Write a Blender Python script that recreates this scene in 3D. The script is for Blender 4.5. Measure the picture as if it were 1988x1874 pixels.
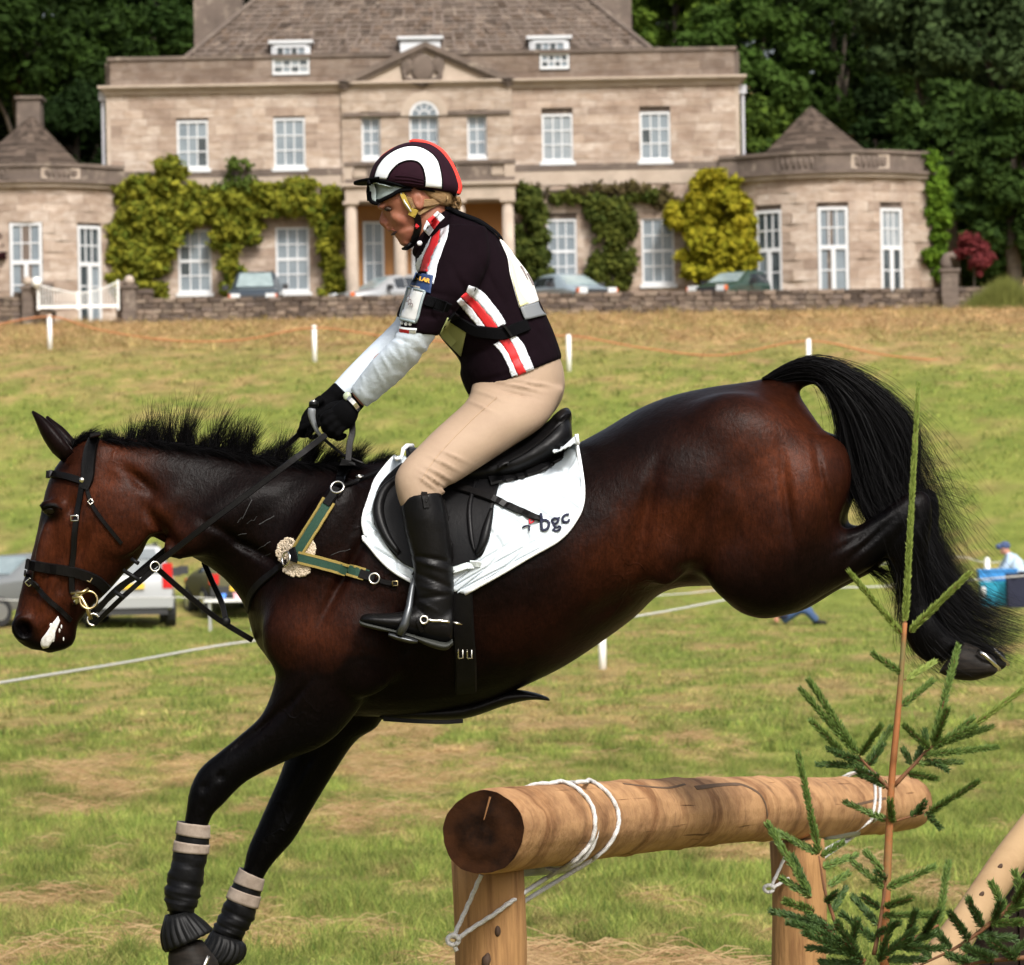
import bpy, bmesh, math, random
import numpy as np
from mathutils import Vector, Matrix
from mathutils.bvhtree import BVHTree

random.seed(7)
rng = np.random.default_rng(11)
SC = bpy.context.scene
COL = SC.collection
for _o in list(bpy.data.objects):
    bpy.data.objects.remove(_o)

# ---------------------------------------------------------------- camera
F, CX, HOR, CZ = 8400.0, 994.0, 1010.0, 1.75     # focal length in survey units, principal point, eye height
cam = bpy.data.cameras.new('camera')
cam.sensor_width = 36.0
cam.lens = F / 1988.0 * 36.0
cam.shift_y = (HOR - 937.0) / 1988.0
cam.clip_start, cam.clip_end = 0.5, 6000.0
cam.dof.use_dof = True
cam.dof.focus_distance = 11.8
cam.dof.aperture_fstop = 12.5
cam_ob = bpy.data.objects.new('camera', cam)
cam_ob.location = (0, 0, CZ)
ROLL = math.radians(1.03)                          # the photographer held the camera a degree off level
cam_ob.rotation_euler = (Matrix.Rotation(math.pi / 2, 3, 'X') @ Matrix.Rotation(-ROLL, 3, 'Z')).to_euler()
COL.objects.link(cam_ob)
SC.camera = cam_ob

# ---------------------------------------------------------------- sky, sun, exposure
SUN_EL, SUN_AZ = math.radians(45), math.radians(158)   # azimuth clockwise from +Y (camera looks along +Y)
W = bpy.data.worlds.new('World')
SC.world = W
W.use_nodes = True
wn = W.node_tree.nodes
wl = W.node_tree.links
for n in list(wn):
    wn.remove(n)
sky = wn.new('ShaderNodeTexSky')
sky.sky_type = 'NISHITA'
sky.sun_disc = False
sky.sun_elevation = SUN_EL
sky.sun_rotation = SUN_AZ
sky.air_density = 1.0
sky.dust_density = 6.0
sky.ozone_density = 1.0
hsv = wn.new('ShaderNodeHueSaturation')
hsv.inputs['Saturation'].default_value = 0.5
bg = wn.new('ShaderNodeBackground')
bg.inputs['Strength'].default_value = 0.07
wo = wn.new('ShaderNodeOutputWorld')
wl.new(sky.outputs[0], hsv.inputs['Color'])
wl.new(hsv.outputs[0], bg.inputs['Color'])
wl.new(bg.outputs[0], wo.inputs['Surface'])

sun = bpy.data.lights.new('sun', 'SUN')
sun.energy = 1.5
sun.angle = math.radians(12)
sun.color = (1.0, 0.975, 0.935)
sun_ob = bpy.data.objects.new('sun', sun)
d = Vector((math.sin(SUN_AZ) * math.cos(SUN_EL), math.cos(SUN_AZ) * math.cos(SUN_EL), math.sin(SUN_EL)))
sun_ob.rotation_euler = d.to_track_quat('Z', 'Y').to_euler()
sun_ob.location = (20, -10, 40)
COL.objects.link(sun_ob)

SC.view_settings.view_transform = 'Standard'
SC.view_settings.look = 'None'
SC.view_settings.exposure = 1.38
SC.view_settings.gamma = 1.0
SC.view_settings.use_curve_mapping = False
SC.cycles.max_bounces = 6
SC.cycles.use_adaptive_sampling = True

# ---------------------------------------------------------------- helpers
_cr, _sr = math.cos(ROLL), math.sin(ROLL)
def rot(px, py):
    dx, dy = px - CX, HOR - py
    return dx * _cr + dy * _sr, dy * _cr - dx * _sr
def P(px, py, D):
    a, b = rot(px, py)
    return Vector((a * D / F, D, CZ + b * D / F))

def thing(name, label, cat, loc=(0, 0, 0), group=None, kind=None):
    o = bpy.data.objects.new(name, None)
    o.empty_display_size = 0.1
    o.location = loc
    COL.objects.link(o)
    tag(o, label, cat, group, kind)
    return o

def tag(o, label=None, cat=None, group=None, kind=None):
    if label: o['label'] = label
    if cat: o['category'] = cat
    if group: o['group'] = group
    if kind: o['kind'] = kind
    return o

def link(name, me, m=None, parent=None):
    o = bpy.data.objects.new(name, me)
    COL.objects.link(o)
    if m is not None and not me.materials:
        me.materials.append(m)
    if parent is not None:
        o.parent = parent
        pl = Vector((0, 0, 0))
        q = parent
        while q is not None:
            pl = pl + Vector(q.location)
            q = q.parent
        o.location = -pl          # geometry is written in world coordinates
    return o

def npmesh(name, V, Fc, m=None, parent=None, smooth=True, cols=None, attr='tint', linkit=True):
    V = np.asarray(V, dtype=np.float32).reshape(-1, 3)
    me = bpy.data.meshes.new(name)
    if isinstance(Fc, np.ndarray):
        k = Fc.shape[1]
        nf = Fc.shape[0]
        me.vertices.add(len(V))
        me.vertices.foreach_set('co', V.ravel())
        me.loops.add(nf * k)
        me.loops.foreach_set('vertex_index', Fc.astype(np.int32).ravel())
        me.polygons.add(nf)
        me.polygons.foreach_set('loop_start', np.arange(0, nf * k, k, dtype=np.int32))
        try:
            me.polygons.foreach_set('loop_total', np.full(nf, k, dtype=np.int32))
        except Exception:
            pass
        me.update(calc_edges=True)
    else:
        me.from_pydata([tuple(v) for v in V.tolist()], [], Fc)
        me.update()
    me.polygons.foreach_set('use_smooth', np.full(len(me.polygons), smooth, dtype=bool))
    if cols is not None:
        cols = np.asarray(cols, dtype=np.float32)
        if cols.shape[1] == 3:
            cols = np.hstack([cols, np.ones((len(cols), 1), np.float32)])
        a = me.color_attributes.new(attr, 'FLOAT_COLOR', 'POINT')
        a.data.foreach_set('color', cols.ravel())
    if m is not None:
        me.materials.append(m)
    if not linkit:
        return me
    return link(name, me, None, parent)

class MB:
    """collects simple solids into one mesh"""
    def __init__(s): s.v = []; s.f = []; s.c = []
    def add(s, V, Fc, c=None):
        b = len(s.v)
        s.v += [tuple(x) for x in V]
        s.f += [tuple(i + b for i in f) for f in Fc]
        s.c += [c if c else (1, 1, 1)] * len(V)
        return s
    def box(s, x0, x1, y0, y1, z0, z1, c=None, T=None):
        V = [Vector(q) for q in ((x0,y0,z0),(x1,y0,z0),(x1,y1,z0),(x0,y1,z0),(x0,y0,z1),(x1,y0,z1),(x1,y1,z1),(x0,y1,z1))]
        if T: V = [T(q) for q in V]
        return s.add(V, [(0,3,2,1),(4,5,6,7),(0,1,5,4),(1,2,6,5),(2,3,7,6),(3,0,4,7)], c)
    def tube(s, pts, r, k=8, c=None, T=None, cap=True):
        V, Fc = tube_data(pts, r, k, cap)
        if T: V = [T(Vector(q)) for q in V]
        return s.add(V, Fc, c)
    def build(s, name, m=None, parent=None, smooth=False, cols=False):
        return npmesh(name, s.v, s.f, m, parent, smooth, s.c if cols else None)

def crom(pts, n):
    """Catmull-Rom resample of rows"""
    A = np.asarray(pts, dtype=float)
    if len(A) == 2:
        t = np.linspace(0, 1, n)[:, None]
        return A[0] * (1 - t) + A[1] * t
    E = np.vstack([2 * A[0] - A[1], A, 2 * A[-1] - A[-2]])
    out = []
    for u in np.linspace(0, len(A) - 1 - 1e-9, n):
        i = int(u); t = u - i
        p0, p1, p2, p3 = E[i], E[i + 1], E[i + 2], E[i + 3]
        out.append(0.5 * ((2 * p1) + (-p0 + p2) * t + (2 * p0 - 5 * p1 + 4 * p2 - p3) * t * t + (-p0 + 3 * p1 - 3 * p2 + p3) * t ** 3))
    return np.array(out)

def polyres(pts, n):
    """resample polyline by arc length"""
    A = np.asarray(pts, dtype=float)
    d = np.r_[0, np.cumsum(np.linalg.norm(np.diff(A, axis=0), axis=1))]
    t = np.linspace(0, d[-1], n)
    return np.stack([np.interp(t, d, A[:, k]) for k in range(A.shape[1])], 1)

def tube_data(pts, r, k=8, cap=True):
    pts = np.asarray([tuple(p) for p in pts], dtype=float)
    n = len(pts)
    r = np.full(n, r) if np.isscalar(r) else np.asarray(r, dtype=float)
    T = np.gradient(pts, axis=0)
    T /= np.linalg.norm(T, axis=1)[:, None] + 1e-12
    up = np.array([0, 0, 1.0]) if abs(T[0][2]) < 0.9 else np.array([0, 1.0, 0])
    N = np.cross(T[0], up); N /= np.linalg.norm(N)
    V = []
    th = np.linspace(0, 2 * math.pi, k, endpoint=False)
    for i in range(n):
        N = N - T[i] * N.dot(T[i]); N /= np.linalg.norm(N) + 1e-12
        B = np.cross(T[i], N)
        for a in th:
            V.append(pts[i] + r[i] * (math.cos(a) * N + math.sin(a) * B))
    Fc = []
    for i in range(n - 1):
        for j in range(k):
            a = i * k + j; b = i * k + (j + 1) % k
            Fc.append((a, b, b + k, a + k))
    if cap:
        Fc.append(tuple(range(k - 1, -1, -1)))
        Fc.append(tuple(range((n - 1) * k, n * k)))
    return V, Fc

def loft_data(st, D=12.0, n=None, k=28, sq=1.0, smooth=True):
    """stations (ax,ay,bx,by,yc,hw): a section spans a..b in the picture plane at depth D+yc, half width hw in depth"""
    A = np.asarray(st, dtype=float)
    if smooth:
        A = crom(A, n or (len(A) * 4))
    V = []
    th = np.linspace(0, 2 * math.pi, k, endpoint=False)
    for ax, ay, bx, by, yc, hw in A:
        a = np.array(P(ax, ay, D + yc)); b = np.array(P(bx, by, D + yc))
        c = (a + b) / 2; h = (a - b) / 2
        for t in th:
            ct, s = math.cos(t), math.sin(t)
            ct = math.copysign(abs(ct) ** sq, ct); s = math.copysign(abs(s) ** sq, s)
            q = c + h * ct
            q[1] += max(hw, 0.001) * s
            V.append(q)
    m = len(A)
    Fc = []
    for i in range(m - 1):
        for j in range(k):
            p = i * k + j; q = i * k + (j + 1) % k
            Fc.append((p, q, q + k, p + k))
    Fc.append(tuple(range(k - 1, -1, -1)))
    Fc.append(tuple(range((m - 1) * k, m * k)))
    return V, Fc

def ell_data(c, rx, ry, rz, ax=None, nu=14, nv=20):
    V, Fc = [], []
    R = ax or Matrix.Identity(3)
    for i in range(nu + 1):
        a = math.pi * i / nu
        for j in range(nv):
            b = 2 * math.pi * j / nv
            V.append(Vector(c) + R @ Vector((rx * math.sin(a) * math.cos(b), ry * math.sin(a) * math.sin(b), rz * math.cos(a))))
    for i in range(nu):
        for j in range(nv):
            p = i * nv + j; q = i * nv + (j + 1) % nv
            Fc.append((p, q, q + nv, p + nv))
    return V, Fc

def blend(solids, voxel, smooth_it=8, factor=0.5):
    """union of closed solids into one continuous skin; returns a mesh"""
    mb = MB()
    for V, Fc in solids:
        mb.add(V, Fc)
    me = bpy.data.meshes.new('tmp')
    me.from_pydata(mb.v, [], mb.f)
    bm = bmesh.new(); bm.from_mesh(me)
    bmesh.ops.recalc_face_normals(bm, faces=bm.faces)
    bm.to_mesh(me); bm.free()
    o = bpy.data.objects.new('tmp', me)
    COL.objects.link(o)
    r = o.modifiers.new('r', 'REMESH'); r.mode = 'VOXEL'; r.voxel_size = voxel; r.use_smooth_shade = True
    if smooth_it:
        s = o.modifiers.new('s', 'SMOOTH'); s.iterations = smooth_it; s.factor = factor
    dg = bpy.context.evaluated_depsgraph_get()
    dg.update()
    out = bpy.data.meshes.new_from_object(o.evaluated_get(dg), depsgraph=dg)
    bpy.data.objects.remove(o); bpy.data.meshes.remove(me)
    out.materials.clear()
    out.polygons.foreach_set('use_smooth', np.ones(len(out.polygons), bool))
    return out

def mesh_np(me):
    V = np.empty(len(me.vertices) * 3, np.float32); me.vertices.foreach_get('co', V)
    return V.reshape(-1, 3)

def setcol(me, cols, attr='tint'):
    cols = np.asarray(cols, np.float32)
    if cols.shape[1] == 3: cols = np.hstack([cols, np.ones((len(cols), 1), np.float32)])
    a = me.color_attributes.get(attr) or me.color_attributes.new(attr, 'FLOAT_COLOR', 'POINT')
    a.data.foreach_set('color', cols.ravel())

def bvh_of(me):
    return BVHTree.FromPolygons([tuple(v.co) for v in me.vertices], [tuple(p.vertices) for p in me.polygons])

EYE = Vector((0, 0, CZ))
def cast(px, py, bvhs, off=0.0, D=11.75):
    """point of a body's near surface on the sight line through a survey point, lifted off the skin"""
    dr = (P(px, py, 1.0) - EYE).normalized()
    best = None
    for b in bvhs:
        h = b.ray_cast(EYE, dr)
        if h[0] is not None and (best is None or h[3] < best[3]):
            best = h
    if best is None:
        return P(px, py, D) , Vector((0, -1, 0))
    nrm = best[1]
    if nrm.dot(dr) > 0: nrm = -nrm
    return best[0] + nrm * off, nrm

def solid(o, th, offset=1.0):
    s = o.modifiers.new('thickness', 'SOLIDIFY'); s.thickness = th; s.offset = offset
    return o

def drape(name, A, B, nu, nv, bvhs, off, m, parent, th=0.004, D=11.75, bump=None, cols=None, curve=False, sag=0):
    """sheet between two survey polylines laid on bodies"""
    a = crom(A, nu) if curve else polyres(A, nu)
    b = crom(B, nu) if curve else polyres(B, nu)
    V, Fc = [], []
    for i in range(nu):
        for j in range(nv):
            t = j / (nv - 1)
            q = a[i] * (1 - t) + b[i] * t
            if sag: q = q + np.array([0, sag * (1 - i / (nu - 1)) ** 3 * 4 * t * (1 - t)])
            o_ = off + (bump(i / (nu - 1), t) if bump else 0)
            V.append(cast(q[0], q[1], bvhs, o_, D)[0])
    # even out misses at the outline
    for i in range(nu - 1):
        for j in range(nv - 1):
            p = i * nv + j
            Fc.append((p, p + 1, p + nv + 1, p + nv))
    o = npmesh(name, V, Fc, m, parent, True, cols)
    # face towards the eye
    me = o.data
    if me.polygons and me.polygons[len(me.polygons) // 2].normal.dot(Vector((0, -1, 0))) < 0:
        me.flip_normals()
    return solid(o, th, -1.0)

def strap(name, pts, w, th, bvhs, m, parent, off=0.003, n=24, D=11.75, curve=True):
    """leather strap: a thin band laid along a survey polyline; w in metres"""
    c = crom(pts, n) if curve and len(pts) > 2 else polyres(pts, n)
    hits = [cast(q[0], q[1], bvhs, off, D) for q in c]
    nn = [h[1] for h in hits]
    nn = [sum((nn[max(0, min(len(nn) - 1, i + k))] for k in range(-3, 4)), Vector()).normalized() for i in range(len(nn))]
    return ribbon(name, [h[0] for h in hits], nn, w, th, m, parent)

def ribbon(name, pts, nrm, w, th, m, parent):
    n = len(pts)
    V, Fc = [], []
    w = [w] * n if np.isscalar(w) else w
    for i in range(n):
        t = (pts[min(i + 1, n - 1)] - pts[max(i - 1, 0)]).normalized()
        nn = nrm[i]
        s = t.cross(nn).normalized()
        nn = s.cross(t).normalized()
        for a, b in ((-.5, 0), (-.42, 1), (.42, 1), (.5, 0)):
            V.append(pts[i] + s * (a * w[i]) + nn * (b * th))
    for i in range(n - 1):
        for j in range(4):
            p = i * 4 + j; q = i * 4 + (j + 1) % 4
            Fc.append((p, q, q + 4, p + 4))
    Fc.append((3, 2, 1, 0)); Fc.append(tuple((n - 1) * 4 + j for j in range(4)))
    return npmesh(name, V, Fc, m, parent, False)

def join(obs, name):
    mb = MB(); o0 = obs[0]
    for o in obs:
        me = o.data
        mb.add(mesh_np(me).tolist(), [tuple(p.vertices) for p in me.polygons])
    m = o0.data.materials[0] if o0.data.materials else None; par = o0.parent
    for o in obs: bpy.data.objects.remove(o)
    return mb.build(name, m, par, True)

def ring(name, c, nrm, R, r, m, parent, k=20):
    nrm = Vector(nrm).normalized()
    u = nrm.orthogonal().normalized(); v = nrm.cross(u)
    V, Fc = [], []
    for i in range(k):
        a = 2 * math.pi * i / k
        d = u * math.cos(a) + v * math.sin(a)
        for j in range(6):
            b = 2 * math.pi * j / 6
            V.append(Vector(c) + d * (R + r * math.cos(b)) + nrm * (r * math.sin(b)))
    for i in range(k):
        for j in range(6):
            Fc.append((i * 6 + j, i * 6 + (j + 1) % 6, ((i + 1) % k) * 6 + (j + 1) % 6, ((i + 1) % k) * 6 + j))
    return npmesh(name, V, Fc, m, parent, True)

def vnoise(x, y, seed=0):
    """smooth value noise, vectorised"""
    xi = np.floor(x).astype(np.int64); yi = np.floor(y).astype(np.int64)
    fx = x - xi; fy = y - yi
    fx = fx * fx * (3 - 2 * fx); fy = fy * fy * (3 - 2 * fy)
    def h(a, b):
        n = (a * 374761393 + b * 668265263 + seed * 974634777) & 0x7fffffff
        n = ((n ^ (n >> 13)) * 1274126177) & 0x7fffffff
        return ((n ^ (n >> 16)) & 0xffff) / 65535.0
    return (h(xi, yi) * (1 - fx) + h(xi + 1, yi) * fx) * (1 - fy) + (h(xi, yi + 1) * (1 - fx) + h(xi + 1, yi + 1) * fx) * fy

# ---------------------------------------------------------------- materials
def _mix(nt, fac, a, b, blend='MIX'):
    n = nt.nodes.new('ShaderNodeMix'); n.data_type = 'RGBA'; n.blend_type = blend
    for s, v in ((0, fac), (6, a), (7, b)):
        if hasattr(v, 'is_output') or isinstance(v, bpy.types.NodeSocket): nt.links.new(v, n.inputs[s])
        else: n.inputs[s].default_value = v if s == 0 else (*v, 1)
    return n.outputs[2]

def _noise(nt, scale, detail=4, rough=0.6, stretch=(1, 1, 1), obj=True):
    tc = nt.nodes.new('ShaderNodeTexCoord')
    mp = nt.nodes.new('ShaderNodeMapping'); mp.inputs['Scale'].default_value = stretch
    nt.links.new(tc.outputs['Object' if obj else 'Generated'], mp.inputs['Vector'])
    n = nt.nodes.new('ShaderNodeTexNoise')
    n.inputs['Scale'].default_value = scale; n.inputs['Detail'].default_value = detail; n.inputs['Roughness'].default_value = rough
    nt.links.new(mp.outputs[0], n.inputs['Vector'])
    return n.outputs['Fac']

def _ramp(nt, fac, a, b):
    r = nt.nodes.new('ShaderNodeMapRange')
    r.inputs['From Min'].default_value = a; r.inputs['From Max'].default_value = b
    nt.links.new(fac, r.inputs['Value'])
    return r.outputs[0]

def M(name, c, rough=0.6, c2=None, ns=20, lo=0.35, hi=0.65, stretch=(1, 1, 1), bump=0.0, bs=60, bstretch=None, metal=0.0,
      spec=0.5, attr=None, attr_mul=True, sheen=0.0, coat=0.0, c3=None, ns3=4, lo3=.5, hi3=.7, sss=0.0, transl=0.0, dist=0.002):
    m = bpy.data.materials.new(name); m.use_nodes = True
    nt = m.node_tree
    b = nt.nodes['Principled BSDF']
    b.inputs['Roughness'].default_value = rough
    b.inputs['Metallic'].default_value = metal
    b.inputs['Specular IOR Level'].default_value = spec
    b.inputs['Base Color'].default_value = (*c, 1)
    if sheen:
        b.inputs['Sheen Weight'].default_value = sheen
        b.inputs['Sheen Roughness'].default_value = 0.4
    if coat: b.inputs['Coat Weight'].default_value = coat
    if sss:
        b.inputs['Subsurface Weight'].default_value = sss
        b.inputs['Subsurface Radius'].default_value = (0.01, 0.004, 0.002)
    col = None
    if c2 is not None:
        f = _ramp(nt, _noise(nt, ns, 5, 0.65, stretch), lo, hi)
        col = _mix(nt, f, c, c2)
    if c3 is not None:
        f = _ramp(nt, _noise(nt, ns3, 4, 0.6), lo3, hi3)
        col = _mix(nt, f, col if col is not None else c, c3)
    if attr:
        a = nt.nodes.new('ShaderNodeAttribute'); a.attribute_name = attr
        if attr_mul:
            col = _mix(nt, 1.0, col if col is not None else c, a.outputs['Color'], 'MULTIPLY')
        else:
            col = a.outputs['Color']
    if col is not None: nt.links.new(col, b.inputs['Base Color'])
    if bump:
        f = _noise(nt, bs, 5, 0.6, bstretch or stretch)
        bn = nt.nodes.new('ShaderNodeBump'); bn.inputs['Strength'].default_value = bump; bn.inputs['Distance'].default_value = dist
        nt.links.new(f, bn.inputs['Height']); nt.links.new(bn.outputs[0], b.inputs['Normal'])
    if transl:
        t = nt.nodes.new('ShaderNodeBsdfTranslucent')
        mx = nt.nodes.new('ShaderNodeMixShader'); mx.inputs[0].default_value = transl
        if col is not None: nt.links.new(col, t.inputs['Color'])
        else: t.inputs['Color'].default_value = (*c, 1)
        nt.links.new(b.outputs[0], mx.inputs[1]); nt.links.new(t.outputs[0], mx.inputs[2])
        nt.links.new(mx.outputs[0], nt.nodes['Material Output'].inputs['Surface'])
    return m

LEATHER = M('black_leather', (0.0028, 0.0026, 0.0028), 0.40, (0.0048, 0.0042, 0.0042), 30, bump=0.25, bs=180, spec=.14)
LEATHER_SOFT = M('saddle_leather', (0.003, 0.003, 0.0034), 0.43, (0.005, 0.0046, 0.005), 14, bump=0.3, bs=90, spec=.17)
STEEL = M('polished_steel', (0.75, 0.72, 0.66), 0.22, metal=1.0)
BRASS = M('brass', (0.48, 0.38, 0.2), 0.3, metal=1.0)
WHITE_CLOTH = M('white_cloth', (0.8, 0.82, 0.84), 0.85, bump=0.25, bs=120)
BLACK_CLOTH = M('black_cloth', (0.0028, 0.0028, 0.0034), 0.9, bump=0.3, bs=200, spec=.06)
WHITE_PAINT = M('white_paint', (0.8, 0.79, 0.76), 0.5)
ROPE = M('white_rope', (0.40, 0.39, 0.37), 0.9, (0.6, 0.59, 0.57), 200, bump=0.8, bs=240, dist=.004)
RUBBER = M('black_rubber', (0.003, 0.003, 0.0032), 0.5, (0.006, 0.006, 0.006), 30, spec=.16)
GLASS_DARK = M('dark_glass', (0.02, 0.025, 0.03), 0.08, spec=0.8)
# ================================================================ ground
_gy = np.array([-30, 5, 12, 17, 24, 40, 60, 78, 92, 102, 112, 118, 125, 135, 144, 147, 166, 185, 220, 300, 600, 3000.])
_gz = np.array([-1.6, -1.6, -1.68, -1.97, -2.25, -2.3, -2.12, -2.14, -2.0, 0.35, 2.55, 3.72, 4.9, 6.1, 6.72, 7.05, 7.36, 8.5, 13, 26, 60, 90.])
_fy = np.arange(-30, 3001, 1.0)
_fz = np.interp(_fy, _gy, _gz)
_k = np.hanning(9); _k /= _k.sum()
_fz = np.convolve(np.pad(_fz, 4, mode='edge'), _k, 'valid')
def gz(x, y):
    x = np.asarray(x, float); y = np.asarray(y, float)
    z = CZ + np.interp(y, _fy, _fz)
    amp = np.clip((y - 15) / 30, 0.2, 1) * np.clip((150 - y) / 20, 0, 1)
    return z + amp * (0.10 * (vnoise(x * .35, y * .22, 3) - .5) + 0.05 * (vnoise(x * 1.3, y * 1.1, 5) - .5))
def gpt(px, D):
    x = (px - CX) * D / F
    return Vector((x, D, float(gz(x, D))))

ys = np.unique(np.r_[np.arange(-30, 16, 2.0), np.arange(16, 60, .35), np.arange(60, 150, .6), np.arange(150, 330, 4), np.linspace(330, 3000, 40)])
xs = np.unique(np.r_[np.linspace(-1500, -40, 24), np.linspace(-40, -18, 23), np.arange(-18, 18, .35), np.linspace(18, 40, 23), np.linspace(40, 1500, 24)])
XX, YY = np.meshgrid(xs, ys)
ZZ = gz(XX, YY)
nx = len(xs)
idx = np.arange(len(ys) * nx).reshape(len(ys), nx)
quads = np.stack([idx[:-1, :-1].ravel(), idx[:-1, 1:].ravel(), idx[1:, 1:].ravel(), idx[1:, :-1].ravel()], 1)

def grass_tone(x, y):
    """0 green .. 1 straw : mown hay lying in windrows, dry uncut grass under the wall"""
    fy = np.where(y < 84, 1.0, 2.2)
    n = 0.17 * vnoise(x * .30 + 7, y * .085 * fy, 21) + 0.25 * vnoise(x * 1.1 + y * .05, y * .30 * fy, 22) + 0.33 * vnoise(x * 3.2, y * .8 * fy, 23) + 0.25 * vnoise(x * 8, y * 2.0 * fy, 24)
    t = np.clip((n - .455) / .22, 0, 1) * .78
    up = np.clip((y - 116) / 12, 0, 1)
    t = np.clip(t * (1 - .35 * up) + up * (.50 + .6 * (n - .3)), 0, 1)
    mid = np.exp(-((y - 108) / 9.0) ** 2)
    t = t * (1 - .45 * mid)
    return t
GREEN = np.array([0.215, 0.235, 0.052]); GREEN2 = np.array([0.130, 0.165, 0.033]); STRAW = np.array([0.43, 0.29, 0.135]); SOIL = np.array([0.15, 0.10, 0.045])
tt = grass_tone(XX.ravel(), YY.ravel())[:, None]
n2 = vnoise(XX.ravel() * 1.7, YY.ravel() * 1.3, 31)[:, None]
gc = (GREEN * n2 + GREEN2 * (1 - n2)) * (1 - tt) + (STRAW * (.55 + .45 * n2)) * tt
near = np.clip((60 - YY.ravel()) / 35, 0, 1)[:, None]
gc = gc * (1 - .35 * near) + SOIL * .9 * (.35 * near)
GROUND = M('meadow_ground', (1, 1, 1), 0.95, (.55, .58, .5), 2.2, .35, .7, (1, .7, 1), bump=.6, bs=9, attr='tint', spec=.1, dist=.05, c3=(1.25, 1.15, 1.0), ns3=14, lo3=.5, hi3=.75)
g = npmesh('meadow_ground', np.stack([XX.ravel(), YY.ravel(), ZZ.ravel()], 1), quads, GROUND, None, True, gc)
tag(g, 'sloping meadow of mown green and straw coloured grass', kind='structure')

# ---- grass blades
GRASS = M('grass_blades', (1, 1, 1), 0.8, attr='tint', spec=.15, transl=.35)
def blades(name, n, y0, y1, hmin, hmax, w, lab, power=1.0, lean=.6, keep=None, tone_shift=0.0):
    y = y0 + (y1 - y0) * rng.random(n) ** power
    half = y * (1010.0 / F) + .6
    x = (rng.random(n) * 2 - 1) * half
    if keep is not None:
        k = keep(x, y); x, y = x[k], y[k]; n = len(x)
    z = gz(x, y)
    t = np.clip(grass_tone(x, y) + tone_shift + (rng.random(n) - .5) * .5, 0, 1)
    tuft = vnoise(x * 3.1, y * 2.4, 44)
    h = (hmin + (hmax - hmin) * rng.random(n) ** 1.5) * (.35 + 1.5 * tuft ** 2.2)
    ang = rng.random(n) * 2 * math.pi
    ln = h * lean * (.4 + 1.2 * rng.random(n)) * (1 + 1.3 * t)
    dx, dy = np.cos(ang) * ln, np.sin(ang) * ln * .6
    # windrow direction: straw lies sideways
    dx = dx * (1 + .6 * t)
    hz = h * (1 - .55 * t)
    wa = rng.random(n) * math.pi
    wx, wy = np.cos(wa) * w * .5, np.sin(wa) * w * .5
    b = np.stack([x, y, z - .01], 1)
    s = np.stack([wx, wy, np.zeros(n)], 1)
    m1 = b + np.stack([dx * .35, dy * .35, hz * .6], 1)
    tp = b + np.stack([dx, dy, hz], 1)
    V = np.stack([b - s, b + s, m1 + s * .8, m1 - s * .8, tp], 1).reshape(-1, 3)
    i = np.arange(n) * 5
    T = np.concatenate([np.stack([i, i + 1, i + 2], 1), np.stack([i, i + 2, i + 3], 1), np.stack([i + 3, i + 2, i + 4], 1)])
    r = rng.random((n, 1))
    gcol = np.array([0.32, 0.365, 0.080]) * r + np.array([0.085, 0.150, 0.030]) * (1 - r)
    scol = np.array([0.64, 0.44, 0.23]) * r + np.array([0.31, 0.185, 0.085]) * (1 - r)
    c = gcol * (1 - t[:, None]) + scol * t[:, None]
    c = c * (.55 + .85 * vnoise(x * 5.2, y * 3.1, 71) * (.6 + .8 * vnoise(x * 1.9, y * 1.1, 72)))[:, None]
    C = np.repeat(c, 5, axis=0)
    o = npmesh(name, V, T, GRASS, None, True, C)
    tag(o, lab, kind='stuff')
blades('meadow_grass', 430000, 18.5, 46, .035, .125, .0052, 'mown grass and loose hay in the foreground', 1.25)
def straw(name, n, y0, y1, lab):
    y = y0 + (y1 - y0) * rng.random(n) ** 1.3; x = (rng.random(n) * 2 - 1) * (y * 1010 / F + .6)
    k = grass_tone(x, y) + .35 * (vnoise(x * 2.2, y * 1.2, 73) - .5) > .58 + .3 * (rng.random(len(x)) - .5); x, y = x[k], y[k]; n = len(x)
    z = gz(x, y) + rng.uniform(.015, .075, n); a = rng.normal(0, .8, n) + math.pi * (rng.random(n) < .5); L = rng.uniform(.06, .22, n)
    d_ = np.stack([np.cos(a) * L, np.sin(a) * L, rng.normal(0, .18, n) * L], 1); p = np.stack([x, y, z], 1)
    mid_ = p + d_ * .5 + np.stack([0 * x, 0 * x, L * rng.uniform(0, .2, n)], 1)
    w = np.array([0, 0, .0022]); q = np.stack([p - w, p + w, mid_ + w, mid_ - w, p + d_ + w * .5, p + d_ - w * .5], 1).reshape(-1, 3)
    i = np.arange(n) * 6
    Q = np.concatenate([np.stack([i, i + 1, i + 2, i + 3], 1), np.stack([i + 3, i + 2, i + 4, i + 5], 1)])
    r = rng.random((n, 1)); c = np.array([.60, .43, .24]) * r + np.array([.34, .20, .10]) * (1 - r)
    tag(npmesh(name, q, Q, GRASS, None, False, np.repeat(c, 6, axis=0)), lab, kind='stuff')
straw('loose_hay', 38000, 18.5, 46, 'loose cut hay stalks lying over the foreground grass')
blades('meadow_grass', 120000, 42, 100, .04, .12, .016, 'mown grass across the middle of the meadow', 1.2)
blades('hillside_grass', 60000, 100, 133, .05, .14, .035, 'short grass up the far slope', .8)
blades('hay_grass', 45000, 127, 146.5, .15, .5, .03, 'tall dry uncut grass below the boundary wall', .8, .35, tone_shift=.25)

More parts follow.
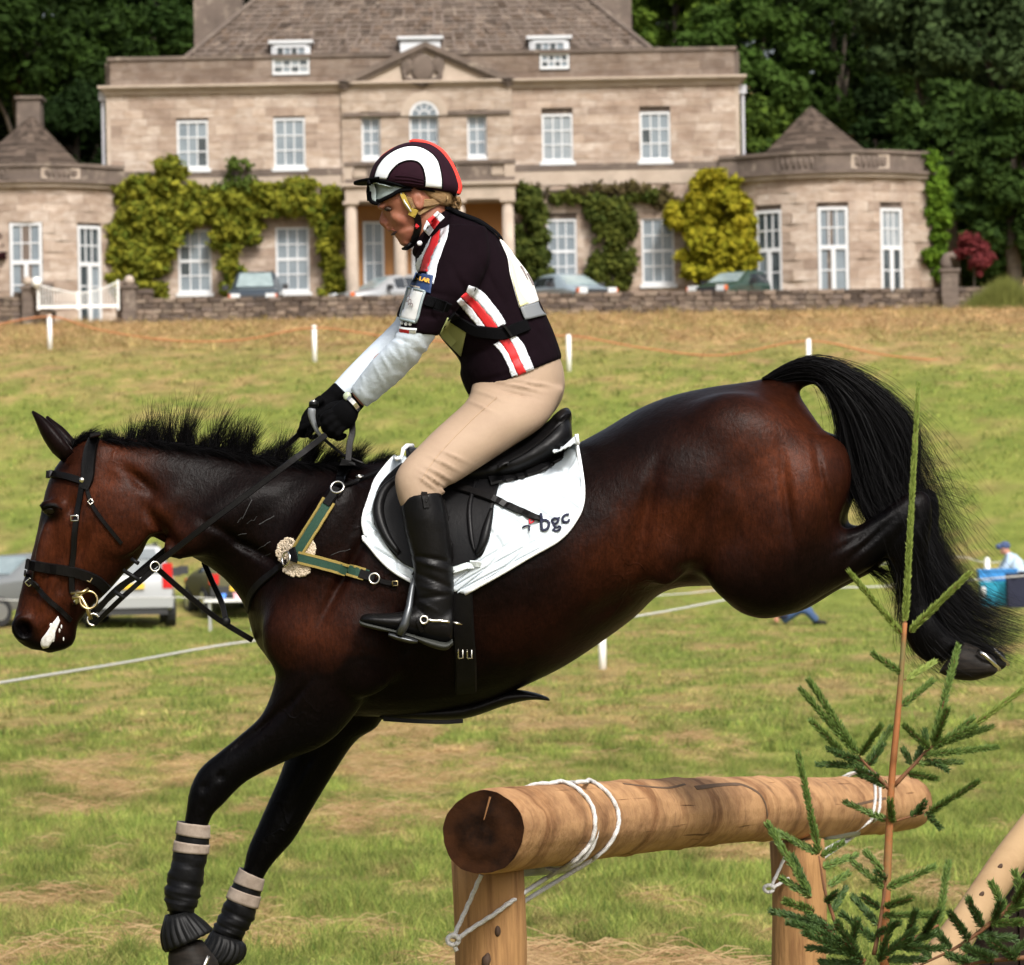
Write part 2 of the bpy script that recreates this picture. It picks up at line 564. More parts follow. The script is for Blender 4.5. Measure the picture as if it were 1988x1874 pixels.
# ================================================================ country house
HA = 0.0; ca, sa = math.cos(HA), math.sin(HA)
HX = (823 - CX) * 150 / F
def fu(px, w=0.0, py=470):
    return rot(px, py)[0] / F * (150 - w) - HX
def fz(px, py, w=0.0):
    return CZ + rot(px, py)[1] / F * (150 - w)
def HT(q):
    u, w, z = q
    return Vector((HX + u * ca - w * sa, 150 - u * sa - w * ca, z))
BASE = CZ + 6.75
STONE = M('cotswold_stone', (1, 1, 1), .9, (.70, .64, .58), 2.6, .36, .66, (1, 1, 2.6), bump=.8, bs=7, attr='tint', spec=.2, dist=.03, c3=(.60, .54, .50), ns3=.9, lo3=.46, hi3=.70)
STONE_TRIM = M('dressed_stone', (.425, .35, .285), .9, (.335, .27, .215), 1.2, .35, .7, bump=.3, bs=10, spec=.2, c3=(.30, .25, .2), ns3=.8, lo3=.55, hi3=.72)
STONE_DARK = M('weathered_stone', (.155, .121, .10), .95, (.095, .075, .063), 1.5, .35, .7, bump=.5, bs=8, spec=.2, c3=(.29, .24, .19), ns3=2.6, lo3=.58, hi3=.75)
SLATE = M('stone_slates', (1, 1, 1), .95, (.75, .72, .7), 2.5, .35, .7, attr='tint', bump=.4, bs=8, spec=.15)
FRAME = M('white_window_paint', (.56, .57, .58), .6)
PANE = M('window_glass', (.20, .235, .26), .12, (.145, .175, .20), .8, .4, .65, spec=.6)
PANE_LT = M('curtained_glass', (.30, .32, .33), .2, (.20, .23, .25), 1.3, .35, .6, spec=.5)
PANE_DK = M('dark_window_glass', (.035, .045, .05), .08, (.10, .12, .13), .9, .45, .7, spec=.7)
OCHRE = M('ochre_limewash', (.36, .17, .06), .9, (.30, .14, .05), 1.5)

house = thing('country_house', 'long two storey Georgian stone country house with hipped stone roof and columned porch', 'country house', HT((0, 0, BASE)))

WINS = []   # px x0,x1,y0,y1, cols, rows, dark, kind
for a in ((345, 406, 236, 329, 3, 3), (533, 594, 231, 327, 3, 3), (1053, 1113, 223, 315, 3, 3), (1243, 1302, 219, 313, 3, 3),
          (703, 740, 228, 308, 2, 3), (908, 946, 224, 306, 2, 3), (796, 853, 226, 308, 3, 3),
          (348, 412, 447, 570, 3, 4), (537, 602, 442, 568, 3, 4), (1063, 1121, 427, 553, 3, 4), (1247, 1310, 424, 553, 3, 4)):
    WINS.append(a)

def ashlar(name, u0, u1, z0, z1, holes, T, parent, ch=.31, depth=.14, cols=((.455, .375, .312), (.425, .345, .285), (.48, .405, .345), (.41, .33, .27), (.355, .28, .228))):
    mb = MB(); z = z0; k = 0; r = random.Random(int(u0 * 100) + 5)
    while z < z1 - .05:
        h = min(ch * r.choice((.8, 1, 1, 1.15)), z1 - z)
        if z1 - z - h < .12: h = z1 - z
        segs = [(u0, u1)]
        for a, b, c, d in holes:
            if d > z + .03 and c < z + h - .03:
                ns = []
                for s, e in segs:
                    if b <= s or a >= e: ns.append((s, e)); continue
                    if a > s: ns.append((s, a))
                    if b < e: ns.append((b, e))
                segs = ns
        for s, e in segs:
            x = s
            first = True
            while x < e - .02:
                L = r.uniform(.45, 1.0) * (.5 if first and k % 2 else 1)
                first = False
                if e - x - L < .3: L = e - x
                q = r.choice(cols); f = r.uniform(.92, 1.08)
                pr = r.uniform(0, .018)
                mb.box(x + .004, x + L - .004, 0, depth + pr, z + .004, z + h - .004, (q[0] * f, q[1] * f, q[2] * f), T)
                x += L
        z += h; k += 1
    o = mb.build(name, STONE, parent, False, True)
    o['kind'] = 'stuff'
    return o

def fwin(name, u0, u1, z0, z1, T, parent, dark, w):
    """garden window: a three by two sash over a pair of glazed doors"""
    tone = random.random(); f = MB(); t = .10; zt = z0 + (z1 - z0) * .63
    f.box(u0, u0 + t, w, w + .1, z0, z1, T=T).box(u1 - t, u1, w, w + .1, z0, z1, T=T).box(u0 + t, u1 - t, w, w + .1, z1 - t, z1, T=T)
    f.box(u0 + t, u1 - t, w, w + .1, zt - .07, zt + .07, T=T).box(u0 + t, u1 - t, w, w + .1, z0, z0 + .14, T=T)
    um = (u0 + u1) / 2
    f.box(um - .075, um + .075, w, w + .11, z0 + .14, zt - .07, T=T)
    cells = []
    def grid(a, b, c, d, nc, nr):
        for i in range(nc):
            for j in range(nr):
                cells.append((a + (b - a) * i / nc, a + (b - a) * (i + 1) / nc, c + (d - c) * j / nr, c + (d - c) * (j + 1) / nr))
        for i in range(1, nc): f.box(a + (b - a) * i / nc - .022, a + (b - a) * i / nc + .022, w + .02, w + .06, c, d, T=T)
        for j in range(1, nr): f.box(a, b, w + .021, w + .061, c + (d - c) * j / nr - .022, c + (d - c) * j / nr + .022, T=T)
    grid(u0 + t, u1 - t, zt + .07, z1 - t, 3, 2); grid(u0 + t, um - .075, z0 + .14, zt - .07, 1, 3); grid(um + .075, u1 - t, z0 + .14, zt - .07, 1, 3)
    wo_ = f.build(name, FRAME, parent)
    for k, (a, b, c, d) in enumerate(cells):
        col = int(3 * ((a + b) / 2 - u0) / (u1 - u0)); row = 3 if c > zt else int((c - z0) / (zt - z0) * 3)
        dk = dark if isinstance(dark, bool) else dark(col, row)
        MB().box(a + .004, b - .004, w + .012, w + .03, c + .004, d - .004, T=T).build('pane', PANE_DK if dk else PANE_LT if tone > .5 else PANE, wo_)
    return wo_

def hwin(name, u0, u1, z0, z1, cols, rows, T, parent, dark=False, w=.012, mull=False, transom=None, sill=True):
    f = MB(); t = .075; tone = random.random()
    f.box(u0, u0 + t, w, w + .09, z0, z1, T=T).box(u1 - t, u1, w, w + .09, z0, z1, T=T)
    f.box(u0 + t, u1 - t, w, w + .09, z0, z0 + t * 1.3, T=T).box(u0 + t, u1 - t, w, w + .09, z1 - t, z1, T=T)
    if transom:
        return fwin(name, u0, u1, z0, z1, T, parent, dark, w)
    xs_ = [u0 + t + (u1 - u0 - 2 * t) * i / cols for i in range(cols + 1)]
    zs_ = [z0 + t * 1.3 + (z1 - z0 - 2.3 * t) * i / rows for i in range(rows + 1)]
    if False:      # lower part is a pair of glazed doors under a taller sash
        zs_ = [z0 + t * 1.3 + (z1 - z0 - 2.3 * t) * q for q in transom]
    b = .022
    for i, x in enumerate(xs_[1:-1]):
        f.box(x - b, x + b, w + .02, w + .06, z0 + t, z1 - t, T=T)
    for i, z in enumerate(zs_[1:-1]):
        bb = .05 if (transom and i == len(zs_) - 4) or (not transom and rows == 4 and i == 1) else b
        f.box(u0 + t, u1 - t, w + .021, w + .061, z - bb, z + bb, T=T)
    wo_ = f.build('window', FRAME, parent)
    for i in range(len(xs_) - 1):
        for j in range(len(zs_) - 1):
            p = MB().box(xs_[i] + .005, xs_[i + 1] - .005, w + .012, w + .03, zs_[j] + .005, zs_[j + 1] - .005, T=T)
            dk = dark if isinstance(dark, bool) else dark(i, j)
            p.build('pane', PANE_DK if dk else PANE if tone < .6 else PANE_LT, wo_)
    if sill:
        MB().box(u0 - .08, u1 + .08, .0, .24, z0 - .13, z0 - .005, T=T).build('sill', FRAME, wo_)
    return wo_

UL, UR = fu(215, 0, 220), fu(1427, 0, 220)
ZC = CZ + 15.02                      # cornice
ZP = CZ + 16.15                      # parapet top
mbw = MB().box(UL + .02, UR - .02, -13, 0, BASE - .5, ZC, T=HT)
mbw.build('core_wall', STONE_DARK, house)
holes = []
for a in WINS:
    holes.append((fu(a[0], 0, a[3]), fu(a[1], 0, a[3]), fz(a[0], a[3]), fz(a[0], a[2])))
PU0, PU1 = fu(664, 0, 280), fu(996, 0, 280)
ashlar('facade_stonework', UL, PU0, BASE - .3, ZC - .01, holes, HT, house)
ashlar('facade_stonework', PU1, UR, BASE - .3, ZC - .01, holes, HT, house)
ashlar('facade_stonework', PU0, PU1, BASE - .3, ZC - .01, holes + [(fu(700), fu(905), BASE - .3, fz(745, 392)), ], HT, house, depth=.26, cols=((.415, .345, .285), (.40, .33, .27), (.425, .355, .295)))
# returns of the end walls
for s, u in ((-1, UL), (1, UR)):
    MB().box(min(u, u + s * .15), max(u, u + s * .15), -13, .14, BASE - .3, ZC - .01, T=HT).build('side_wall', STONE_TRIM, house)
for a in WINS:
    top_dark = (lambda i, j: (i == 0 and j in (1, 2))) if a[0] == 348 else (lambda i, j: (i == 2 and j < 2)) if a[0] == 345 else (lambda i, j: i == 0 and j == 1) if a[0] == 1243 else False
    hwin('window', fu(a[0], 0, a[3]), fu(a[1], 0, a[3]), fz(a[0], a[3]), fz(a[0], a[2]), a[4], a[5], HT, house, top_dark)
# string course, cornice, parapet
zs1 = fz(660, 333)
for (x0, x1) in ((UL, PU0 - .01), (PU1 + .01, UR)):
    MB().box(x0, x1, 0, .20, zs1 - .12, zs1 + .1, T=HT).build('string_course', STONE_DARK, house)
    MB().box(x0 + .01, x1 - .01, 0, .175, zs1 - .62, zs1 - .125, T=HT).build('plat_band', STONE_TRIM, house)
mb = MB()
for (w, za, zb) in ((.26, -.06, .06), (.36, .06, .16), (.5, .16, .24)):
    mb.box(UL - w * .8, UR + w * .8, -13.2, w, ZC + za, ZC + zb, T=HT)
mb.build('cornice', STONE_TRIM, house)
slots = [(fu(528, 0, 130), fu(602, 0, 130), fz(560, 146), fz(560, 113)), (fu(1047, 0, 120), fu(1106, 0, 120), fz(1075, 135), fz(1075, 104))]
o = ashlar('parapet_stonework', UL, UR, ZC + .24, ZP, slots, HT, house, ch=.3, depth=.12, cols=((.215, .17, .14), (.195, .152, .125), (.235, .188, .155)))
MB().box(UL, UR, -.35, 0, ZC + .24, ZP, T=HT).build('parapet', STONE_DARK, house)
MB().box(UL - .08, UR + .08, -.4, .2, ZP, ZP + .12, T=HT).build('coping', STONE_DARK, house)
for s, u in ((-1, UL), (1, UR)):
    MB().box(u - .2, u + .2, -13, -.42, ZC + .24, ZP, T=HT).build('parapet', STONE_DARK, house)
# attic dormers behind the parapet, and the lights let into it
for x0, x1, ya, yb in ((527, 602, 85, 108), (777, 855, 77, 100), (1028, 1105, 76, 100)):
    u0, u1 = fu(x0, -1.5, 95), fu(x1, -1.5, 95); z0, z1 = ZP - .3, fz(x0, ya, -1.5)
    MB().box(u0, u1, -4.5, -1.5, z0, z1, T=HT).box(u0 - .1, u1 + .1, -4.6, -1.38, z1, z1 + .1, T=HT).build('dormer', FRAME, house)
    if x0 != 777:
        hwin('window', u0 + .12, u1 - .12, z0, z1 - .08, 4, 2, lambda q: HT((q[0], q[1] - 1.5, q[2])), house, lambda i, j: i % 2 == 0, sill=False)
for (a, b, c, d_) in slots:
    hwin('window', a + .02, b - .02, c, d_, 4, 2, HT, house, lambda i, j: (i + j) % 2 == 0, w=.02, sill=False)

# hipped roof with courses of stone slates
ze = ZP - .2
def roofz(w): return ze + (-w - 1.0) * .82
def slate_face(name, c0, c1, t0, t1, T, parent, rows, seed):
    """courses of slates on a sloping quad c0-c1 (eave) t0-t1 (top)"""
    r = random.Random(seed); V, Fc, C = [], [], []
    c0, c1, t0, t1 = map(Vector, (c0, c1, t0, t1))
    nrm = (c1 - c0).cross(t0 - c0).normalized()
    for i in range(rows):
        a0, a1 = i / rows, (i + 1.25) / rows
        L0, R0 = c0.lerp(t0, a0), c1.lerp(t1, a0)
        L1, R1 = c0.lerp(t0, min(a1, 1)), c1.lerp(t1, min(a1, 1))
        W_ = (R0 - L0).length; x = 0
        while x < W_ - .01:
            w = r.uniform(.22, .5); e = min(W_, x + w)
            s0, s1 = x / W_, e / W_
            up = r.uniform(.02, .055)
            q = [L0.lerp(R0, s0 + .003) + nrm * up, L0.lerp(R0, s1 - .003) + nrm * up, L1.lerp(R1, s1 - .003) + nrm * .003, L1.lerp(R1, s0 + .003) + nrm * .003,
                 L0.lerp(R0, s0 + .003) - nrm * .02, L0.lerp(R0, s1 - .003) - nrm * .02]
            b = len(V); V += [T(p) for p in q]
            f = r.uniform(.6, 1.3); hue = r.choice(((.125, .095, .075), (.10, .077, .062), (.155, .122, .098), (.11, .08, .06)))
            C += [(hue[0] * f, hue[1] * f, hue[2] * f)] * 6
            Fc += [(b, b + 1, b + 2, b + 3), (b + 4, b + 5, b + 1, b)]
            x = e
    o = npmesh(name, V, Fc, SLATE, parent, False, C); o['kind'] = 'stuff'
    return o
EL, ER = fu(333, -1, 108), fu(1291, -1, 90)
TLu, TRu = EL + 4.6, ER - 4.6
wr = -1.0 - 5.6
zr = roofz(wr)
slate_face('roof_slates', (EL, -1, ze), (ER, -1, ze), (TLu, wr, zr), (TRu, wr, zr), HT, house, 26, 3)
mb = MB(); mb.add([HT(q) for q in ((EL, -1, ze - .03), (ER, -1, ze - .03), (TRu, wr, zr - .03), (TLu, wr, zr - .03), (EL, -12, ze - .03), (ER, -12, ze - .03))],
                  [(0, 1, 2, 3), (0, 3, 4), (1, 5, 2), (4, 3, 2, 5)])
mb.build('roof', STONE_DARK, house)
MB().tube([(EL, -1, ze), (TLu, wr, zr + .05)], .09, 6, T=HT).build('hip_ridge', STONE_DARK, house)
MB().tube([(ER, -1, ze), (TRu, wr, zr + .05)], .09, 6, T=HT).build('hip_ridge', STONE_DARK, house)
MB().box(UL + .3, EL + .3, -3, -.7, ZP - .3, ZP - .02, T=HT).box(ER - .3, UR - .3, -3, -.7, ZP - .3, ZP - .02, T=HT).build('lead_flat', M('roof_lead', (.34, .34, .33), .6), house)
for x0, x1, w in ((376, 470, -7.5), (1128, 1226, -4.2)):
    u0, u1 = fu(x0, w, 20), fu(x1, w, 20)
    c = MB().box(u0, u1, w - 1.4, w, ze, ze + 6, T=HT).build('chimney', STONE_DARK, house)
    MB().box(u0 - .1, u1 + .1, w - 1.5, w + .1, ze + 6, ze + 6.2, T=HT).build('chimney_cap', STONE_TRIM, c)

# pediment
za, zb = ZC + .24, fz(825, 84)
pa, pb, pm = fu(668, .3, 165), fu(986, .3, 160), fu(826, .3, 84)
mb = MB()
mb.add([HT(q) for q in ((pa + .3, .27, za), (pb - .3, .27, za), (pm, .27, zb - .25), (pa + .3, -.2, za), (pb - .3, -.2, za), (pm, -.2, zb - .25))],
       [(0, 1, 2), (3, 5, 4), (0, 3, 4, 1), (1, 4, 5, 2), (2, 5, 3, 0)])
ped = mb.build('pediment', STONE_TRIM, house)
mb = MB()
for s, e in ((pa - .25, pm), (pb + .25, pm)):
    sx = 1 if e > s else -1
    for w, th, dz in ((.5, .16, 0), (.4, .14, -.15)):
        A = [(s, za + dz), (e, zb + dz), (e, zb + dz - th * 1.1), (s + sx * .25, za + dz - th + .02)]
        V = [HT((x, ww, z)) for ww in (-.2, w) for x, z in A]
        mb.add(V, [(0, 1, 2, 3), (7, 6, 5, 4), (0, 4, 5, 1), (1, 5, 6, 2), (2, 6, 7, 3), (3, 7, 4, 0)])
mb.build('pediment_moulding', STONE_DARK, house)
mb = MB()   # carved cartouche: shield with scrolls and swag
c = (fu(820, .3, 132), .30, fz(820, 132, .3))
V, Fc = ell_data((0, 0, 0), .42, .12, .5); mb.add([HT((c[0] + v.x, c[1] + v.y, c[2] + v.z)) for v in V], Fc)
for dx in (-.55, .55):
    V, Fc = ell_data((0, 0, 0), .22, .1, .34); mb.add([HT((c[0] + dx + v.x, c[1] + v.y, c[2] + .1 + v.z)) for v in V], Fc)
    mb.tube([(c[0] + dx * 1.3, c[1], c[2] + .3), (c[0] + dx * 1.1, c[1] + .05, c[2] - .35), (c[0], c[1] + .06, c[2] - .6)], [.05, .09, .1], 6, T=HT)
mb.build('cartouche', STONE_DARK, house, True)
# venetian window arch
cu, cw = (fu(796, 0, 260) + fu(853, 0, 260)) / 2, (fu(853) - fu(796)) / 2
zsp = fz(825, 226)
mb = MB(); n = 18
def arch(mb, R0, R1, w0, w1, z, a0=0, a1=math.pi):
    pts = []
    for i in range(n + 1):
        a = a0 + (a1 - a0) * i / n
        pts.append((math.cos(a), math.sin(a)))
    V = []
    for c_, s_ in pts:
        for R, w in ((R0, w0), (R0, w1), (R1, w1), (R1, w0)):
            V.append(HT((cu + R * c_, w, z + R * s_)))
    Fc = []
    for i in range(n):
        for j in range(4):
            Fc.append((i * 4 + j, i * 4 + (j + 1) % 4, i * 4 + 4 + (j + 1) % 4, i * 4 + 4 + j))
    mb.add(V, Fc)
arch(mb, cw, cw + .32, .2, .34, zsp)
mb.build('window_arch', STONE_TRIM, house)
fan = MB(); arch(fan, cw - .09, cw, .262, .32, zsp)
arch(fan, .16, .2, .28, .31, zsp)
for k in range(1, 5):
    a = math.pi * k / 5
    fan.tube([(cu + .18 * math.cos(a), .3, zsp + .18 * math.sin(a)), (cu + (cw - .05) * math.cos(a), .3, zsp + (cw - .05) * math.sin(a))], .02, 5, T=HT)
fw = fan.build('fanlight', FRAME, house)
V = [HT((cu, .285, zsp))] + [HT((cu + (cw - .02) * math.cos(math.pi * i / 16), .285, zsp + (cw - .02) * math.sin(math.pi * i / 16))) for i in range(17)]
npmesh('pane', V, [(0, i, i + 1) for i in range(1, 17)], PANE, fw)
for x0, x1 in ((665, 780), (868, 992)):
    MB().box(fu(x0, 0, 224) + .02, fu(x1, 0, 224) - .02, 0, .36, fz(720, 224) - .06, fz(720, 224) + .06, T=HT).build('string_course', STONE_DARK, house)
# porch
W1 = 2.3
q0, q1 = fu(670, W1, 370), fu(1000, W1, 370)
zt0, zt1 = fz(835, 388, W1), fz(835, 357, W1)
po = MB().box(q0, q1, .27, W1, zt0, zt1 - .05, T=HT).build('porch_entablature', STONE_TRIM, house)
MB().box(q0 - .12, q1 + .12, .27, W1 + .14, zt1 - .049, zt1 + .06, T=HT).build('moulding', STONE_TRIM, po)
zb0, zb1 = zt1 + .06, fz(835, 312, W1)
bal = MB().box(q0, q1, W1 - .3, W1, zb0, zb0 + .14, T=HT).box(q0 - .03, q1 + .03, W1 - .33, W1 + .03, zb1 - .13, zb1, T=HT).build('balustrade', STONE_DARK, house)
bl = MB()
segs = [(0, .04), (.13, .37), (.46, .56), (.66, .86), (.94, 1)]
for i, (s, e) in enumerate(segs):
    if i % 2 == 0:
        MB().box(q0 + (q1 - q0) * s, q0 + (q1 - q0) * e, W1 - .28, W1 - .02, zb0 + .14, zb1 - .13, T=HT).build('pier', STONE_TRIM, bal)
for g0, g1 in ((.05, .13), (.37, .46), (.56, .66), (.86, .94)):
    for k in range(4):
        x = q0 + (q1 - q0) * (g0 + (g1 - g0) * (k + .5) / 4)
        z0_, z1_ = zb0 + .14, zb1 - .13
        MB().tube([(x, W1 - .15, z0_), (x, W1 - .15, z0_ + (z1_ - z0_) * .3), (x, W1 - .15, z0_ + (z1_ - z0_) * .7), (x, W1 - .15, z1_)], [.07, .1, .045, .07], 8, T=HT).build('baluster', STONE_TRIM, bal, True)
for s, e in ((.13, .37), (.66, .86)):
    MB().box(q0 + (q1 - q0) * s, q0 + (q1 - q0) * e, W1 - .26, W1 - .04, zb0 + .14, zb1 - .13, T=HT).build('panel', STONE_DARK, bal)
for xc, w in ((683, W1 - .25), (987, W1 - .25), (777, W1 - .25), (892, W1 - .25)):
    u = fu(xc, w)
    c = MB().tube([(u, w, BASE), (u, w, BASE + 1.2), (u, w, zt0 - .2)], [.225, .22, .19], 18, T=HT).build('column', STONE_TRIM, house, True)
    MB().box(u - .27, u + .27, w - .27, w + .27, zt0 - .1, zt0 - .002, T=HT).tube([(u, w, zt0 - .2), (u, w, zt0 - .1)], [.19, .26], 14, T=HT).build('capital', STONE_TRIM, c)
    MB().box(u - .28, u + .28, w - .28, w + .28, BASE - .2, BASE + .12, T=HT).build('plinth', STONE_TRIM, c)
MB().box(q0 + .2, q1 - .2, .27, .30, BASE, zt0 - .004, T=HT).build('porch_wall', OCHRE, house)
for x0, x1, nm in ((706, 746, 'side_light'), (800, 850, 'front_door'), (872, 905, 'side_light')):
    hwin(nm, fu(x0), fu(x1), BASE + .1, fz(725, 432), 2, 5, lambda q: HT((q[0], q[1] + .31, q[2])), house, False, sill=False)
for px_ in (765, 858):
    MB().box(fu(px_), fu(px_ + 26), .301, .42, BASE, zt0 - .006, T=HT).build('pilaster', STONE_TRIM, house)
MB().box(q0 - .4, q1 + .4, -.2, W1 + .7, BASE - .45, BASE, T=HT).build('porch_step', STONE_TRIM, house)
PIPE = M('pale_lead_pipe', (.42, .42, .45), .5)
for u, ya in ((UL - .28, 195), (UR + .28, 182)):
    x = 210 if u < 0 else 1432
    MB().tube([(u, -.1, BASE), (u, -.1, fz(x, ya))], .06, 8, T=HT).box(u - .13, u + .13, -.22, .02, fz(x, ya), fz(x, ya) + .3, T=HT).build('drainpipe', PIPE, house)

# ---- wings with bowed fronts
def wing(pts, ztop_px, zcor_px, zwin, roof_apex, roof_px):
    """pts: plan as (px, w) polyline"""
    pl = [(fu(px, w), w) for px, w in pts]
    A = np.array(pl)
    dd = np.r_[0, np.cumsum(np.linalg.norm(np.diff(A, axis=0), axis=1))]
    def T(q):
        s, w, z = q
        u = np.interp(s, dd, A[:, 0]); v = np.interp(s, dd, A[:, 1])
        i = min(max(np.searchsorted(dd, s) - 1, 0), len(dd) - 2)
        t = A[i + 1] - A[i]; t = t / np.linalg.norm(t)
        nrm = np.array([-t[1], t[0]])
        if nrm[1] < 0: nrm = -nrm
        return HT((u + nrm[0] * w, v + nrm[1] * w, z))
    def S(px):      # arc length at a survey column
        k = rot(px, 480)[0] / F
        s = np.linspace(0, dd[-1], 800)
        u, v = np.interp(s, dd, A[:, 0]), np.interp(s, dd, A[:, 1])
        return float(s[np.argmin(np.abs((HX + u) / (150 - v) - k))])
    L = dd[-1]
    hs = []
    zc = zcor_px; zt = ztop_px
    for (x0, x1, z0, z1, dark) in zwin:
        hs.append((S(x0), S(x1), z0, z1))
    ashlar('wing_stonework', 0, L, BASE - .3, zc, hs, T, house, ch=.33, depth=.13)
    n_ = 60
    V = []; 
    for i in range(n_ + 1):
        for z in (BASE - .4, zc):
            V.append(T((L * i / n_, 0, z)))
    Fc = [(2 * i, 2 * i + 2, 2 * i + 3, 2 * i + 1) for i in range(n_)]
    npmesh('core_wall', V, Fc, STONE_DARK, house, False)
    def band(nm, w0, w1, z0, z1, m):
        V, Fc = [], []
        for i in range(n_ + 1):
            s = L * i / n_
            V += [T((s, w0, z0)), T((s, w1, z0)), T((s, w1, z1)), T((s, w0, z1))]
        for i in range(n_):
            for j in range(4):
                Fc.append((4 * i + j, 4 * i + (j + 1) % 4, 4 * i + 4 + (j + 1) % 4, 4 * i + 4 + j))
        Fc += [(3, 2, 1, 0), (4 * n_, 4 * n_ + 1, 4 * n_ + 2, 4 * n_ + 3)]
        return npmesh(nm, V, Fc, m, house, False)
    band('wing_cornice', -.2, .3, zc, zc + .14, STONE_TRIM)
    band('wing_cornice', -.2, .42, zc + .14, zc + .24, STONE_DARK)
    band('wing_parapet', -.3, .1, zc + .24, zt, STONE_DARK)
    band('wing_coping', -.34, .18, zt, zt + .12, STONE_DARK)
    for (x0, x1, z0, z1, dark) in zwin:
        s0, s1 = S(x0), S(x1)
        a, b = T((s0, 0, 0)), T((s1, 0, 0))
        def TW(q, a=a, b=b, s0=s0, s1=s1):
            t = (q[0] - s0) / (s1 - s0)
            p = a.lerp(b, t); e = (b - a).normalized(); nn = Vector((e.y, -e.x, 0))
            if nn.y > 0: nn = -nn
            p = p + nn * (q[1] + .02); p.z = q[2]
            return p
        w_ = hwin('french_window', s0, s1, z0, z1, 3, 4, TW, house, dark, mull=True, transom=(0, .2, .4, .62, .81, 1), sill=False)
    # blind balustrade panels in the parapet
    for f0, f1 in ((.3, .45), (.62, .75)):
        s0, s1 = L * f0, L * f1
        k = 6
        for i in range(k):
            s = s0 + (s1 - s0) * (i + .5) / k
            MB().tube([(s, .09, zc + .34), (s, .09, zc + .55), (s, .09, zt - .10)], [.04, .065, .04], 7, T=T).build('baluster', STONE_DARK, house, True)
        for q0_, q1_, c_, e_ in ((s0 - .16, s0 - .06, zc + .3, zt - .04), (s1 + .06, s1 + .16, zc + .3, zt - .04), (s0 - .06, s1 + .06, zt - .12, zt - .04), (s0 - .06, s1 + .06, zc + .3, zc + .37)):
            MB().box(q0_, q1_, .101, .135, c_, e_, T=T).build('panel_frame', STONE_TRIM if f0 > .5 else STONE_DARK, house)
    # roof
    ap = HT(roof_apex)
    r0, r1 = roof_px
    ring_ = [HT((fu(r0 + (r1 - r0) * i / 8, .3, 300), .2 + 1.1 * math.sin(math.pi * i / 8), zt - .1)) for i in range(9)]
    back = [HT((fu(r1, -5, 300), -5, zt - .1)), HT((fu(r0, -5, 300), -5, zt - .1))]
    R_ = ring_ + back
    V = [ap] + R_
    npmesh('wing_roof', V, [(0, i, i % len(R_) + 1) for i in range(1, len(R_) + 1)], STONE_DARK, house, False)
    # slate courses over it
    r = random.Random(9); V, Fc, C = [], [], []
    rows = 18
    for i in range(len(R_)):
        a, b = R_[i], R_[(i + 1) % len(R_)]
        nrm = (b - a).cross(ap - a).normalized()
        if nrm.y > .4: continue
        if nrm.z < 0: nrm = -nrm
        for j in range(rows):
            t0, t1 = j / rows, min(1, (j + 1.2) / rows)
            p0, p1, p2, p3 = a.lerp(ap, t0), b.lerp(ap, t0), b.lerp(ap, t1), a.lerp(ap, t1)
            k = max(1, int((p1 - p0).length / .35))
            for m_ in range(k):
                u0, u1 = m_ / k + .01, (m_ + 1) / k - .01
                up = r.uniform(.03, .06)
                bI = len(V)
                V += [p0.lerp(p1, u0) + nrm * up, p0.lerp(p1, u1) + nrm * up, p3.lerp(p2, u1) + nrm * .005, p3.lerp(p2, u0) + nrm * .005]
                f = r.uniform(.6, 1.3); C += [(.122 * f, .092 * f, .072 * f)] * 4
                Fc.append((bI, bI + 1, bI + 2, bI + 3))
    o = npmesh('wing_roof_slates', V, Fc, SLATE, house, False, C); o['kind'] = 'stuff'
    return T, S
zwl0, zwl1 = BASE + .05, fz(170, 438, 1.5)
wing([(-150, .2), (-90, 1.2), (-20, 1.9), (50, 2.1), (110, 1.9), (165, 1.3), (212, .5), (240, .2)], fz(80, 326, 1.5), fz(80, 366, 1.5),
     [(20, 82, zwl0, fz(50, 433, 2), False), (147, 192, zwl0, zwl1, lambda i, j: i == 0 or j > 2)], (fu(60, -3, 232), -3.2, fz(60, 225, -3.2)), (-70, 168))
MB().box(fu(37, -3.4), fu(82, -3.4), -4.6, -3.4, fz(60, 260, -3.4), fz(60, 192, -3.4), T=HT).box(fu(33, -3.3), fu(86, -3.3), -4.7, -3.3, fz(60, 192, -3.4), fz(60, 187, -3.4), T=HT).build('wing_chimney', STONE_DARK, house)
zr1 = fz(1620, 403, 1.8)
wing([(1400, .2), (1435, .35), (1480, 1.0), (1540, 1.7), (1610, 2.0), (1680, 1.9), (1740, 1.4), (1775, .8), (1808, .5)], fz(1620, 299, 1.8), fz(1620, 346, 1.8),
     [(1471, 1522, BASE + .05, fz(1500, 409, 1.2), lambda i, j: i == 2 or j > 2), (1588, 1647, BASE + .05, zr1, False), (1706, 1748, BASE + .05, fz(1725, 405, 1.5), lambda i, j: j < 3 and i != 1)],
     (fu(1573, -2.6, 207), -2.6, fz(1576, 207, -2.6)), (1470, 1702))
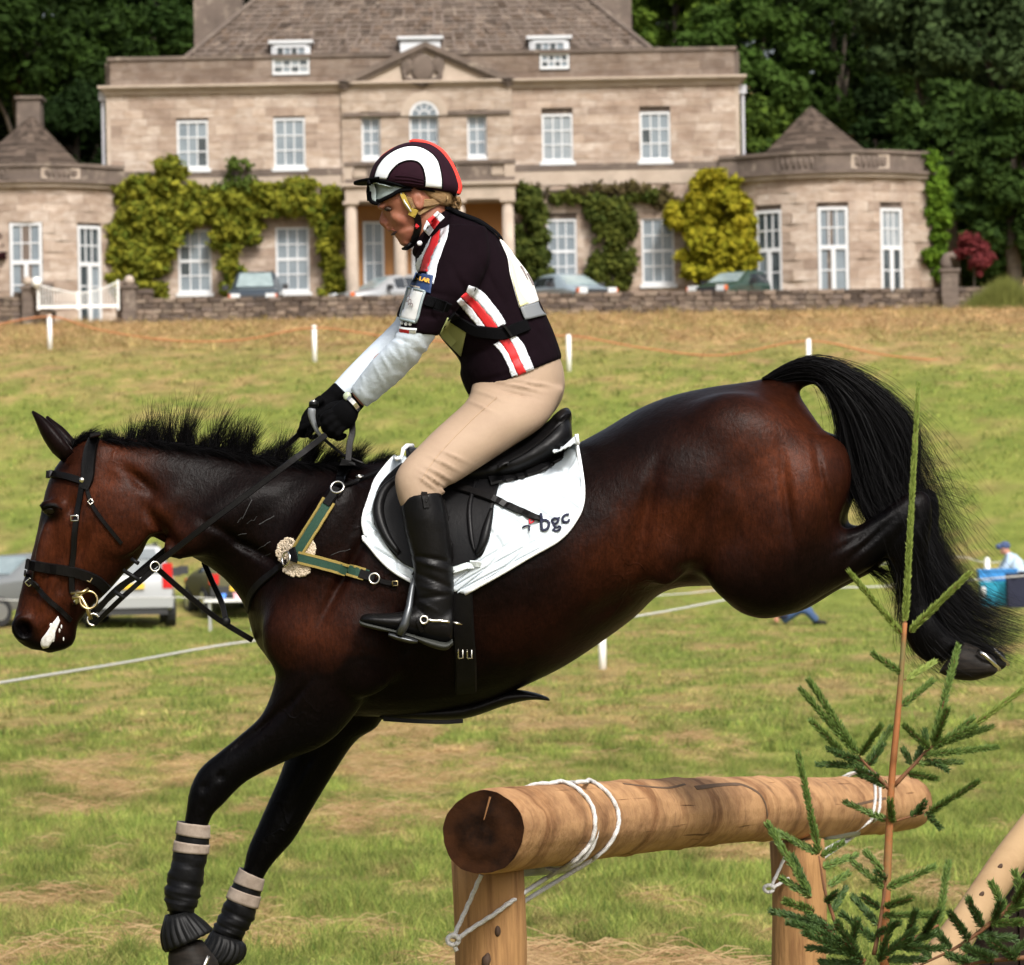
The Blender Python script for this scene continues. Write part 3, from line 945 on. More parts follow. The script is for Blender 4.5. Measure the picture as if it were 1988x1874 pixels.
# ================================================================ trees and shrubs
LEAF = M('tree_leaves', (1, 1, 1), .8, attr='tint', spec=.08, transl=.25)
BARK = M('bark', (.09, .07, .05), .95, (.05, .04, .03), 6, bump=.8, bs=14, dist=.02)
def leaf_cloud(clumps, n, size, ca_, cb_, seed, flat=.0, shell=.55):
    r = np.random.default_rng(seed)
    C = np.array([c[:3] for c in clumps]); R = np.array([c[3] for c in clumps]); B = np.array([c[4] if len(c) > 4 else 1.0 for c in clumps])
    wgt = R ** 2; wgt /= wgt.sum()
    k = r.choice(len(C), n, p=wgt)
    d_ = r.normal(size=(n, 3)); d_ /= np.linalg.norm(d_, axis=1)[:, None]
    rad = R[k] * (shell + (1 - shell) * r.random(n)) * (1 + .18 * r.normal(size=n))
    p = C[k] + d_ * rad[:, None] * np.array([1, 1, .85])
    nrm = d_ * .9 + r.normal(size=(n, 3)) * .55 + np.array([0, 0, .35]); nrm /= np.linalg.norm(nrm, axis=1)[:, None]
    a = np.cross(nrm, r.normal(size=(n, 3))); a /= np.linalg.norm(a, axis=1)[:, None]
    b = np.cross(nrm, a)
    s = size * (.6 + .8 * r.random(n))[:, None]
    V = np.stack([p - a * s, p - b * s * .55 - nrm * s * .1, p + a * s, p + b * s * .55 - nrm * s * .1], 1).reshape(-1, 3)
    Q = np.arange(n * 4).reshape(n, 4)
    t = r.random((n, 1))
    cm = r.random((len(C), 1))[k]
    t = np.clip(.55 * t + .45 * cm, 0, 1)
    col = np.array(ca_) * (1 - t) + np.array(cb_) * t
    col = col * (.8 + .4 * r.random((n, 1))) * B[k][:, None]
    return V, Q, np.repeat(col, 4, axis=0)

def tree(name, label, cat, px, py, rx, ry, D, ca_, cb_, seed, n=11000, leaf=.2, base=None, group=None, nc=46, trunk_r=.35):
    r = random.Random(seed)
    c = P(px, py, D); rx, ry = rx * D / F, ry * D / F
    gx = c.x; g0 = float(gz(gx, D)) if base is None else base
    t = thing(name, label, cat, (gx, D, g0), group)
    cl = []
    for i in range(nc):
        a = r.uniform(0, 2 * math.pi); z = r.uniform(-1, 1); q = r.uniform(.45, .92)
        s = math.sqrt(1 - z * z)
        taper = 1.0 - .25 * max(0, z)
        cl.append((c.x + rx * q * s * math.cos(a) * taper, D + rx * .8 * q * s * math.sin(a) * taper, c.z + ry * q * z, min(rx, ry) * r.uniform(.16, .34)))
    V, Q, C = leaf_cloud(cl, n, leaf, ca_, cb_, seed)
    npmesh('crown', V, Q, LEAF, t, False, C)
    mb = MB()
    top = Vector((c.x, D, c.z + ry * .3)); bot = Vector((gx, D, g0 - .2))
    mb.tube([bot, bot.lerp(top, .5) + Vector((.1 * rx * r.uniform(-1, 1), 0, 0)), top], [trunk_r, trunk_r * .75, trunk_r * .25], 9)
    for i in range(9):
        q = cl[r.randrange(len(cl))]
        s = bot.lerp(top, r.uniform(.45, .95))
        e = Vector(q[:3])
        mb.tube([s, s.lerp(e, .5) + Vector((0, 0, .08 * ry)), e], [trunk_r * .38, trunk_r * .25, trunk_r * .08], 6)
    mb.build('trunk', BARK, t, True)
    return t

DK, DK2 = (.007, .015, .003), (.030, .058, .009)
MD, MD2 = (.013, .029, .006), (.048, .085, .016)
LT, LT2 = (.026, .055, .007), (.095, .145, .018)
GY, GY2 = (.016, .030, .010), (.056, .086, .028)
G_ = 'trees of the wood behind the house'
TR = [
 ('broad dark tree at the far left edge behind the low wing chimney', 40, 60, 190, 200, 184, DK, DK2),
 ('dark leafy tree rising left of the main house corner', 190, 150, 150, 220, 180, DK, DK2),
 ('tall dark green tree between left chimneys at the top edge', 300, 20, 150, 190, 188, MD, DK2),
 ('low dark tree filling the gap behind the left wing roof', 150, 290, 130, 120, 172, DK, MD),
 ('bright green tree beside the right chimney of the house', 1310, 30, 150, 120, 176, LT, LT2),
 ('light green spreading tree behind the right end of the parapet', 1440, 140, 140, 170, 172, LT, MD2),
 ('green tree standing between house and pointed wing roof', 1470, 300, 100, 120, 170, MD, LT2),
 ('tall dark tree behind the pointed wing roof', 1620, 130, 150, 260, 190, DK, DK2),
 ('dark shaded tree right of the pointed wing roof', 1700, 330, 120, 200, 180, DK, MD),
 ('grey green tree at the top right behind the round bush', 1800, 40, 150, 150, 182, GY, GY2),
 ('large grey green tree in the top right corner', 1950, 130, 160, 190, 176, GY, GY2),
 ('rounded mid green tree on the right below the corner tree', 1850, 290, 140, 140, 166, MD, MD2),
 ('bushy green tree at the right edge above the copper bush', 1970, 350, 120, 200, 163, MD, MD2),
 ('dark undergrowth tree behind the copper leaved bush', 1890, 480, 130, 110, 168, DK, DK2),
]
for i, (lab, px, py, rx, ry, D, a, b) in enumerate(TR):
    tree('broadleaf_tree', lab, 'tree', px, py, rx, ry, D, a, b, 100 + i, 13000, .19, group=G_)
# the wood on the hill behind reads as one dark mass
cl = []
for i in range(820):
    px, py = (rng.uniform(-120, 2110) if i < 280 else rng.uniform(-2200, 4200)), rng.uniform(-160, 600)
    q = P(px, py, rng.uniform(212, 232)); cl.append((q.x, q.y, q.z, rng.uniform(1.6, 3.2)))
V, Q, C = leaf_cloud(cl, 150000, .36, DK, (.022, .036, .010), 77, shell=.4)
o = npmesh('woodland', V, Q, LEAF, None, False, C); tag(o, 'dense dark woodland covering the hill behind the house', kind='stuff')

def climber(name, label, blobs, n, leaf, ca_, cb_, seed, depth=(.25, .75), stems=(), cat='climbing plant', shell=.35):
    r = random.Random(seed); cl = []
    D0 = 150 - .5
    for (px, py, rx, ry) in blobs:
        m = max(5, int(rx * ry / 40))
        for i in range(m):
            a, q = r.uniform(0, 6.283), math.sqrt(r.random())
            w = r.uniform(*depth) * (1 + .25 * r.random())
            c = P(px + rx * q * math.cos(a), py + ry * q * math.sin(a), 150 - w)
            cl.append((c.x, c.y, c.z, r.uniform(.10, .34)))
    px, py = stems[0][0] if stems else (blobs[0][0], 590)
    t = thing(name, label, cat, tuple(P(px, 585, 149.6)))
    V, Q, C = leaf_cloud(cl, n, leaf, ca_, cb_, seed, shell=shell)
    npmesh('foliage', V, Q, LEAF, t, False, C)
    mb = MB()
    for st in stems:
        mb.tube([P(a, b, 149.7) for a, b in crom(st, 8)], np.linspace(.07, .02, 8), 6)
    if stems: mb.build('stem', BARK, t, True)
    return t
YG, YG2 = (.05, .085, .010), (.30, .28, .03)
climber('wisteria', 'sprawling yellow green wisteria over the ground floor left of the porch',
        [(330, 335, 30, 30), (285, 390, 60, 45), (275, 470, 75, 65), (255, 535, 48, 42), (330, 420, 50, 35), (385, 392, 55, 36), (450, 405, 45, 40),
         (520, 385, 70, 34), (600, 380, 50, 34), (636, 420, 28, 60), (645, 500, 22, 60), (645, 560, 28, 22), (440, 460, 26, 50), (445, 535, 22, 40), (470, 430, 40, 40), (300, 565, 30, 18)],
        34000, .125, YG, YG2, 5, stems=[[(440, 585), (436, 500), (450, 400)], [(300, 585), (290, 480), (300, 380)], [(650, 580), (640, 480), (600, 390)]])
climber('wall_shrub', 'thin feathery green shoots between the two upper left windows', [(465, 335, 30, 26), (455, 360, 40, 14)], 700, .1, (.05, .085, .012), (.11, .15, .03), 6, stems=[[(462, 380), (465, 320)]])
climber('wall_ivy', 'dark green ivy clinging right beside the porch columns', [(1030, 470, 30, 85), (1024, 395, 22, 34), (1034, 540, 30, 32)], 8500, .11, (.028, .045, .010), (.085, .10, .018), 7, stems=[[(1030, 585), (1026, 470), (1020, 380)]])
climber('wall_ivy', 'brownish green ivy column between the two right ground floor windows', [(1188, 470, 42, 80), (1190, 530, 46, 34), (1186, 420, 46, 30), (1170, 392, 50, 12), (1100, 384, 40, 8), (1250, 380, 40, 9)], 11000, .10, (.035, .055, .012), (.11, .12, .020), 8, (.2, .45), stems=[[(1188, 585), (1190, 470), (1180, 380)]])
climber('dry_creeper', 'sparse brown creeper along the wall above the right ground floor windows', [(1090, 370, 70, 9), (1220, 366, 80, 10), (1290, 390, 30, 18)], 1300, .1, (.07, .05, .028), (.10, .085, .03), 9, (.18, .35), stems=[[(1030, 375), (1150, 368), (1300, 372)]])
climber('golden_shrub', 'tall golden green shrub against the wall beside the right wing', [(1395, 430, 66, 75), (1390, 500, 70, 45), (1385, 365, 45, 32), (1320, 420, 22, 30), (1440, 460, 26, 70)], 15000, .15, (.15, .16, .010), (.36, .30, .022), 10, (.4, 1.2), stems=[[(1390, 585), (1392, 480), (1390, 380)]], cat='shrub')
climber('wall_ivy', 'green ivy growing up the outer end of the right wing', [(1814, 350, 14, 40), (1820, 390, 17, 50), (1822, 440, 18, 60), (1818, 520, 16, 40), (1812, 315, 10, 14)], 6500, .11, (.045, .10, .010), (.13, .22, .02), 12, (.3, .9), stems=[[(1818, 560), (1820, 430), (1815, 320)]])
t = tree('copper_bush', 'small copper red leaved bush beside the stone pillar', 'shrub', 1890, 490, 46, 44, 149, (.075, .016, .018), (.21, .04, .042), 31, 2600, .075, nc=30, trunk_r=.04)
t = tree('purple_shrub', 'dark purple leaved shrub at the left edge by the wing window', 'shrub', -8, 500, 26, 60, 148, (.03, .010, .012), (.07, .02, .022), 32, 900, .09, nc=16, trunk_r=.05)
# reeds of the grassy shrub at the wall's right end
mb_v, mb_c = [], []
tb = thing('grassy_shrub', 'bushy grass clump at the right end of the boundary wall', 'shrub', tuple(gpt(1950, 144)))
n = 2600
bx = rng.normal(1955, 30, n); D_ = rng.uniform(143.2, 145, n)
V, T_, C = [], [], []
for i in range(n):
    b = gpt(bx[i], D_[i]); h = rng.uniform(.6, 1.25) * max(.3, 1 - abs(bx[i] - 1960) / 110); l = rng.normal(0, .18)
    k = len(V)
    V += [b + Vector((-.02, 0, 0)), b + Vector((.02, 0, 0)), b + Vector((l, rng.normal(0, .1), h))]
    T_.append((k, k + 1, k + 2)); f = rng.uniform(.7, 1.2)
    C += [(.13 * f, .14 * f, .035 * f)] * 3
npmesh('foliage', [tuple(v) for v in V], T_, LEAF, tb, False, C)

# ================================================================ boundary wall, pillars, gate
WALLST = M('rubble_stone', (1, 1, 1), .95, (.7, .68, .66), 4, .35, .7, attr='tint', bump=.6, bs=16, spec=.15, dist=.02)
WD = 145.0
wall = thing('boundary_wall', 'long low rubble stone wall along the top of the meadow in front of the house', 'stone wall', tuple(P(900, 617, WD)))
def wtop(px):
    return float(np.interp(px, [-80, 20, 50, 68, 232, 236, 268, 270, 300, 305, 1830, 1990], [583, 576, 560, 550, 546, 546, 548, 566, 570, 581, 560, 557]))
def stone_mesh(seed):
    r = random.Random(seed); bm = bmesh.new()
    bmesh.ops.create_cube(bm, size=1.0)
    for v in bm.verts:
        v.co += Vector((r.uniform(-.09, .09), r.uniform(-.05, .05), r.uniform(-.09, .09)))
    bmesh.ops.bevel(bm, geom=list(bm.edges), offset=.1, segments=1, affect='EDGES')
    me = bpy.data.meshes.new('stone'); bm.to_mesh(me); bm.free()
    f = r.uniform(.75, 1.2); q = r.choice(((.20, .152, .118), (.165, .125, .10), (.24, .19, .15), (.135, .105, .088)))
    setcol(me, [(q[0] * f, q[1] * f, q[2] * f)] * len(me.vertices)); me.materials.append(WALLST)
    return me
stones = [stone_mesh(i) for i in range(14)]
extra = MB(); made = 0
def put_stone(nm, c, sx, sy, sz, ob, parent=wall):
    global made
    me = random.choice(stones)
    if ob:
        o = bpy.data.objects.new(nm, me); COL.objects.link(o); o.parent = parent
        o.location = c - Vector(parent.location); o.scale = (sx, sy, sz); made += 1
    else:
        V = mesh_np(me) * np.array([sx, sy, sz]) + np.array(c)
        col = me.color_attributes['tint'].data[0].color
        extra.add(V.tolist(), [tuple(p.vertices) for p in me.polygons], tuple(col[:3]))
core = MB()
for s, e in ((-700, 70), (232, 2700)):
    xa, xb = P(s, 570, WD).x, P(e, 570, WD).x
    x = xa
    while x < xb:
        px = CX + x / WD * F
        L = random.uniform(.3, .62)
        top = P(px, wtop(px), WD).z; bot = float(gz(x, WD)) - .2
        put_stone('coping_stone', Vector((x + L / 2, WD, top - .07)), L * .98, .56, .16, -95 < px < 2000)
        core.box(x, x + L, WD - .16, WD + .16, bot, top - .1)
        z = top - .16
        lev = 0
        while z > bot:
            h = random.uniform(.13, .2); xx = x - random.uniform(0, .12)
            while xx < x + L - .05:
                l2 = random.uniform(.2, .42)
                put_stone('stone', Vector((xx + l2 / 2, WD - random.uniform(.02, .06), z - h / 2)), l2 * .97, .46, h * .96, lev == 0 and -60 < px < 2000 and random.random() < .8 and made < 285)
                xx += l2
            z -= h; lev += 1
        x += L
core.build('wall_core', STONE_DARK, wall)
o = extra.build('rubble_stonework', WALLST, wall, False, True); o['kind'] = 'stuff'

def pillar(label, px, y_top, wpx, finial, D=144.6):
    c = P(px, y_top, D); h = wpx * D / F / 2; g = float(gz(c.x, D))
    t = thing('gate_pier', label, 'gate pier', (c.x, D, g))
    z = g - .1; k = 0
    while z < c.z - .05:
        hh = min(.24, c.z - z)
        o_ = random.uniform(-.015, .015)
        MB().box(c.x - h + o_, c.x + h + o_, D - h, D + h, z, z + hh - .01).build('stone', STONE_DARK, t)
        z += hh
    MB().box(c.x - h - .06, c.x + h + .06, D - h - .06, D + h + .06, c.z, c.z + .1).build('cap', STONE_DARK, t)
    mb = MB()
    if finial == 'ball':
        V, Fc = ell_data((c.x, D, c.z + .26), .17, .17, .17); mb.add(V, Fc); mb.tube([(c.x, D, c.z + .08), (c.x, D, c.z + .16)], [.13, .06], 10)
    else:
        mb.tube([(c.x - .08, D, c.z + .1), (c.x - .12, D, c.z + .32), (c.x - .06, D, c.z + .52), (c.x + .1, D, c.z + .56), (c.x + .2, D, c.z + .44)], [.2, .19, .15, .12, .07], 9)
    mb.build('finial', STONE_DARK if finial != 'ball' else STONE_TRIM, t, True)
pillar('stone gate pier left of the white gate with a ball finial', 54, 562, 20, 'ball')
pillar('stone gate pier right of the white gate with a ball finial', 251, 560, 26, 'ball')
pillar('tall stone pillar with a scroll top at the right end of the wall', 1843, 528, 32, 'scroll')
gt = thing('white_gate', 'white painted gate with a dipping top rail between stone piers', 'gate', tuple(P(152, 602, 144.4)))
top = crom([(74, 553), (110, 562), (152, 569), (195, 561), (229, 547)], 21)
MB().tube([P(a, b, 144.4) for a, b in top], .022, 6).build('top_rail', WHITE_PAINT, gt, True)
a, b = P(72, 597, 144.4), P(231, 592, 144.4)
MB().box(a.x, b.x, 144.36, 144.44, a.z - .05, a.z + .05).build('bottom_rail', WHITE_PAINT, gt)
a, b = P(72, 588, 144.4), P(231, 586, 144.4)
for x_, y_ in ((74, 548), (229, 544), (150, 566)):
    q, g_ = P(x_, y_, 144.4), P(x_, 602, 144.4)
    MB().box(q.x - .035, q.x + .035, 144.34, 144.46, g_.z, q.z).build('gate_stile', WHITE_PAINT, gt)
for i in range(26):
    px = 80 + i * 5.7
    y_ = float(np.interp(px, top[:, 0], top[:, 1]))
    q, g_ = P(px, y_, 144.4), P(px, 598, 144.4)
    MB().tube([(q.x, 144.4, g_.z), (q.x, 144.4, q.z)], .016, 5).build('gate_bar', WHITE_PAINT, gt)
o = MB(); V, Fc = ell_data(P(71, 548, 144.2), .16, .16, .18); o.add(V, Fc).tube([P(71, 560, 144.2), P(71, 551, 144.2)], [.05, .05], 8)
tag(o.build('globe_lamp', WHITE_PAINT, None, True), 'round white globe lamp beside the left gate pier', 'lamp')

# ================================================================ course ropes and posts
def ground_at(px, py, D0=20, D1=150):
    for D in np.arange(D0, D1, .1):
        q = P(px, py, D)
        if q.z <= float(gz(q.x, D)): return q
    return P(px, py, D1)
def post(label, px, y0, y1, wpx, D0, cap=True):
    g_ = ground_at(px, y1, D0); D = g_.y; h = P(px, y0, D).z - g_.z; r = wpx * D / F / 2
    t = thing('rope_post', label, 'post', tuple(g_), 'white posts carrying the course rope')
    MB().tube([(g_.x, D, g_.z - .15), (g_.x, D, g_.z + h)], [r, r], 10).build('stake', WHITE_PAINT, t, True)
    MB().tube([(g_.x, D, g_.z + h), (g_.x, D, g_.z + h + r * .7)], [r * 1.05, r * .55], 10).build('cap', WHITE_PAINT if not cap else M('wooden_cap', (.36, .22, .12), .8), t, True)
    return D, g_, h
post('leftmost white post on the slope below the white gate', 97, 612, 679, 9, 105)
post('white post on the slope left of the rider', 611, 632, 703, 9, 105)
post('white post on the slope just behind the rider back', 1105, 650, 721, 9, 105)
post('white post above the horse croup', 1571, 658, 738, 9, 105)
post('white post low under the horse belly', 1170, 1196, 1300, 15, 45, False)
post('white post beside the man with the blue cap', 1918, 1086, 1168, 11, 60, False)
ORANGE = M('orange_rope', (.42, .17, .07), .9)
o = MB().tube([P(a, b, 121.5) for a, b in crom([(-80, 650), (-10, 632), (97, 615), (190, 640), (330, 661), (470, 660), (611, 637), (760, 655), (880, 664), (1000, 662), (1105, 652), (1250, 676), (1400, 690), (1571, 662), (1720, 690), (1870, 700), (2060, 690)], 90)], .024, 5).build('course_rope', ORANGE, None, True)
tag(o, 'thin orange rope sagging between the white posts across the slope', 'rope')
o = MB().tube([P(a, b, d_) for a, b, d_ in crom([(-60, 1336, 38), (0, 1326, 40), (240, 1287, 47), (480, 1246, 53), (800, 1216, 57), (1170, 1205, 60), (1500, 1150, 66), (1750, 1137, 70), (1988, 1118, 76), (2060, 1112, 78)], 60)], .015, 6).build('course_rope', ROPE, None, True)
tag(o, 'thick white rope running low behind the horse from the left edge', 'rope')
o = MB().tube([P(a, b, 80) for a, b in crom([(-60, 1160), (60, 1166), (350, 1160), (700, 1172), (1300, 1155), (1650, 1104), (1850, 1082), (1918, 1092), (2060, 1085)], 60)], .011, 6).build('course_rope', ROPE, None, True)
tag(o, 'thin white rope passing in front of the parked silver cars', 'rope')

# ================================================================ vehicles
TYRE = M('tyre_rubber', (.015, .015, .016), .85)
RIM = M('alloy_rim', (.5, .5, .5), .35, metal=.8)
RED_L = M('red_lamp', (.45, .01, .01), .25)
CLEAR_L = M('headlamp_glass', (.6, .62, .62), .15)
PLATE_Y = M('yellow_plate', (.65, .42, .03), .5)
PLATE_W = M('white_plate', (.7, .7, .66), .5)
TRIMB = M('black_trim', (.02, .02, .022), .55)
AMBER = M('amber_lamp', (.6, .12, .02), .3)
SUVP = [(-.5, .72, .80, .93), (-.492, .95, 1.02, .92), (-.475, 1.0, 1.36, .80), (-.435, 1.02, -.05, .72), (-.2, 1.0, 0, .72), (.06, .98, -.05, .70), (.22, .96, 1.03, .88), (.44, .86, .93, .88), (.49, .62, .74, .86), (.5, .5, .55, .8)]
SALP = [(-.5, .6, .68, .9), (-.49, .80, .88, .9), (-.36, .86, .95, .86), (-.22, .86, -.03, .68), (-.02, .85, 0, .68), (.08, .84, -.06, .68), (.27, .82, .90, .86), (.45, .70, .76, .86), (.49, .55, .62, .84), (.5, .45, .48, .8)]
def car(name, label, loc, rz, L, Wd, H, paint, prof=SUVP, plate=None, front=True, group='parked vehicles'):
    t = thing(name, label, 'car', (0, 0, 0), group)
    hw = Wd / 2
    R = Matrix.Rotation(rz, 3, 'Z'); o3 = Vector(loc)
    T = lambda q: o3 + R @ Vector(q)
    st = []
    for x, zs, zt, kt in prof:
        zt = H + zt if zt <= 0 else zt
        z0 = .34 if abs(x) < .47 else .42
        nose = 1 - .10 * max(0, (abs(x) - .4) / .1)
        st.append((x * L, z0, zs, zt, hw * nose, hw * kt * nose))
    def ringpt(s):
        x, z0, zs, zt, a, b = s
        r_ = min(.06, (zt - zs) * .3)
        return [(x, -a * .9, z0), (x, -a, z0 + .18), (x, -a, zs - .04), (x, -a * .97, zs), (x, -b, zt - r_), (x, -b * .86, zt), (x, b * .86, zt), (x, b, zt - r_), (x, a * .97, zs), (x, a, zs - .04), (x, a, z0 + .18), (x, a * .9, z0)]
    V, Fc = [], []
    for s in st: V += ringpt(s)
    m_ = 12
    for i in range(len(st) - 1):
        for j in range(m_):
            Fc.append((i * m_ + j, i * m_ + (j + 1) % m_, (i + 1) * m_ + (j + 1) % m_, (i + 1) * m_ + j))
    Fc.append(tuple(range(m_ - 1, -1, -1))); Fc.append(tuple(range((len(st) - 1) * m_, len(st) * m_)))
    me = bpy.data.meshes.new('body'); me.from_pydata([tuple(T(v)) for v in V], [], Fc)
    bm = bmesh.new(); bm.from_mesh(me); bmesh.ops.recalc_face_normals(bm, faces=bm.faces); bm.to_mesh(me); bm.free()
    me.materials.append(paint)
    me.polygons.foreach_set('use_smooth', np.ones(len(me.polygons), bool)); me.set_sharp_from_angle(angle=math.radians(32))
    link('body', me, None, t)
    def panel(nm, q, mat_, off, parent=None):
        q = [Vector(p) for p in q]
        n_ = (q[1] - q[0]).cross(q[3] - q[0]).normalized()
        c = sum(q, Vector()) / 4
        if n_.dot(c - Vector((0, 0, .8))) < 0: n_ = -n_
        A = [p + n_ * off for p in q] + [p - n_ * .02 for p in q]
        return npmesh(nm, [T(p) for p in A], [(0, 1, 2, 3), (7, 6, 5, 4), (0, 4, 5, 1), (1, 5, 6, 2), (2, 6, 7, 3), (3, 7, 4, 0)], mat_, parent or t, False)
    def at(s, j, u):
        r_ = ringpt(s); a, b = Vector(r_[j]), Vector(r_[j + 1]); return a.lerp(b, u)
    # side glass between the cabin stations
    cab = [s for s in st if s[3] > H - .12]
    idx_ = [st.index(s) for s in cab]
    i0, i1 = idx_[0], idx_[-1]
    for side in (3, 7):
        lo, hi = (.12, .9) if side == 3 else (.88, .1)
        for k in range(i0, i1):
            a, b = st[k], st[k + 1]
            q = [at(a, side, lo), at(b, side, lo), at(b, side, hi), at(a, side, hi)]
            c = sum(q, Vector()) / 4
            panel('side_window', [c + (p - c) * .93 for p in q], GLASS_DARK, .012)
    a, b = st[i1], st[i1 + 1]
    ra, rb = ringpt(a), ringpt(b)
    q = [Vector(rb[5]).lerp(Vector(ra[5]), .06), Vector(rb[6]).lerp(Vector(ra[6]), .06), Vector(ra[6]).lerp(Vector(rb[6]), .08), Vector(ra[5]).lerp(Vector(rb[5]), .08)]
    c = sum(q, Vector()) / 4
    SCREEN = bpy.data.materials.get('car_screen') or M('car_screen', (.33, .40, .40), .06, (.18, .23, .24), 1.2, spec=.8)
    panel('windscreen', [c + (p - c) * .95 for p in q], SCREEN, .016)
    a, b = st[i0], st[i0 - 1]
    ra, rb = ringpt(a), ringpt(b)
    q = [Vector(rb[5]).lerp(Vector(ra[5]), .05), Vector(rb[6]).lerp(Vector(ra[6]), .05), Vector(ra[6]).lerp(Vector(rb[6]), .15), Vector(ra[5]).lerp(Vector(rb[5]), .15)]
    c = sum(q, Vector()) / 4
    panel('rear_window', [c + (p - c) * .92 for p in q], bpy.data.materials.get('rear_glass') or M('rear_glass', (.12, .14, .15), .1, (.2, .22, .23), 2, spec=.6), .016)
    if H > 1.5:
        for (x0, z0_, k0), (x1, z1_, k1) in (((-.491, 1.07, .84), (-.4755, 1.355, .70)), ((-.4755, 1.36, .70), (-.441, H - .14, .62))):
            panel('rear_window', [(x0 * L, -hw * k0, z0_), (x0 * L, hw * k0, z0_), (x1 * L, hw * k1, z1_), (x1 * L, -hw * k1, z1_)], bpy.data.materials.get('rear_glass'), .02)
    # wheels
    wr_ = .34 if H > 1.5 else .31
    for sx in (-.30, .31):
        for sy in (-1, 1):
            y = sy * (hw - .1)
            w_ = MB().tube([(sx * L, y - .11, wr_), (sx * L, y - .09, wr_), (sx * L, y + .09, wr_), (sx * L, y + .11, wr_)], [wr_ * .9, wr_, wr_, wr_ * .9], 20, T=T).build('wheel', TYRE, t, False)
            yy = sy * (hw + .012)
            MB().tube([(sx * L, yy - sy * .02, wr_), (sx * L, yy, wr_)], [wr_ * .62, wr_ * .58], 14, T=T).build('rim', RIM, w_, False)
    xb, xf = -L / 2, L / 2
    MB().box(xb - .06, xb + .12, -hw * .92, hw * .92, .40, .60, T=T).build('rear_bumper', TRIMB if H < 1.4 else paint, t)
    MB().box(xb - .02, xb + .2, -hw * .8, hw * .8, .26, .395, T=T).build('rear_valance', TRIMB, t)
    MB().box(xf - .14, xf + .06, -hw * .84, hw * .84, .36, .56, T=T).build('front_bumper', TRIMB, t)
    MB().box(xf - .08, xf + .02, -hw * .45, hw * .45, .57, .72, T=T).build('grille', TRIMB, t)
    hz = .86 if H > 1.5 else .72
    for sy in (-1, 1):
        MB().box(xb - .022, xb + .1, sy * hw * .80 - .1, sy * hw * .80 + .1, hz - .08, hz + (.42 if H > 1.5 else .14), T=T).build('tail_light', RED_L, t)
        h_ = MB().box(xf - .13, xf + .024, sy * hw * .66 - .16, sy * hw * .66 + .16, .58, .78, T=T).build('headlight', CLEAR_L, t)
        MB().box(xf - .14, xf + .02, sy * hw * .85 - .05, sy * hw * .85 + .05, .6, .76, T=T).build('indicator', AMBER, t)
        mx = st[i1][0] + .35
        MB().box(mx - .08, mx + .06, sy * (hw + .02) if sy > 0 else -hw - .22, hw + .22 if sy > 0 else -hw - .02, hz + .13, hz + .31, T=T).build('wing_mirror', TRIMB, t)
    MB().box(xb - .075, xb - .055, -.26, .26, .78 if H > 1.5 else .5, .89 if H > 1.5 else .61, T=T).build('number_plate', PLATE_Y, t)
    MB().box(xf + .055, xf + .07, -.26, .26, .42, .53, T=T).build('number_plate', PLATE_W, t)
    for s in (-1, 1):
        MB().tube([(st[i0][0], s * hw * .6, H + .03), (st[i1][0], s * hw * .6, H + .01)], .02, 6, T=T).build('roof_rail', TRIMB, t) if H > 1.5 else None
    t.location = (0, 0, 0)
    return t
SILVER = M('silver_paint', (.36, .37, .38), .35, metal=.4, coat=.3)
DKBLUE = M('dark_blue_paint', (.03, .04, .052), .3, coat=.5)
GRN = M('dark_green_paint', (.025, .05, .04), .3, coat=.4)
BLUESIL = M('pale_blue_paint', (.30, .37, .42), .32, metal=.3, coat=.4)
GREYP = M('grey_paint', (.20, .21, .21), .32, metal=.3, coat=.4)
OLIVE = M('olive_paint', (.07, .065, .022), .7)
def on_ground(px, D): q = gpt(px, D); return (q.x, q.y, q.z)
PIo2 = math.pi / 2
car('parked_estate', 'silver estate car seen from behind under the horse chin', on_ground(246, 88.5), PIo2 + .12, 4.5, 1.80, 1.66, SILVER)
car('parked_hatchback', 'grey car at the left edge facing out of the picture', on_ground(48, 89.5), math.pi + .75, 4.2, 1.75, 1.5, GREYP)
car('parked_offroader', 'dark blue off road car facing out over the stone wall left of the porch', on_ground(506, 149.3), -PIo2, 4.4, 1.82, 1.68, DKBLUE)
car('parked_saloon', 'silver car parked in front of the porch beside the rider arm', on_ground(770, 148.2), -PIo2 - 1.0, 4.2, 1.70, 1.42, SILVER, SALP)
car('parked_saloon', 'pale blue car half hidden by the wall below a right ground floor window', on_ground(1108, 148.6), -PIo2 + .5, 4.3, 1.72, 1.36, BLUESIL, SALP)
car('parked_saloon', 'green blue car roof behind the wall below the golden shrub', on_ground(1443, 148.6), -PIo2 - .6, 4.3, 1.72, 1.36, GRN, SALP)
car('utility_buggy', 'low olive green utility vehicle behind the white folding table', on_ground(440, 92), PIo2 + .3, 2.4, 1.45, 1.12, OLIVE, SALP)

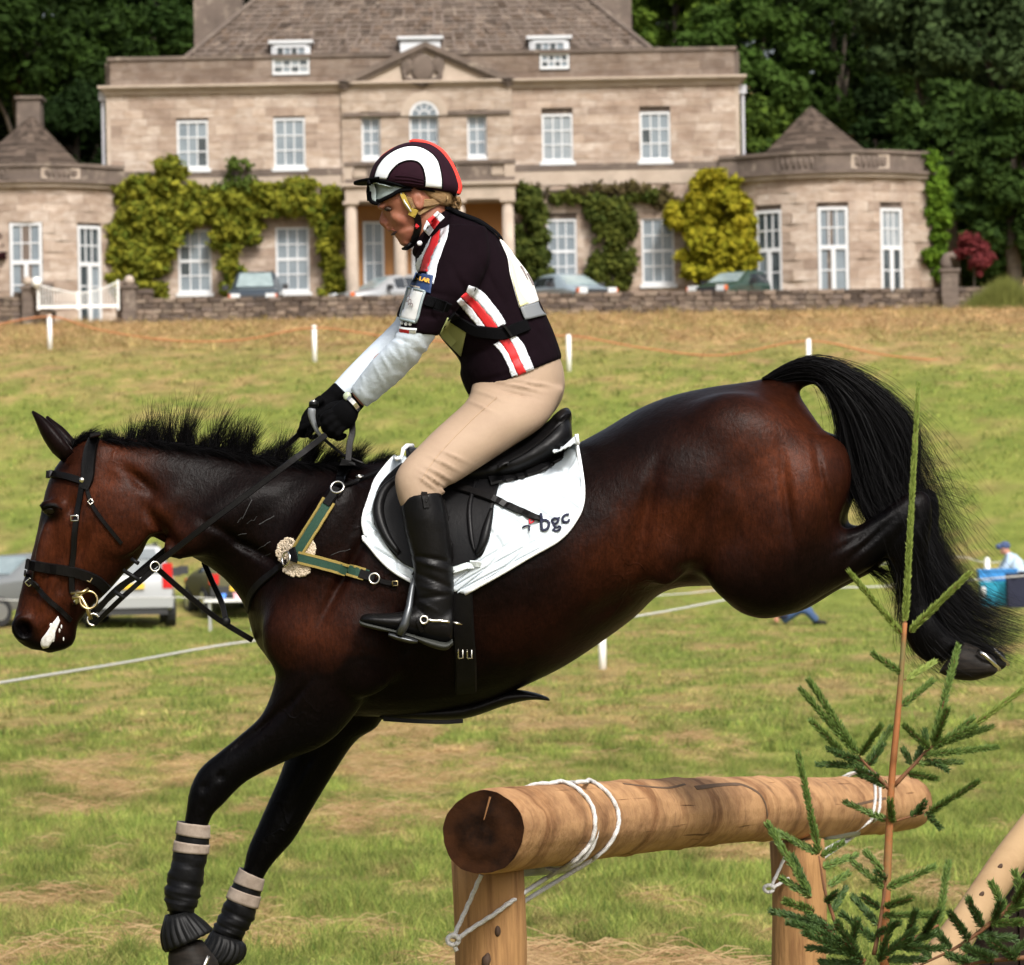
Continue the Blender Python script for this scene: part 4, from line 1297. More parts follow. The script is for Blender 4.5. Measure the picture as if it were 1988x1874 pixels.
# folding table with picnic things
g_ = gpt(445, 85.5); D = 85.5
tb = thing('folding_table', 'white folding table beside the olive vehicle', 'table', tuple(g_))
zt_ = g_.z + .58
xa, xb = P(398, 1165, D).x, P(500, 1165, D).x
MB().box(xa, xb, D - .3, D + .3, zt_, zt_ + .04).build('table_top', WHITE_PAINT, tb)
for x in (xa + .1, xb - .1):
    for y in (D - .25, D + .25):
        MB().tube([(x, y, g_.z - .02), (x, y, zt_)], .018, 6).build('leg', M('grey_tube', (.45, .45, .45), .5), tb)
q = P(434, 1160, D)
o = MB().tube([(q.x, D, zt_ + .042), (q.x, D, zt_ + .16)], [.045, .055], 12).build('mug', M('blue_plastic', (.05, .22, .75), .4), None, True); tag(o, 'blue mug on the white folding table', 'mug')
q = P(470, 1160, D)
o = MB().box(q.x - .16, q.x + .1, D - .1, D + .1, zt_ + .042, zt_ + .15).box(q.x - .17, q.x + .11, D - .11, D + .11, zt_ + .151, zt_ + .175).build('lunch_box', M('pink_plastic', (.75, .38, .42), .5), None); tag(o, 'pink lunch box on the white folding table', 'box')

# ================================================================ spectators
SKIN = M('skin', (.52, .27, .19), .5, (.44, .20, .14), 9, sss=.15)
DENIM = M('blue_denim', (.03, .06, .14), .9, (.05, .09, .18), 40)
NAVY = M('navy_cloth', (.010, .012, .03), .9)
PALEBLUE = M('pale_blue_cloth', (.42, .53, .66), .85, (.36, .47, .60), 8, bump=.4, bs=14)
def chain(pts, rad, n=10):
    A = crom(pts, n) if len(pts) > 2 else polyres(pts, n)
    r_ = np.interp(np.linspace(0, 1, n), np.linspace(0, 1, len(rad)), rad)
    return tube_data(A, r_, 12)
def spectator(label, base, flip, J, hat, top, trousers, group='spectators on the far side of the rope'):
    """J: joints in metres relative to base (x right, y away, z up)"""
    b = Vector(base); s = -1 if flip else 1
    X = lambda q: tuple(b + Vector((q[0] * s, q[1], q[2])))
    t = thing('person', label, 'person', tuple(b), group)
    j = {k: X(v) for k, v in J.items()}
    hd = Vector(j['head'])
    sol = [ell_data(hd, .082, .075, .115), chain([hd, j['neck']], [.06, .065]), chain([j['neck'], j['hip']], [.10, .15, .14, .15])]
    nose = hd + Vector((.085 * s, 0, -.015)); sol.append(ell_data(nose, .02, .014, .025))
    sol.append(ell_data(hd + Vector((.06 * s, 0, -.08)), .03, .035, .03))
    for k in 'ab':
        sol.append(chain([j['neck'], j['sh' + k], j['el' + k], j['ha' + k]], [.07, .06, .045, .035], 14))
        sol.append(ell_data(j['ha' + k], .05, .03, .06))
        sol.append(chain([j['hip'], j['kn' + k], j['an' + k]], [.09, .065, .045], 14))
        for i in range(4):
            h = Vector(j['ha' + k]); sol.append(chain([h, h + Vector((.05 * s, (i - 1.5) * .02, -.04)), h + Vector((.06 * s, (i - 1.5) * .02, -.09))], [.011, .010, .008], 5))
    me = blend(sol, .018, 3); me.materials.append(SKIN); link('body', me, None, t)
    sl = [chain([j['neck'], j['hip']], [.13, .185, .18, .18])]
    for k in 'ab': sl.append(chain([j['neck'], j['sh' + k], j['el' + k], tuple(Vector(j['el' + k]).lerp(Vector(j['ha' + k]), .75))], [.09, .082, .066, .055], 14))
    me = blend(sl, .02, 4); me.materials.append(top); link('shirt', me, None, t)
    sl = []
    for k in 'ab': sl.append(chain([j['hip'], j['kn' + k], j['an' + k]], [.13, .092, .07], 14))
    me = blend(sl, .02, 4); me.materials.append(trousers); link('trousers', me, None, t)
    for k in 'ab':
        a = Vector(j['an' + k]); me = blend([chain([a + Vector((-.05 * s, 0, -.03)), a + Vector((.06 * s, 0, -.04)), a + Vector((.19 * s, 0, -.055))], [.05, .052, .035], 8)], .014, 3)
        me.materials.append(LEATHER); link('shoe', me, None, t)
    if hat:
        V, Fc = ell_data(hd + Vector((-.005 * s, 0, .05)), .098, .09, .085)
        mb = MB().add(V, Fc); mb.tube([hd + Vector((.06 * s, 0, .045)), hd + Vector((.16 * s, 0, .03))], [.06, .045], 10)
        c_ = mb.build('cap', hat, t, True)
    else:
        V, Fc = ell_data(hd + Vector((-.02 * s, 0, .03)), .09, .085, .1); MB().add(V, Fc).build('hair', M('brown_hair', (.06, .035, .02), .8), t, True)
    for k, nm in ((.028, 'eye'), (-.028, 'eye')):
        V, Fc = ell_data(hd + Vector((.073 * s, k, .015)), .008, .01, .008, nu=6, nv=8); MB().add(V, Fc).build('eye', BLACK_CLOTH, t, True)
    return t
KNEEL = dict(head=(.06, 0, .99), neck=(-.02, 0, .84), hip=(-.22, 0, .42), sha=(-.02, -.19, .80), shb=(-.02, .19, .80), ela=(.10, -.2, .60), elb=(.12, .2, .60), haa=(.27, -.12, .47), hab=(.28, .12, .47),
             kna=(.12, -.14, .10), knb=(.16, .14, .42), ana=(-.28, -.14, .07), anb=(.1, .14, .07))
SIT = dict(head=(.02, 0, .80), neck=(0, 0, .64), hip=(-.05, 0, .13), sha=(0, -.19, .60), shb=(0, .19, .60), ela=(-.1, -.22, .36), elb=(.12, .2, .36), haa=(-.18, -.22, .12), hab=(.3, .1, .3),
           kna=(.34, -.12, .30), knb=(.36, .12, .36), ana=(.62, -.12, .08), anb=(.6, .12, .08))
g_ = P(1946, 1160, 79)
spectator('kneeling man in a blue cap and pale blue shirt reaching over turquoise boxes', (g_.x + .12, g_.y, g_.z - .10), True, KNEEL, M('blue_cap', (.05, .075, .16), .9), PALEBLUE, NAVY)
g_ = gpt(1520, 84)
spectator('seated person in blue jeans almost hidden behind the horse thigh', (g_.x, g_.y, g_.z), False, SIT, None, NAVY, DENIM)
TURQ = M('turquoise_plastic', (.02, .32, .48), .45); TURQ2 = M('blue_plastic_lid', (.03, .22, .55), .45)
for lab, x0, x1, y0, y1, mt, D in (('flat blue crate on top of the turquoise box', 1899, 1972, 1104, 1128, TURQ2, 78.2), ('turquoise plastic box below the blue crate', 1903, 1956, 1129, 1178, TURQ, 78.2)):
    a, b = P(x0, y1, D), P(x1, y0, D)
    t = thing('plastic_box', lab, 'plastic box', ((a.x + b.x) / 2, D, a.z), 'plastic boxes by the kneeling man')
    MB().box(a.x, b.x, D - .2, D + .2, a.z, b.z - .04).build('tub', mt, t)
    MB().box(a.x - .02, b.x + .02, D - .22, D + .22, b.z - .039, b.z).build('lid', mt, t)
a = P(1909, 1150, 77.8)
o = MB().tube([(a.x, 77.8, a.z - .12), (a.x, 77.8, a.z + .06), (a.x, 77.8, a.z + .1)], [.05, .05, .03], 10).build('milk_bottle', WHITE_PAINT, None, True); tag(o, 'small white bottle in front of the turquoise box', 'bottle')
a, b = P(1955, 1180, 77.6), P(2030, 1112, 77.6)
o = thing('cool_bag', 'dark navy bag at the right edge in front of the kneeling man', 'bag', ((a.x + b.x) / 2, 77.6, a.z))
MB().box(a.x, b.x, 77.4, 77.8, a.z, b.z).build('bag_body', NAVY, o)
MB().tube([(a.x + .1, 77.38, b.z - .1), (a.x + .2, 77.36, b.z + .02), (b.x - .2, 77.36, b.z + .02), (b.x - .1, 77.38, b.z - .1)], .02, 6).build('handle', NAVY, o)
# ================================================================ horse
HD = 12.0
def unproject(V):
    V = np.asarray(V, float)
    wx = V[:, 0] * F / V[:, 1]; wz = (V[:, 2] - CZ) * F / V[:, 1]
    return CX + wx * _cr - wz * _sr, HOR - (wx * _sr + wz * _cr)
horse = thing('horse', 'dark bay horse landing over a log jump with tail flying', 'horse', tuple(P(1000, 1870, HD)))
trunk = [(1540, 752, 1640, 900, 0, .05), (1500, 735, 1655, 925, 0, .12), (1440, 743, 1645, 1000, 0, .21), (1380, 751, 1560, 1110, 0, .265), (1303, 768, 1470, 1140, 0, .29), (1236, 795, 1370, 1138, 0, .285),
         (1160, 840, 1289, 1149, 0, .275), (1080, 880, 1223, 1207, 0, .285), (1000, 905, 1113, 1284, 0, .295), (920, 912, 1032, 1326, 0, .295), (840, 900, 935, 1368, 0, .275), (770, 892, 838, 1388, 0, .25),
         (700, 905, 735, 1392, 0, .24), (630, 945, 640, 1385, 0, .225), (560, 1020, 575, 1340, 0, .19), (510, 1100, 520, 1280, 0, .13), (490, 1165, 498, 1235, 0, .06)]
neck = [(800, 892, 640, 1350, 0, .15), (745, 893, 560, 1310, 0, .16), (684, 903, 498, 1252, 0, .15), (612, 898, 474, 1178, 0, .128), (504, 887, 432, 1122, 0, .105), (396, 866, 372, 1082, 0, .09), (288, 852, 322, 1056, 0, .083), (205, 851, 285, 1035, 0, .08), (165, 868, 240, 1010, 0, .07)]
head = [(178, 846, 262, 890, 0, .05), (148, 862, 268, 935, 0, .068), (112, 900, 282, 990, 0, .082), (91, 943, 290, 1035, 0, .09), (80, 990, 272, 1082, 0, .092), (70, 1040, 243, 1112, 0, .078), (57, 1090, 214, 1145, 0, .063), (43, 1133, 186, 1172, 0, .054), (33, 1175, 166, 1192, 0, .049),
        (25, 1208, 152, 1212, 0, .052), (25, 1232, 148, 1236, 0, .05), (40, 1250, 142, 1252, 0, .04), (62, 1262, 122, 1264, 0, .025)]
def mir(st): return [(a, b, c, d_, -y, w) for a, b, c, d_, y, w in st]
def sh(st, dx, dy, y): return [(a + dx, b + dy, c + dx, d_ + dy, y if q == 'y' else yy + y, w) for a, b, c, d_, yy, w in st for q in ('',)]
thigh = [(1400, 830, 1640, 850, -.10, .12), (1378, 930, 1656, 905, -.125, .155), (1378, 1040, 1650, 960, -.135, .16), (1398, 1155, 1632, 1002, -.14, .145), (1452, 1203, 1625, 1024, -.14, .12), (1531, 1199, 1640, 1026, -.135, .092), (1590, 1166, 1668, 1018, -.13, .07), (1650, 1132, 1715, 990, -.125, .055),
         (1690, 1104, 1765, 955, -.12, .045), (1716, 1082, 1802, 958, -.12, .042), (1733, 1095, 1810, 1010, -.12, .04), (1742, 1135, 1800, 1092, -.12, .03), (1750, 1190, 1803, 1160, -.12, .028), (1758, 1240, 1826, 1203, -.12, .036), (1782, 1276, 1850, 1232, -.12, .03), (1812, 1292, 1868, 1244, -.12, .028)]
far_thigh = [(a + 18, b - 4, c + 14, d_ - 4, -y, w) for a, b, c, d_, y, w in thigh]
fore_n = [(545, 1150, 745, 1160, -.15, .085), (535, 1230, 740, 1280, -.15, .095), (535, 1310, 705, 1365, -.145, .085), (511, 1382, 640, 1440, -.135, .066), (468, 1425, 556, 1478, -.125, .052), (425, 1460, 488, 1512, -.12, .045), (388, 1492, 458, 1536, -.12, .044), (368, 1532, 434, 1562, -.12, .042), (361, 1575, 410, 1588, -.12, .034),
          (350, 1640, 394, 1650, -.12, .028), (338, 1700, 382, 1710, -.12, .027), (328, 1752, 376, 1762, -.12, .034), (330, 1790, 376, 1794, -.12, .03), (338, 1830, 384, 1826, -.12, .032)]
fore_f = [(560, 1180, 760, 1200, .13, .085), (575, 1290, 770, 1330, .13, .09), (580, 1400, 735, 1408, .13, .08), (553, 1475, 690, 1440, .13, .062), (540, 1512, 636, 1522, .13, .052), (518, 1562, 600, 1582, .13, .046), (496, 1612, 570, 1632, .13, .043), (480, 1650, 534, 1672, .13, .038), (471, 1690, 512, 1706, .13, .03), (455, 1740, 494, 1758, .13, .027),
          (437, 1790, 476, 1806, .13, .034), (425, 1820, 468, 1838, .13, .03), (408, 1850, 448, 1862, .13, .03)]
sol = [loft_data(trunk, HD, k=36), loft_data(neck, HD, k=30), loft_data(head, HD, k=30, n=60), loft_data(thigh, HD), loft_data(far_thigh, HD), loft_data(fore_n, HD), loft_data(fore_f, HD)]
def eb(px, py, y, rx, rz, ry, ang=0):
    c = P(px, py, HD + y)
    return ell_data(c, rx, ry, rz, Matrix.Rotation(math.radians(ang), 3, 'Y'), 16, 22)
for s in (-1, 1):
    sol += [eb(225, 1005, s * .062, .105, .115, .036, 20),      # jowl
            eb(100, 985, s * .078, .035, .022, .026, 10),        # brow over the eye
            eb(82, 1075, s * .055, .02, .10, .02, 12),           # nasal side
            eb(118, 1105, s * .055, .014, .13, .018, 28),        # facial crest
            eb(45, 1218, s * .038, .034, .04, .03, 0),           # nostril flare
            eb(625, 1060, s * .17, .085, .22, .075, 25),         # shoulder blade
            eb(585, 1235, s * .165, .12, .12, .075, 0),          # point of shoulder
            eb(700, 1250, s * .195, .13, .15, .07, 15),          # triceps
            eb(1440, 880, s * .16, .20, .17, .118, 20),           # gluteal
            eb(1575, 950, s * .12, .075, .16, .095, 12),         # hamstring
            eb(1450, 1090, s * .20, .13, .13, .075, 30),          # stifle
            eb(1300, 1050, s * .215, .08, .14, .06, 10),         # flank fold
            eb(430, 1010, s * .085, .19, .07, .05, -30),         # neck muscle
            eb(330, 985, s * .07, .10, .05, .035, -40),
            ]
    V, Fc = tube_data([P(112, 1155, HD + s * .045), P(95, 1195, HD + s * .046), P(72, 1222, HD + s * .045)], [.02, .02, .016], 10)
    sol.append((V, Fc))
# dock of the tail
dock = crom([(1478, 775), (1525, 742), (1575, 722), (1630, 738), (1672, 775)], 14)
sol.append(tube_data([P(a, b, HD) for a, b in dock], np.linspace(.045, .028, 14), 14))
# lips and chin
sol.append(loft_data([(95, 1235, 140, 1190, 0, .035), (84, 1258, 143, 1225, 0, .038), (90, 1268, 142, 1246, 0, .032), (100, 1268, 132, 1258, 0, .02)], HD))
hme = blend(sol, .0095, 5, .5)
HV = mesh_np(hme)
hpx, hpy = unproject(HV)
ne = len(hme.edges); E_ = np.empty(ne * 2, np.int32); hme.edges.foreach_get('vertices', E_); E_ = E_.reshape(-1, 2)
deg = np.bincount(E_.ravel(), minlength=len(HV)).astype(float)
sw = np.clip((hpx - 300) / 120, 0, 1) * np.clip((1330 - hpy) / 60, 0, 1) * np.clip((1690 - hpx) / 60, 0, 1) * np.clip((hpy + 0 * hpx - 700) / 60, 0.1, 1)
sw = sw * np.clip(np.abs(HV[:, 1] - HD) / .05, .12, 1)          # keep the outline, soften the flanks
for it in range(60):
    acc = np.zeros_like(HV)
    for k in range(3):
        acc[:, k] = np.bincount(E_[:, 0], HV[E_[:, 1], k], len(HV)) + np.bincount(E_[:, 1], HV[E_[:, 0], k], len(HV))
    HV += (acc / deg[:, None] - HV) * (.5 * sw)[:, None]
# carve: nostril hollow, groove behind the jaw, flank groove, eye socket, muscle seams
def carve(px, py, rx, ry, depth, ang=0, side=-1):
    a = math.radians(ang); dx, dy = hpx - px, hpy - py
    u = (dx * math.cos(a) + dy * math.sin(a)) / rx; v = (-dx * math.sin(a) + dy * math.cos(a)) / ry
    w = np.exp(-(u * u + v * v) * 2) * (1.7 if px < 1200 else 1.15)
    near = np.abs(HV[:, 1] - HD) > .02
    HV[:, 1] -= np.sign(HV[:, 1] - HD) * depth * w * near
carve(46, 1222, 17, 22, .030, -15)
carve(315, 1030, 16, 60, .022, -38); carve(272, 935, 14, 50, .014, -50)
carve(97, 992, 16, 9, .012, 5)
carve(1255, 1000, 22, 120, .02, 12); carve(1370, 1000, 30, 90, .018, 25); carve(1530, 980, 14, 120, .016, -8); carve(1600, 940, 10, 110, .012, -12)
carve(668, 1120, 14, 110, .016, 28); carve(790, 1240, 30, 70, .012, 20)
carve(480, 1060, 110, 12, .014, 30); carve(1180, 1180, 80, 26, .010, -30); carve(1340, 1110, 40, 22, .02, -20)
carve(160, 1060, 14, 50, .010, 20); carve(140, 985, 12, 26, .008, 10)
carve(520, 1402, 75, 7, .011, -44); carve(565, 1365, 70, 6, .009, -52); carve(470, 1440, 40, 5, .007, -42); carve(398, 1528, 14, 7, .006, -60); carve(428, 1508, 12, 10, .006, -50); carve(395, 1560, 26, 4, .005, -75)
carve(1690, 1050, 75, 8, .010, -43); carve(1655, 1050, 60, 6, .007, -30); carve(1772, 1000, 8, 34, .008, -10); carve(1745, 1040, 30, 7, .007, -55); carve(600, 1500, 60, 6, .008, -62); carve(560, 1600, 40, 5, .006, -60)
# ribs just showing
rib = 0.0026 * np.sin((hpx * .93 + hpy * .25) / 15.0) * np.exp(-((hpx - 1090) / 120) ** 2 - ((hpy - 1080) / 90) ** 2)
HV[:, 1] -= np.where(HV[:, 1] < HD, rib, -rib)
hme.vertices.foreach_set('co', HV.astype(np.float32).ravel()); hme.update()
# coat: dark bay, black points, with the belly's shade painted in
def blob(px, py, rx, ry, ang=0):
    a = math.radians(ang); dx, dy = hpx - px, hpy - py
    u = (dx * math.cos(a) + dy * math.sin(a)) / rx; v = (-dx * math.sin(a) + dy * math.cos(a)) / ry
    return np.exp(-(u * u + v * v))
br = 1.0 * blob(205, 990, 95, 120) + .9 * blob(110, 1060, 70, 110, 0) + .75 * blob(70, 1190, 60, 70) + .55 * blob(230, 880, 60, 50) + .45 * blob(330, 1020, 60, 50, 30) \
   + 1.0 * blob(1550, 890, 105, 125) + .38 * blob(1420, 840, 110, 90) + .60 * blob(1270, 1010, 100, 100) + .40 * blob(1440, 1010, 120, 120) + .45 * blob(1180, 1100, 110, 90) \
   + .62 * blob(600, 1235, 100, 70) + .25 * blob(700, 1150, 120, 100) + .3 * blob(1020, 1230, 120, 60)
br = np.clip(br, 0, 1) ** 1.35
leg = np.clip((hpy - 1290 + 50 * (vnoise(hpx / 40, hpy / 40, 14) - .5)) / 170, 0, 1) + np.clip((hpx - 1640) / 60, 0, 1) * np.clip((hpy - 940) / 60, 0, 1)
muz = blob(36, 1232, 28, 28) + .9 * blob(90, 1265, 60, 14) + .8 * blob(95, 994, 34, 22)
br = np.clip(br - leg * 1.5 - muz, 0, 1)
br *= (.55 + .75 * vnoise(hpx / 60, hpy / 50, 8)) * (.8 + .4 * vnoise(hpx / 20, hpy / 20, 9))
br *= 1 - .6 * np.clip((hpy - (1290 - (hpx - 1000) * .45)) / 60, 0, 1) * (hpx > 700)  # shade under the belly put into the coat colour, darker toward the underline
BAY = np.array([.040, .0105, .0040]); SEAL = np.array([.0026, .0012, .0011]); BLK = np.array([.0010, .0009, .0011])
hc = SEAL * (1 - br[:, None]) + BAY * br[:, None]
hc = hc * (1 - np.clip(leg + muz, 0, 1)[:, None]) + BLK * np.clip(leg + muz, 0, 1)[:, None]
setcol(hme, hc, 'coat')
def horse_mat():
    m = bpy.data.materials.new('bay_coat'); m.use_nodes = True; nt = m.node_tree; b = nt.nodes['Principled BSDF']
    a = nt.nodes.new('ShaderNodeAttribute'); a.attribute_name = 'coat'
    f = _ramp(nt, _noise(nt, 26, 6, .7, (1, 1, .35)), .3, .7)
    c = _mix(nt, f, a.outputs['Color'], (.55, .55, .55), 'MULTIPLY')
    f2 = _ramp(nt, _noise(nt, 150, 4, .75, (1, 1, .35)), .36, .70)
    c = _mix(nt, f2, c, (2.1, 2.0, 1.95), 'MULTIPLY')
    nt.links.new(c, b.inputs['Base Color'])
    b.inputs['Roughness'].default_value = .36; b.inputs['Specular IOR Level'].default_value = .06
    b.inputs['Sheen Weight'].default_value = 0.0; b.inputs['Sheen Roughness'].default_value = .35; b.inputs['Sheen Tint'].default_value = (.8, .8, .9, 1)
    # veins and skin folds over fine hair
    tc = nt.nodes.new('ShaderNodeTexCoord')
    def mp(s):
        n = nt.nodes.new('ShaderNodeMapping'); n.inputs['Scale'].default_value = s; nt.links.new(tc.outputs['Object'], n.inputs['Vector']); return n.outputs[0]
    vo = nt.nodes.new('ShaderNodeTexVoronoi'); vo.feature = 'DISTANCE_TO_EDGE'; vo.inputs['Scale'].default_value = 9
    nz = nt.nodes.new('ShaderNodeTexNoise'); nz.inputs['Scale'].default_value = 7; nz.inputs['Detail'].default_value = 3
    nt.links.new(tc.outputs['Object'], nz.inputs['Vector'])
    ad = nt.nodes.new('ShaderNodeMix'); ad.data_type = 'VECTOR'; ad.inputs[0].default_value = .25
    nt.links.new(tc.outputs['Object'], ad.inputs[4]); nt.links.new(nz.outputs['Color'], ad.inputs[5]); nt.links.new(ad.outputs[1], vo.inputs['Vector'])
    ve0 = _ramp(nt, vo.outputs['Distance'], .06, 0.0)
    vm = nt.nodes.new('ShaderNodeMath'); vm.operation = 'MULTIPLY'; nt.links.new(ve0, vm.inputs[0]); vm.inputs[1].default_value = .5
    ve = vm.outputs[0]
    msk = _ramp(nt, _noise(nt, 2.6, 2, .5), .54, .8)
    mu = nt.nodes.new('ShaderNodeMath'); mu.operation = 'MULTIPLY'; nt.links.new(ve, mu.inputs[0]); nt.links.new(msk, mu.inputs[1])
    h1 = _noise(nt, 150, 4, .75, (1, 1, .3)); h2 = _noise(nt, 11, 4, .6)
    m1 = nt.nodes.new('ShaderNodeMath'); m1.operation = 'MULTIPLY_ADD'; nt.links.new(h1, m1.inputs[0]); m1.inputs[1].default_value = .35; nt.links.new(mu.outputs[0], m1.inputs[2])
    m2 = nt.nodes.new('ShaderNodeMath'); m2.operation = 'MULTIPLY_ADD'; nt.links.new(h2, m2.inputs[0]); m2.inputs[1].default_value = 1.6; nt.links.new(m1.outputs[0], m2.inputs[2])
    bn = nt.nodes.new('ShaderNodeBump'); bn.inputs['Strength'].default_value = .55; bn.inputs['Distance'].default_value = .006
    nt.links.new(m2.outputs[0], bn.inputs['Height']); nt.links.new(bn.outputs[0], b.inputs['Normal'])
    return m
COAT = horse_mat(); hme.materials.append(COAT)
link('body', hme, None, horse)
HB = bvh_of(hme)
# eye, lid, ears, nostril
EYEM = M('horse_eye', (.005, .003, .002), .12, spec=.3)
V, Fc = ell_data(cast(97, 992, [HB], -.008)[0], .022, .015, .016); MB().add(V, Fc).build('eye', EYEM, horse, True)
MB().tube([cast(a, b, [HB], .0005)[0] for a, b in ((84, 985), (92, 981.5), (104, 981), (120, 989))], [.002, .005, .005, .002], 8).build('eyelid', M('dark_skin', (.003, .0025, .0025), .6, spec=.1), horse, True)
INNER = M('ear_inside', (.03, .014, .010), .8)
for y, pts, wid in ((-.055, [(138, 885), (118, 862), (98, 836), (80, 814), (64, 799)], [.034, .042, .036, .020, .003]), (.055, [(152, 878), (134, 860), (116, 838), (102, 822), (92, 809)], [.032, .040, .034, .018, .003])):
    pts = crom(pts, 10); wid = np.interp(np.linspace(0, 1, 10), np.linspace(0, 1, 5), wid)
    V, Fc = [], []; kk = 11
    for i in range(10):
        c = P(pts[i][0], pts[i][1], HD + y)
        t = (P(*pts[min(i + 1, 9)], HD + y) - P(*pts[max(i - 1, 0)], HD + y)).normalized()
        nx_ = Vector((0, 1, 0)).cross(t).normalized()
        for j in range(kk):
            a = math.radians(-120 + 240 * j / (kk - 1))       # open cup turned forward and outward
            V.append(c + nx_ * (-math.cos(a) * wid[i] * .75) + Vector((0, math.sin(a) * wid[i], 0)))
    for i in range(9):
        for j in range(kk - 1):
            Fc.append((i * kk + j, i * kk + j + 1, i * kk + kk + j + 1, i * kk + kk + j))
    me = npmesh('ear', V, Fc, None, None, True, [tuple(SEAL * 1.6)] * len(V), 'coat')
    me.data.materials.append(COAT); me.parent = horse; me.location = -horse.location
    solid(me, .006, 0)
V, Fc = ell_data(cast(44, 1224, [HB], -.007)[0], .020, .010, .028, Matrix.Rotation(math.radians(-12), 3, 'Y')); MB().add(V, Fc).build('nostril', M('nostril_dark', (.0015, .001, .001), .9, spec=0.0), horse, True)
# foam on the lips
FOAM = M('foam', (.78, .78, .76), .5, (.5, .48, .45), 60, bump=.6, bs=90)
A = [(112, 1196), (100, 1212), (90, 1228), (81, 1240), (78, 1250), (84, 1258)]; B = [(116, 1205), (111, 1218), (107, 1226), (106, 1240), (100, 1247), (94, 1256)]
drape('foam', A, B, 12, 5, [HB], .004, FOAM, horse, .004)
mb = MB()
for i in range(9):
    a, b = random.uniform(98, 130), random.uniform(1205, 1250)
    V, Fc = ell_data(cast(a, b, [HB], .0)[0], random.uniform(.002, .005), .003, random.uniform(.002, .007), nu=5, nv=7)
    mb.add(V, Fc)
mb.build('foam_flecks', FOAM, horse, True)['kind'] = 'stuff'
SALT = M('dried_sweat', (.045, .045, .045), .9)
sweat = []
for i in range(8):
    if i < 7: a, b = random.gauss(470, 34), random.gauss(1045, 30)
    else: a, b = random.gauss(690, 30), random.gauss(1085, 10)
    l = random.uniform(8, 42); an = random.gauss(-.55, .22)
    pts = [(a + l * k * math.cos(an), b + l * k * math.sin(an) + random.uniform(-2.4, 2.4)) for k in (0, .25, .5, .75, 1)]
    sweat.append(strap('sweat_mark', pts, random.uniform(.0007, .0022), .0004, [HB], SALT, horse, .0004, 14))
join(sweat, 'sweat_marks')['kind'] = 'stuff'

# hooves
HOOF = M('hoof_horn', (.008, .007, .006), .5, (.02, .016, .013), 20, spec=.08, stretch=(1, 1, 6))
def hoof(st, y, shoe):
    me = blend([loft_data(st, HD + y, n=20, k=22)], .005, 2); me.materials.append(HOOF); h = link('hoof', me, None, horse)
    V = [P(a, b, HD + y + c) for a, b, c in shoe]
    MB().tube(V, .006, 6).build('horseshoe', STEEL, h, True)
hoof([(1822, 1306, 1872, 1246, 0, .036), (1850, 1318, 1896, 1256, 0, .046), (1884, 1322, 1912, 1266, 0, .054), (1905, 1318, 1930, 1276, 0, .056), (1925, 1312, 1937, 1300, 0, .04)], -.12,
     [(1898, 1264, -.05), (1912, 1272, -.062), (1930, 1290, -.05), (1940, 1300, -.0), (1930, 1290, .05), (1912, 1272, .06)])
hoof([(1840, 1300, 1888, 1240, 0, .036), (1870, 1310, 1912, 1248, 0, .046), (1905, 1314, 1930, 1258, 0, .054), (1926, 1308, 1948, 1268, 0, .056), (1944, 1300, 1954, 1290, 0, .04)], .13,
     [(1920, 1256, -.05), (1930, 1262, -.06), (1948, 1280, -.05), (1957, 1290, 0), (1948, 1280, .05)])
hoof([(330, 1836, 392, 1824, 0, .05), (326, 1862, 408, 1846, 0, .058), (330, 1895, 424, 1868, 0, .064), (345, 1915, 426, 1892, 0, .062)], -.12,
     [(404, 1856, -.064), (395, 1880, -.07), (372, 1902, -.06), (345, 1920, 0)])
hoof([(400, 1846, 462, 1864, 0, .05), (372, 1866, 440, 1892, 0, .058), (352, 1890, 416, 1916, 0, .062), (345, 1910, 400, 1930, 0, .058)], .13, [(420, 1900, -.06), (395, 1915, -.05), (360, 1915, 0)])

# mane, forelock, tail: separate strands
HAIR = M('black_hair', (.0028, .0025, .0027), .45, attr='tint', spec=.07)
def hair(name, roots, dirs, lens, width, n_seg, bend, parent, seed, rz=1.0, tip=.15):
    """flat tapering locks; roots (n,3), dirs (n,3), bend (n,3) added with square of the length"""
    r = np.random.default_rng(seed); n = len(roots)
    t = np.linspace(0, 1, n_seg + 1)
    wob = r.normal(size=(n, 3)) * .12
    V = np.zeros((n, n_seg + 1, 2, 3))
    side = np.cross(dirs, r.normal(size=(n, 3))); side /= np.linalg.norm(side, axis=1)[:, None] + 1e-9
    for i, u in enumerate(t):
        p = roots + dirs * (lens * u)[:, None] + bend * (lens * u * u)[:, None] + wob * (lens * u ** 2)[:, None] * .5
        p = p + side * (np.sin(u * 9 + r.random(n) * .3 + 0) * .004 * u)[:, None]
        w = width * (1 - u * (1 - tip))
        V[:, i, 0] = p - side * (w * .5)[:, None] if not np.isscalar(w) else p - side * w * .5
        V[:, i, 1] = p + side * (w * .5)[:, None] if not np.isscalar(w) else p + side * w * .5
    b = (np.arange(n) * (n_seg + 1) * 2)[:, None]
    Q = []
    for i in range(n_seg):
        Q.append(np.stack([b[:, 0] + 2 * i, b[:, 0] + 2 * i + 1, b[:, 0] + 2 * i + 3, b[:, 0] + 2 * i + 2], 1))
    Q = np.concatenate(Q)
    c = np.repeat((.7 + .9 * r.random((n, 1))) * np.ones((1, 3)), (n_seg + 1) * 2, axis=0)
    return npmesh(name, V.reshape(-1, 3), Q, HAIR, parent, False, c)
def norm(a): return a / (np.linalg.norm(a, axis=1)[:, None] + 1e-9)
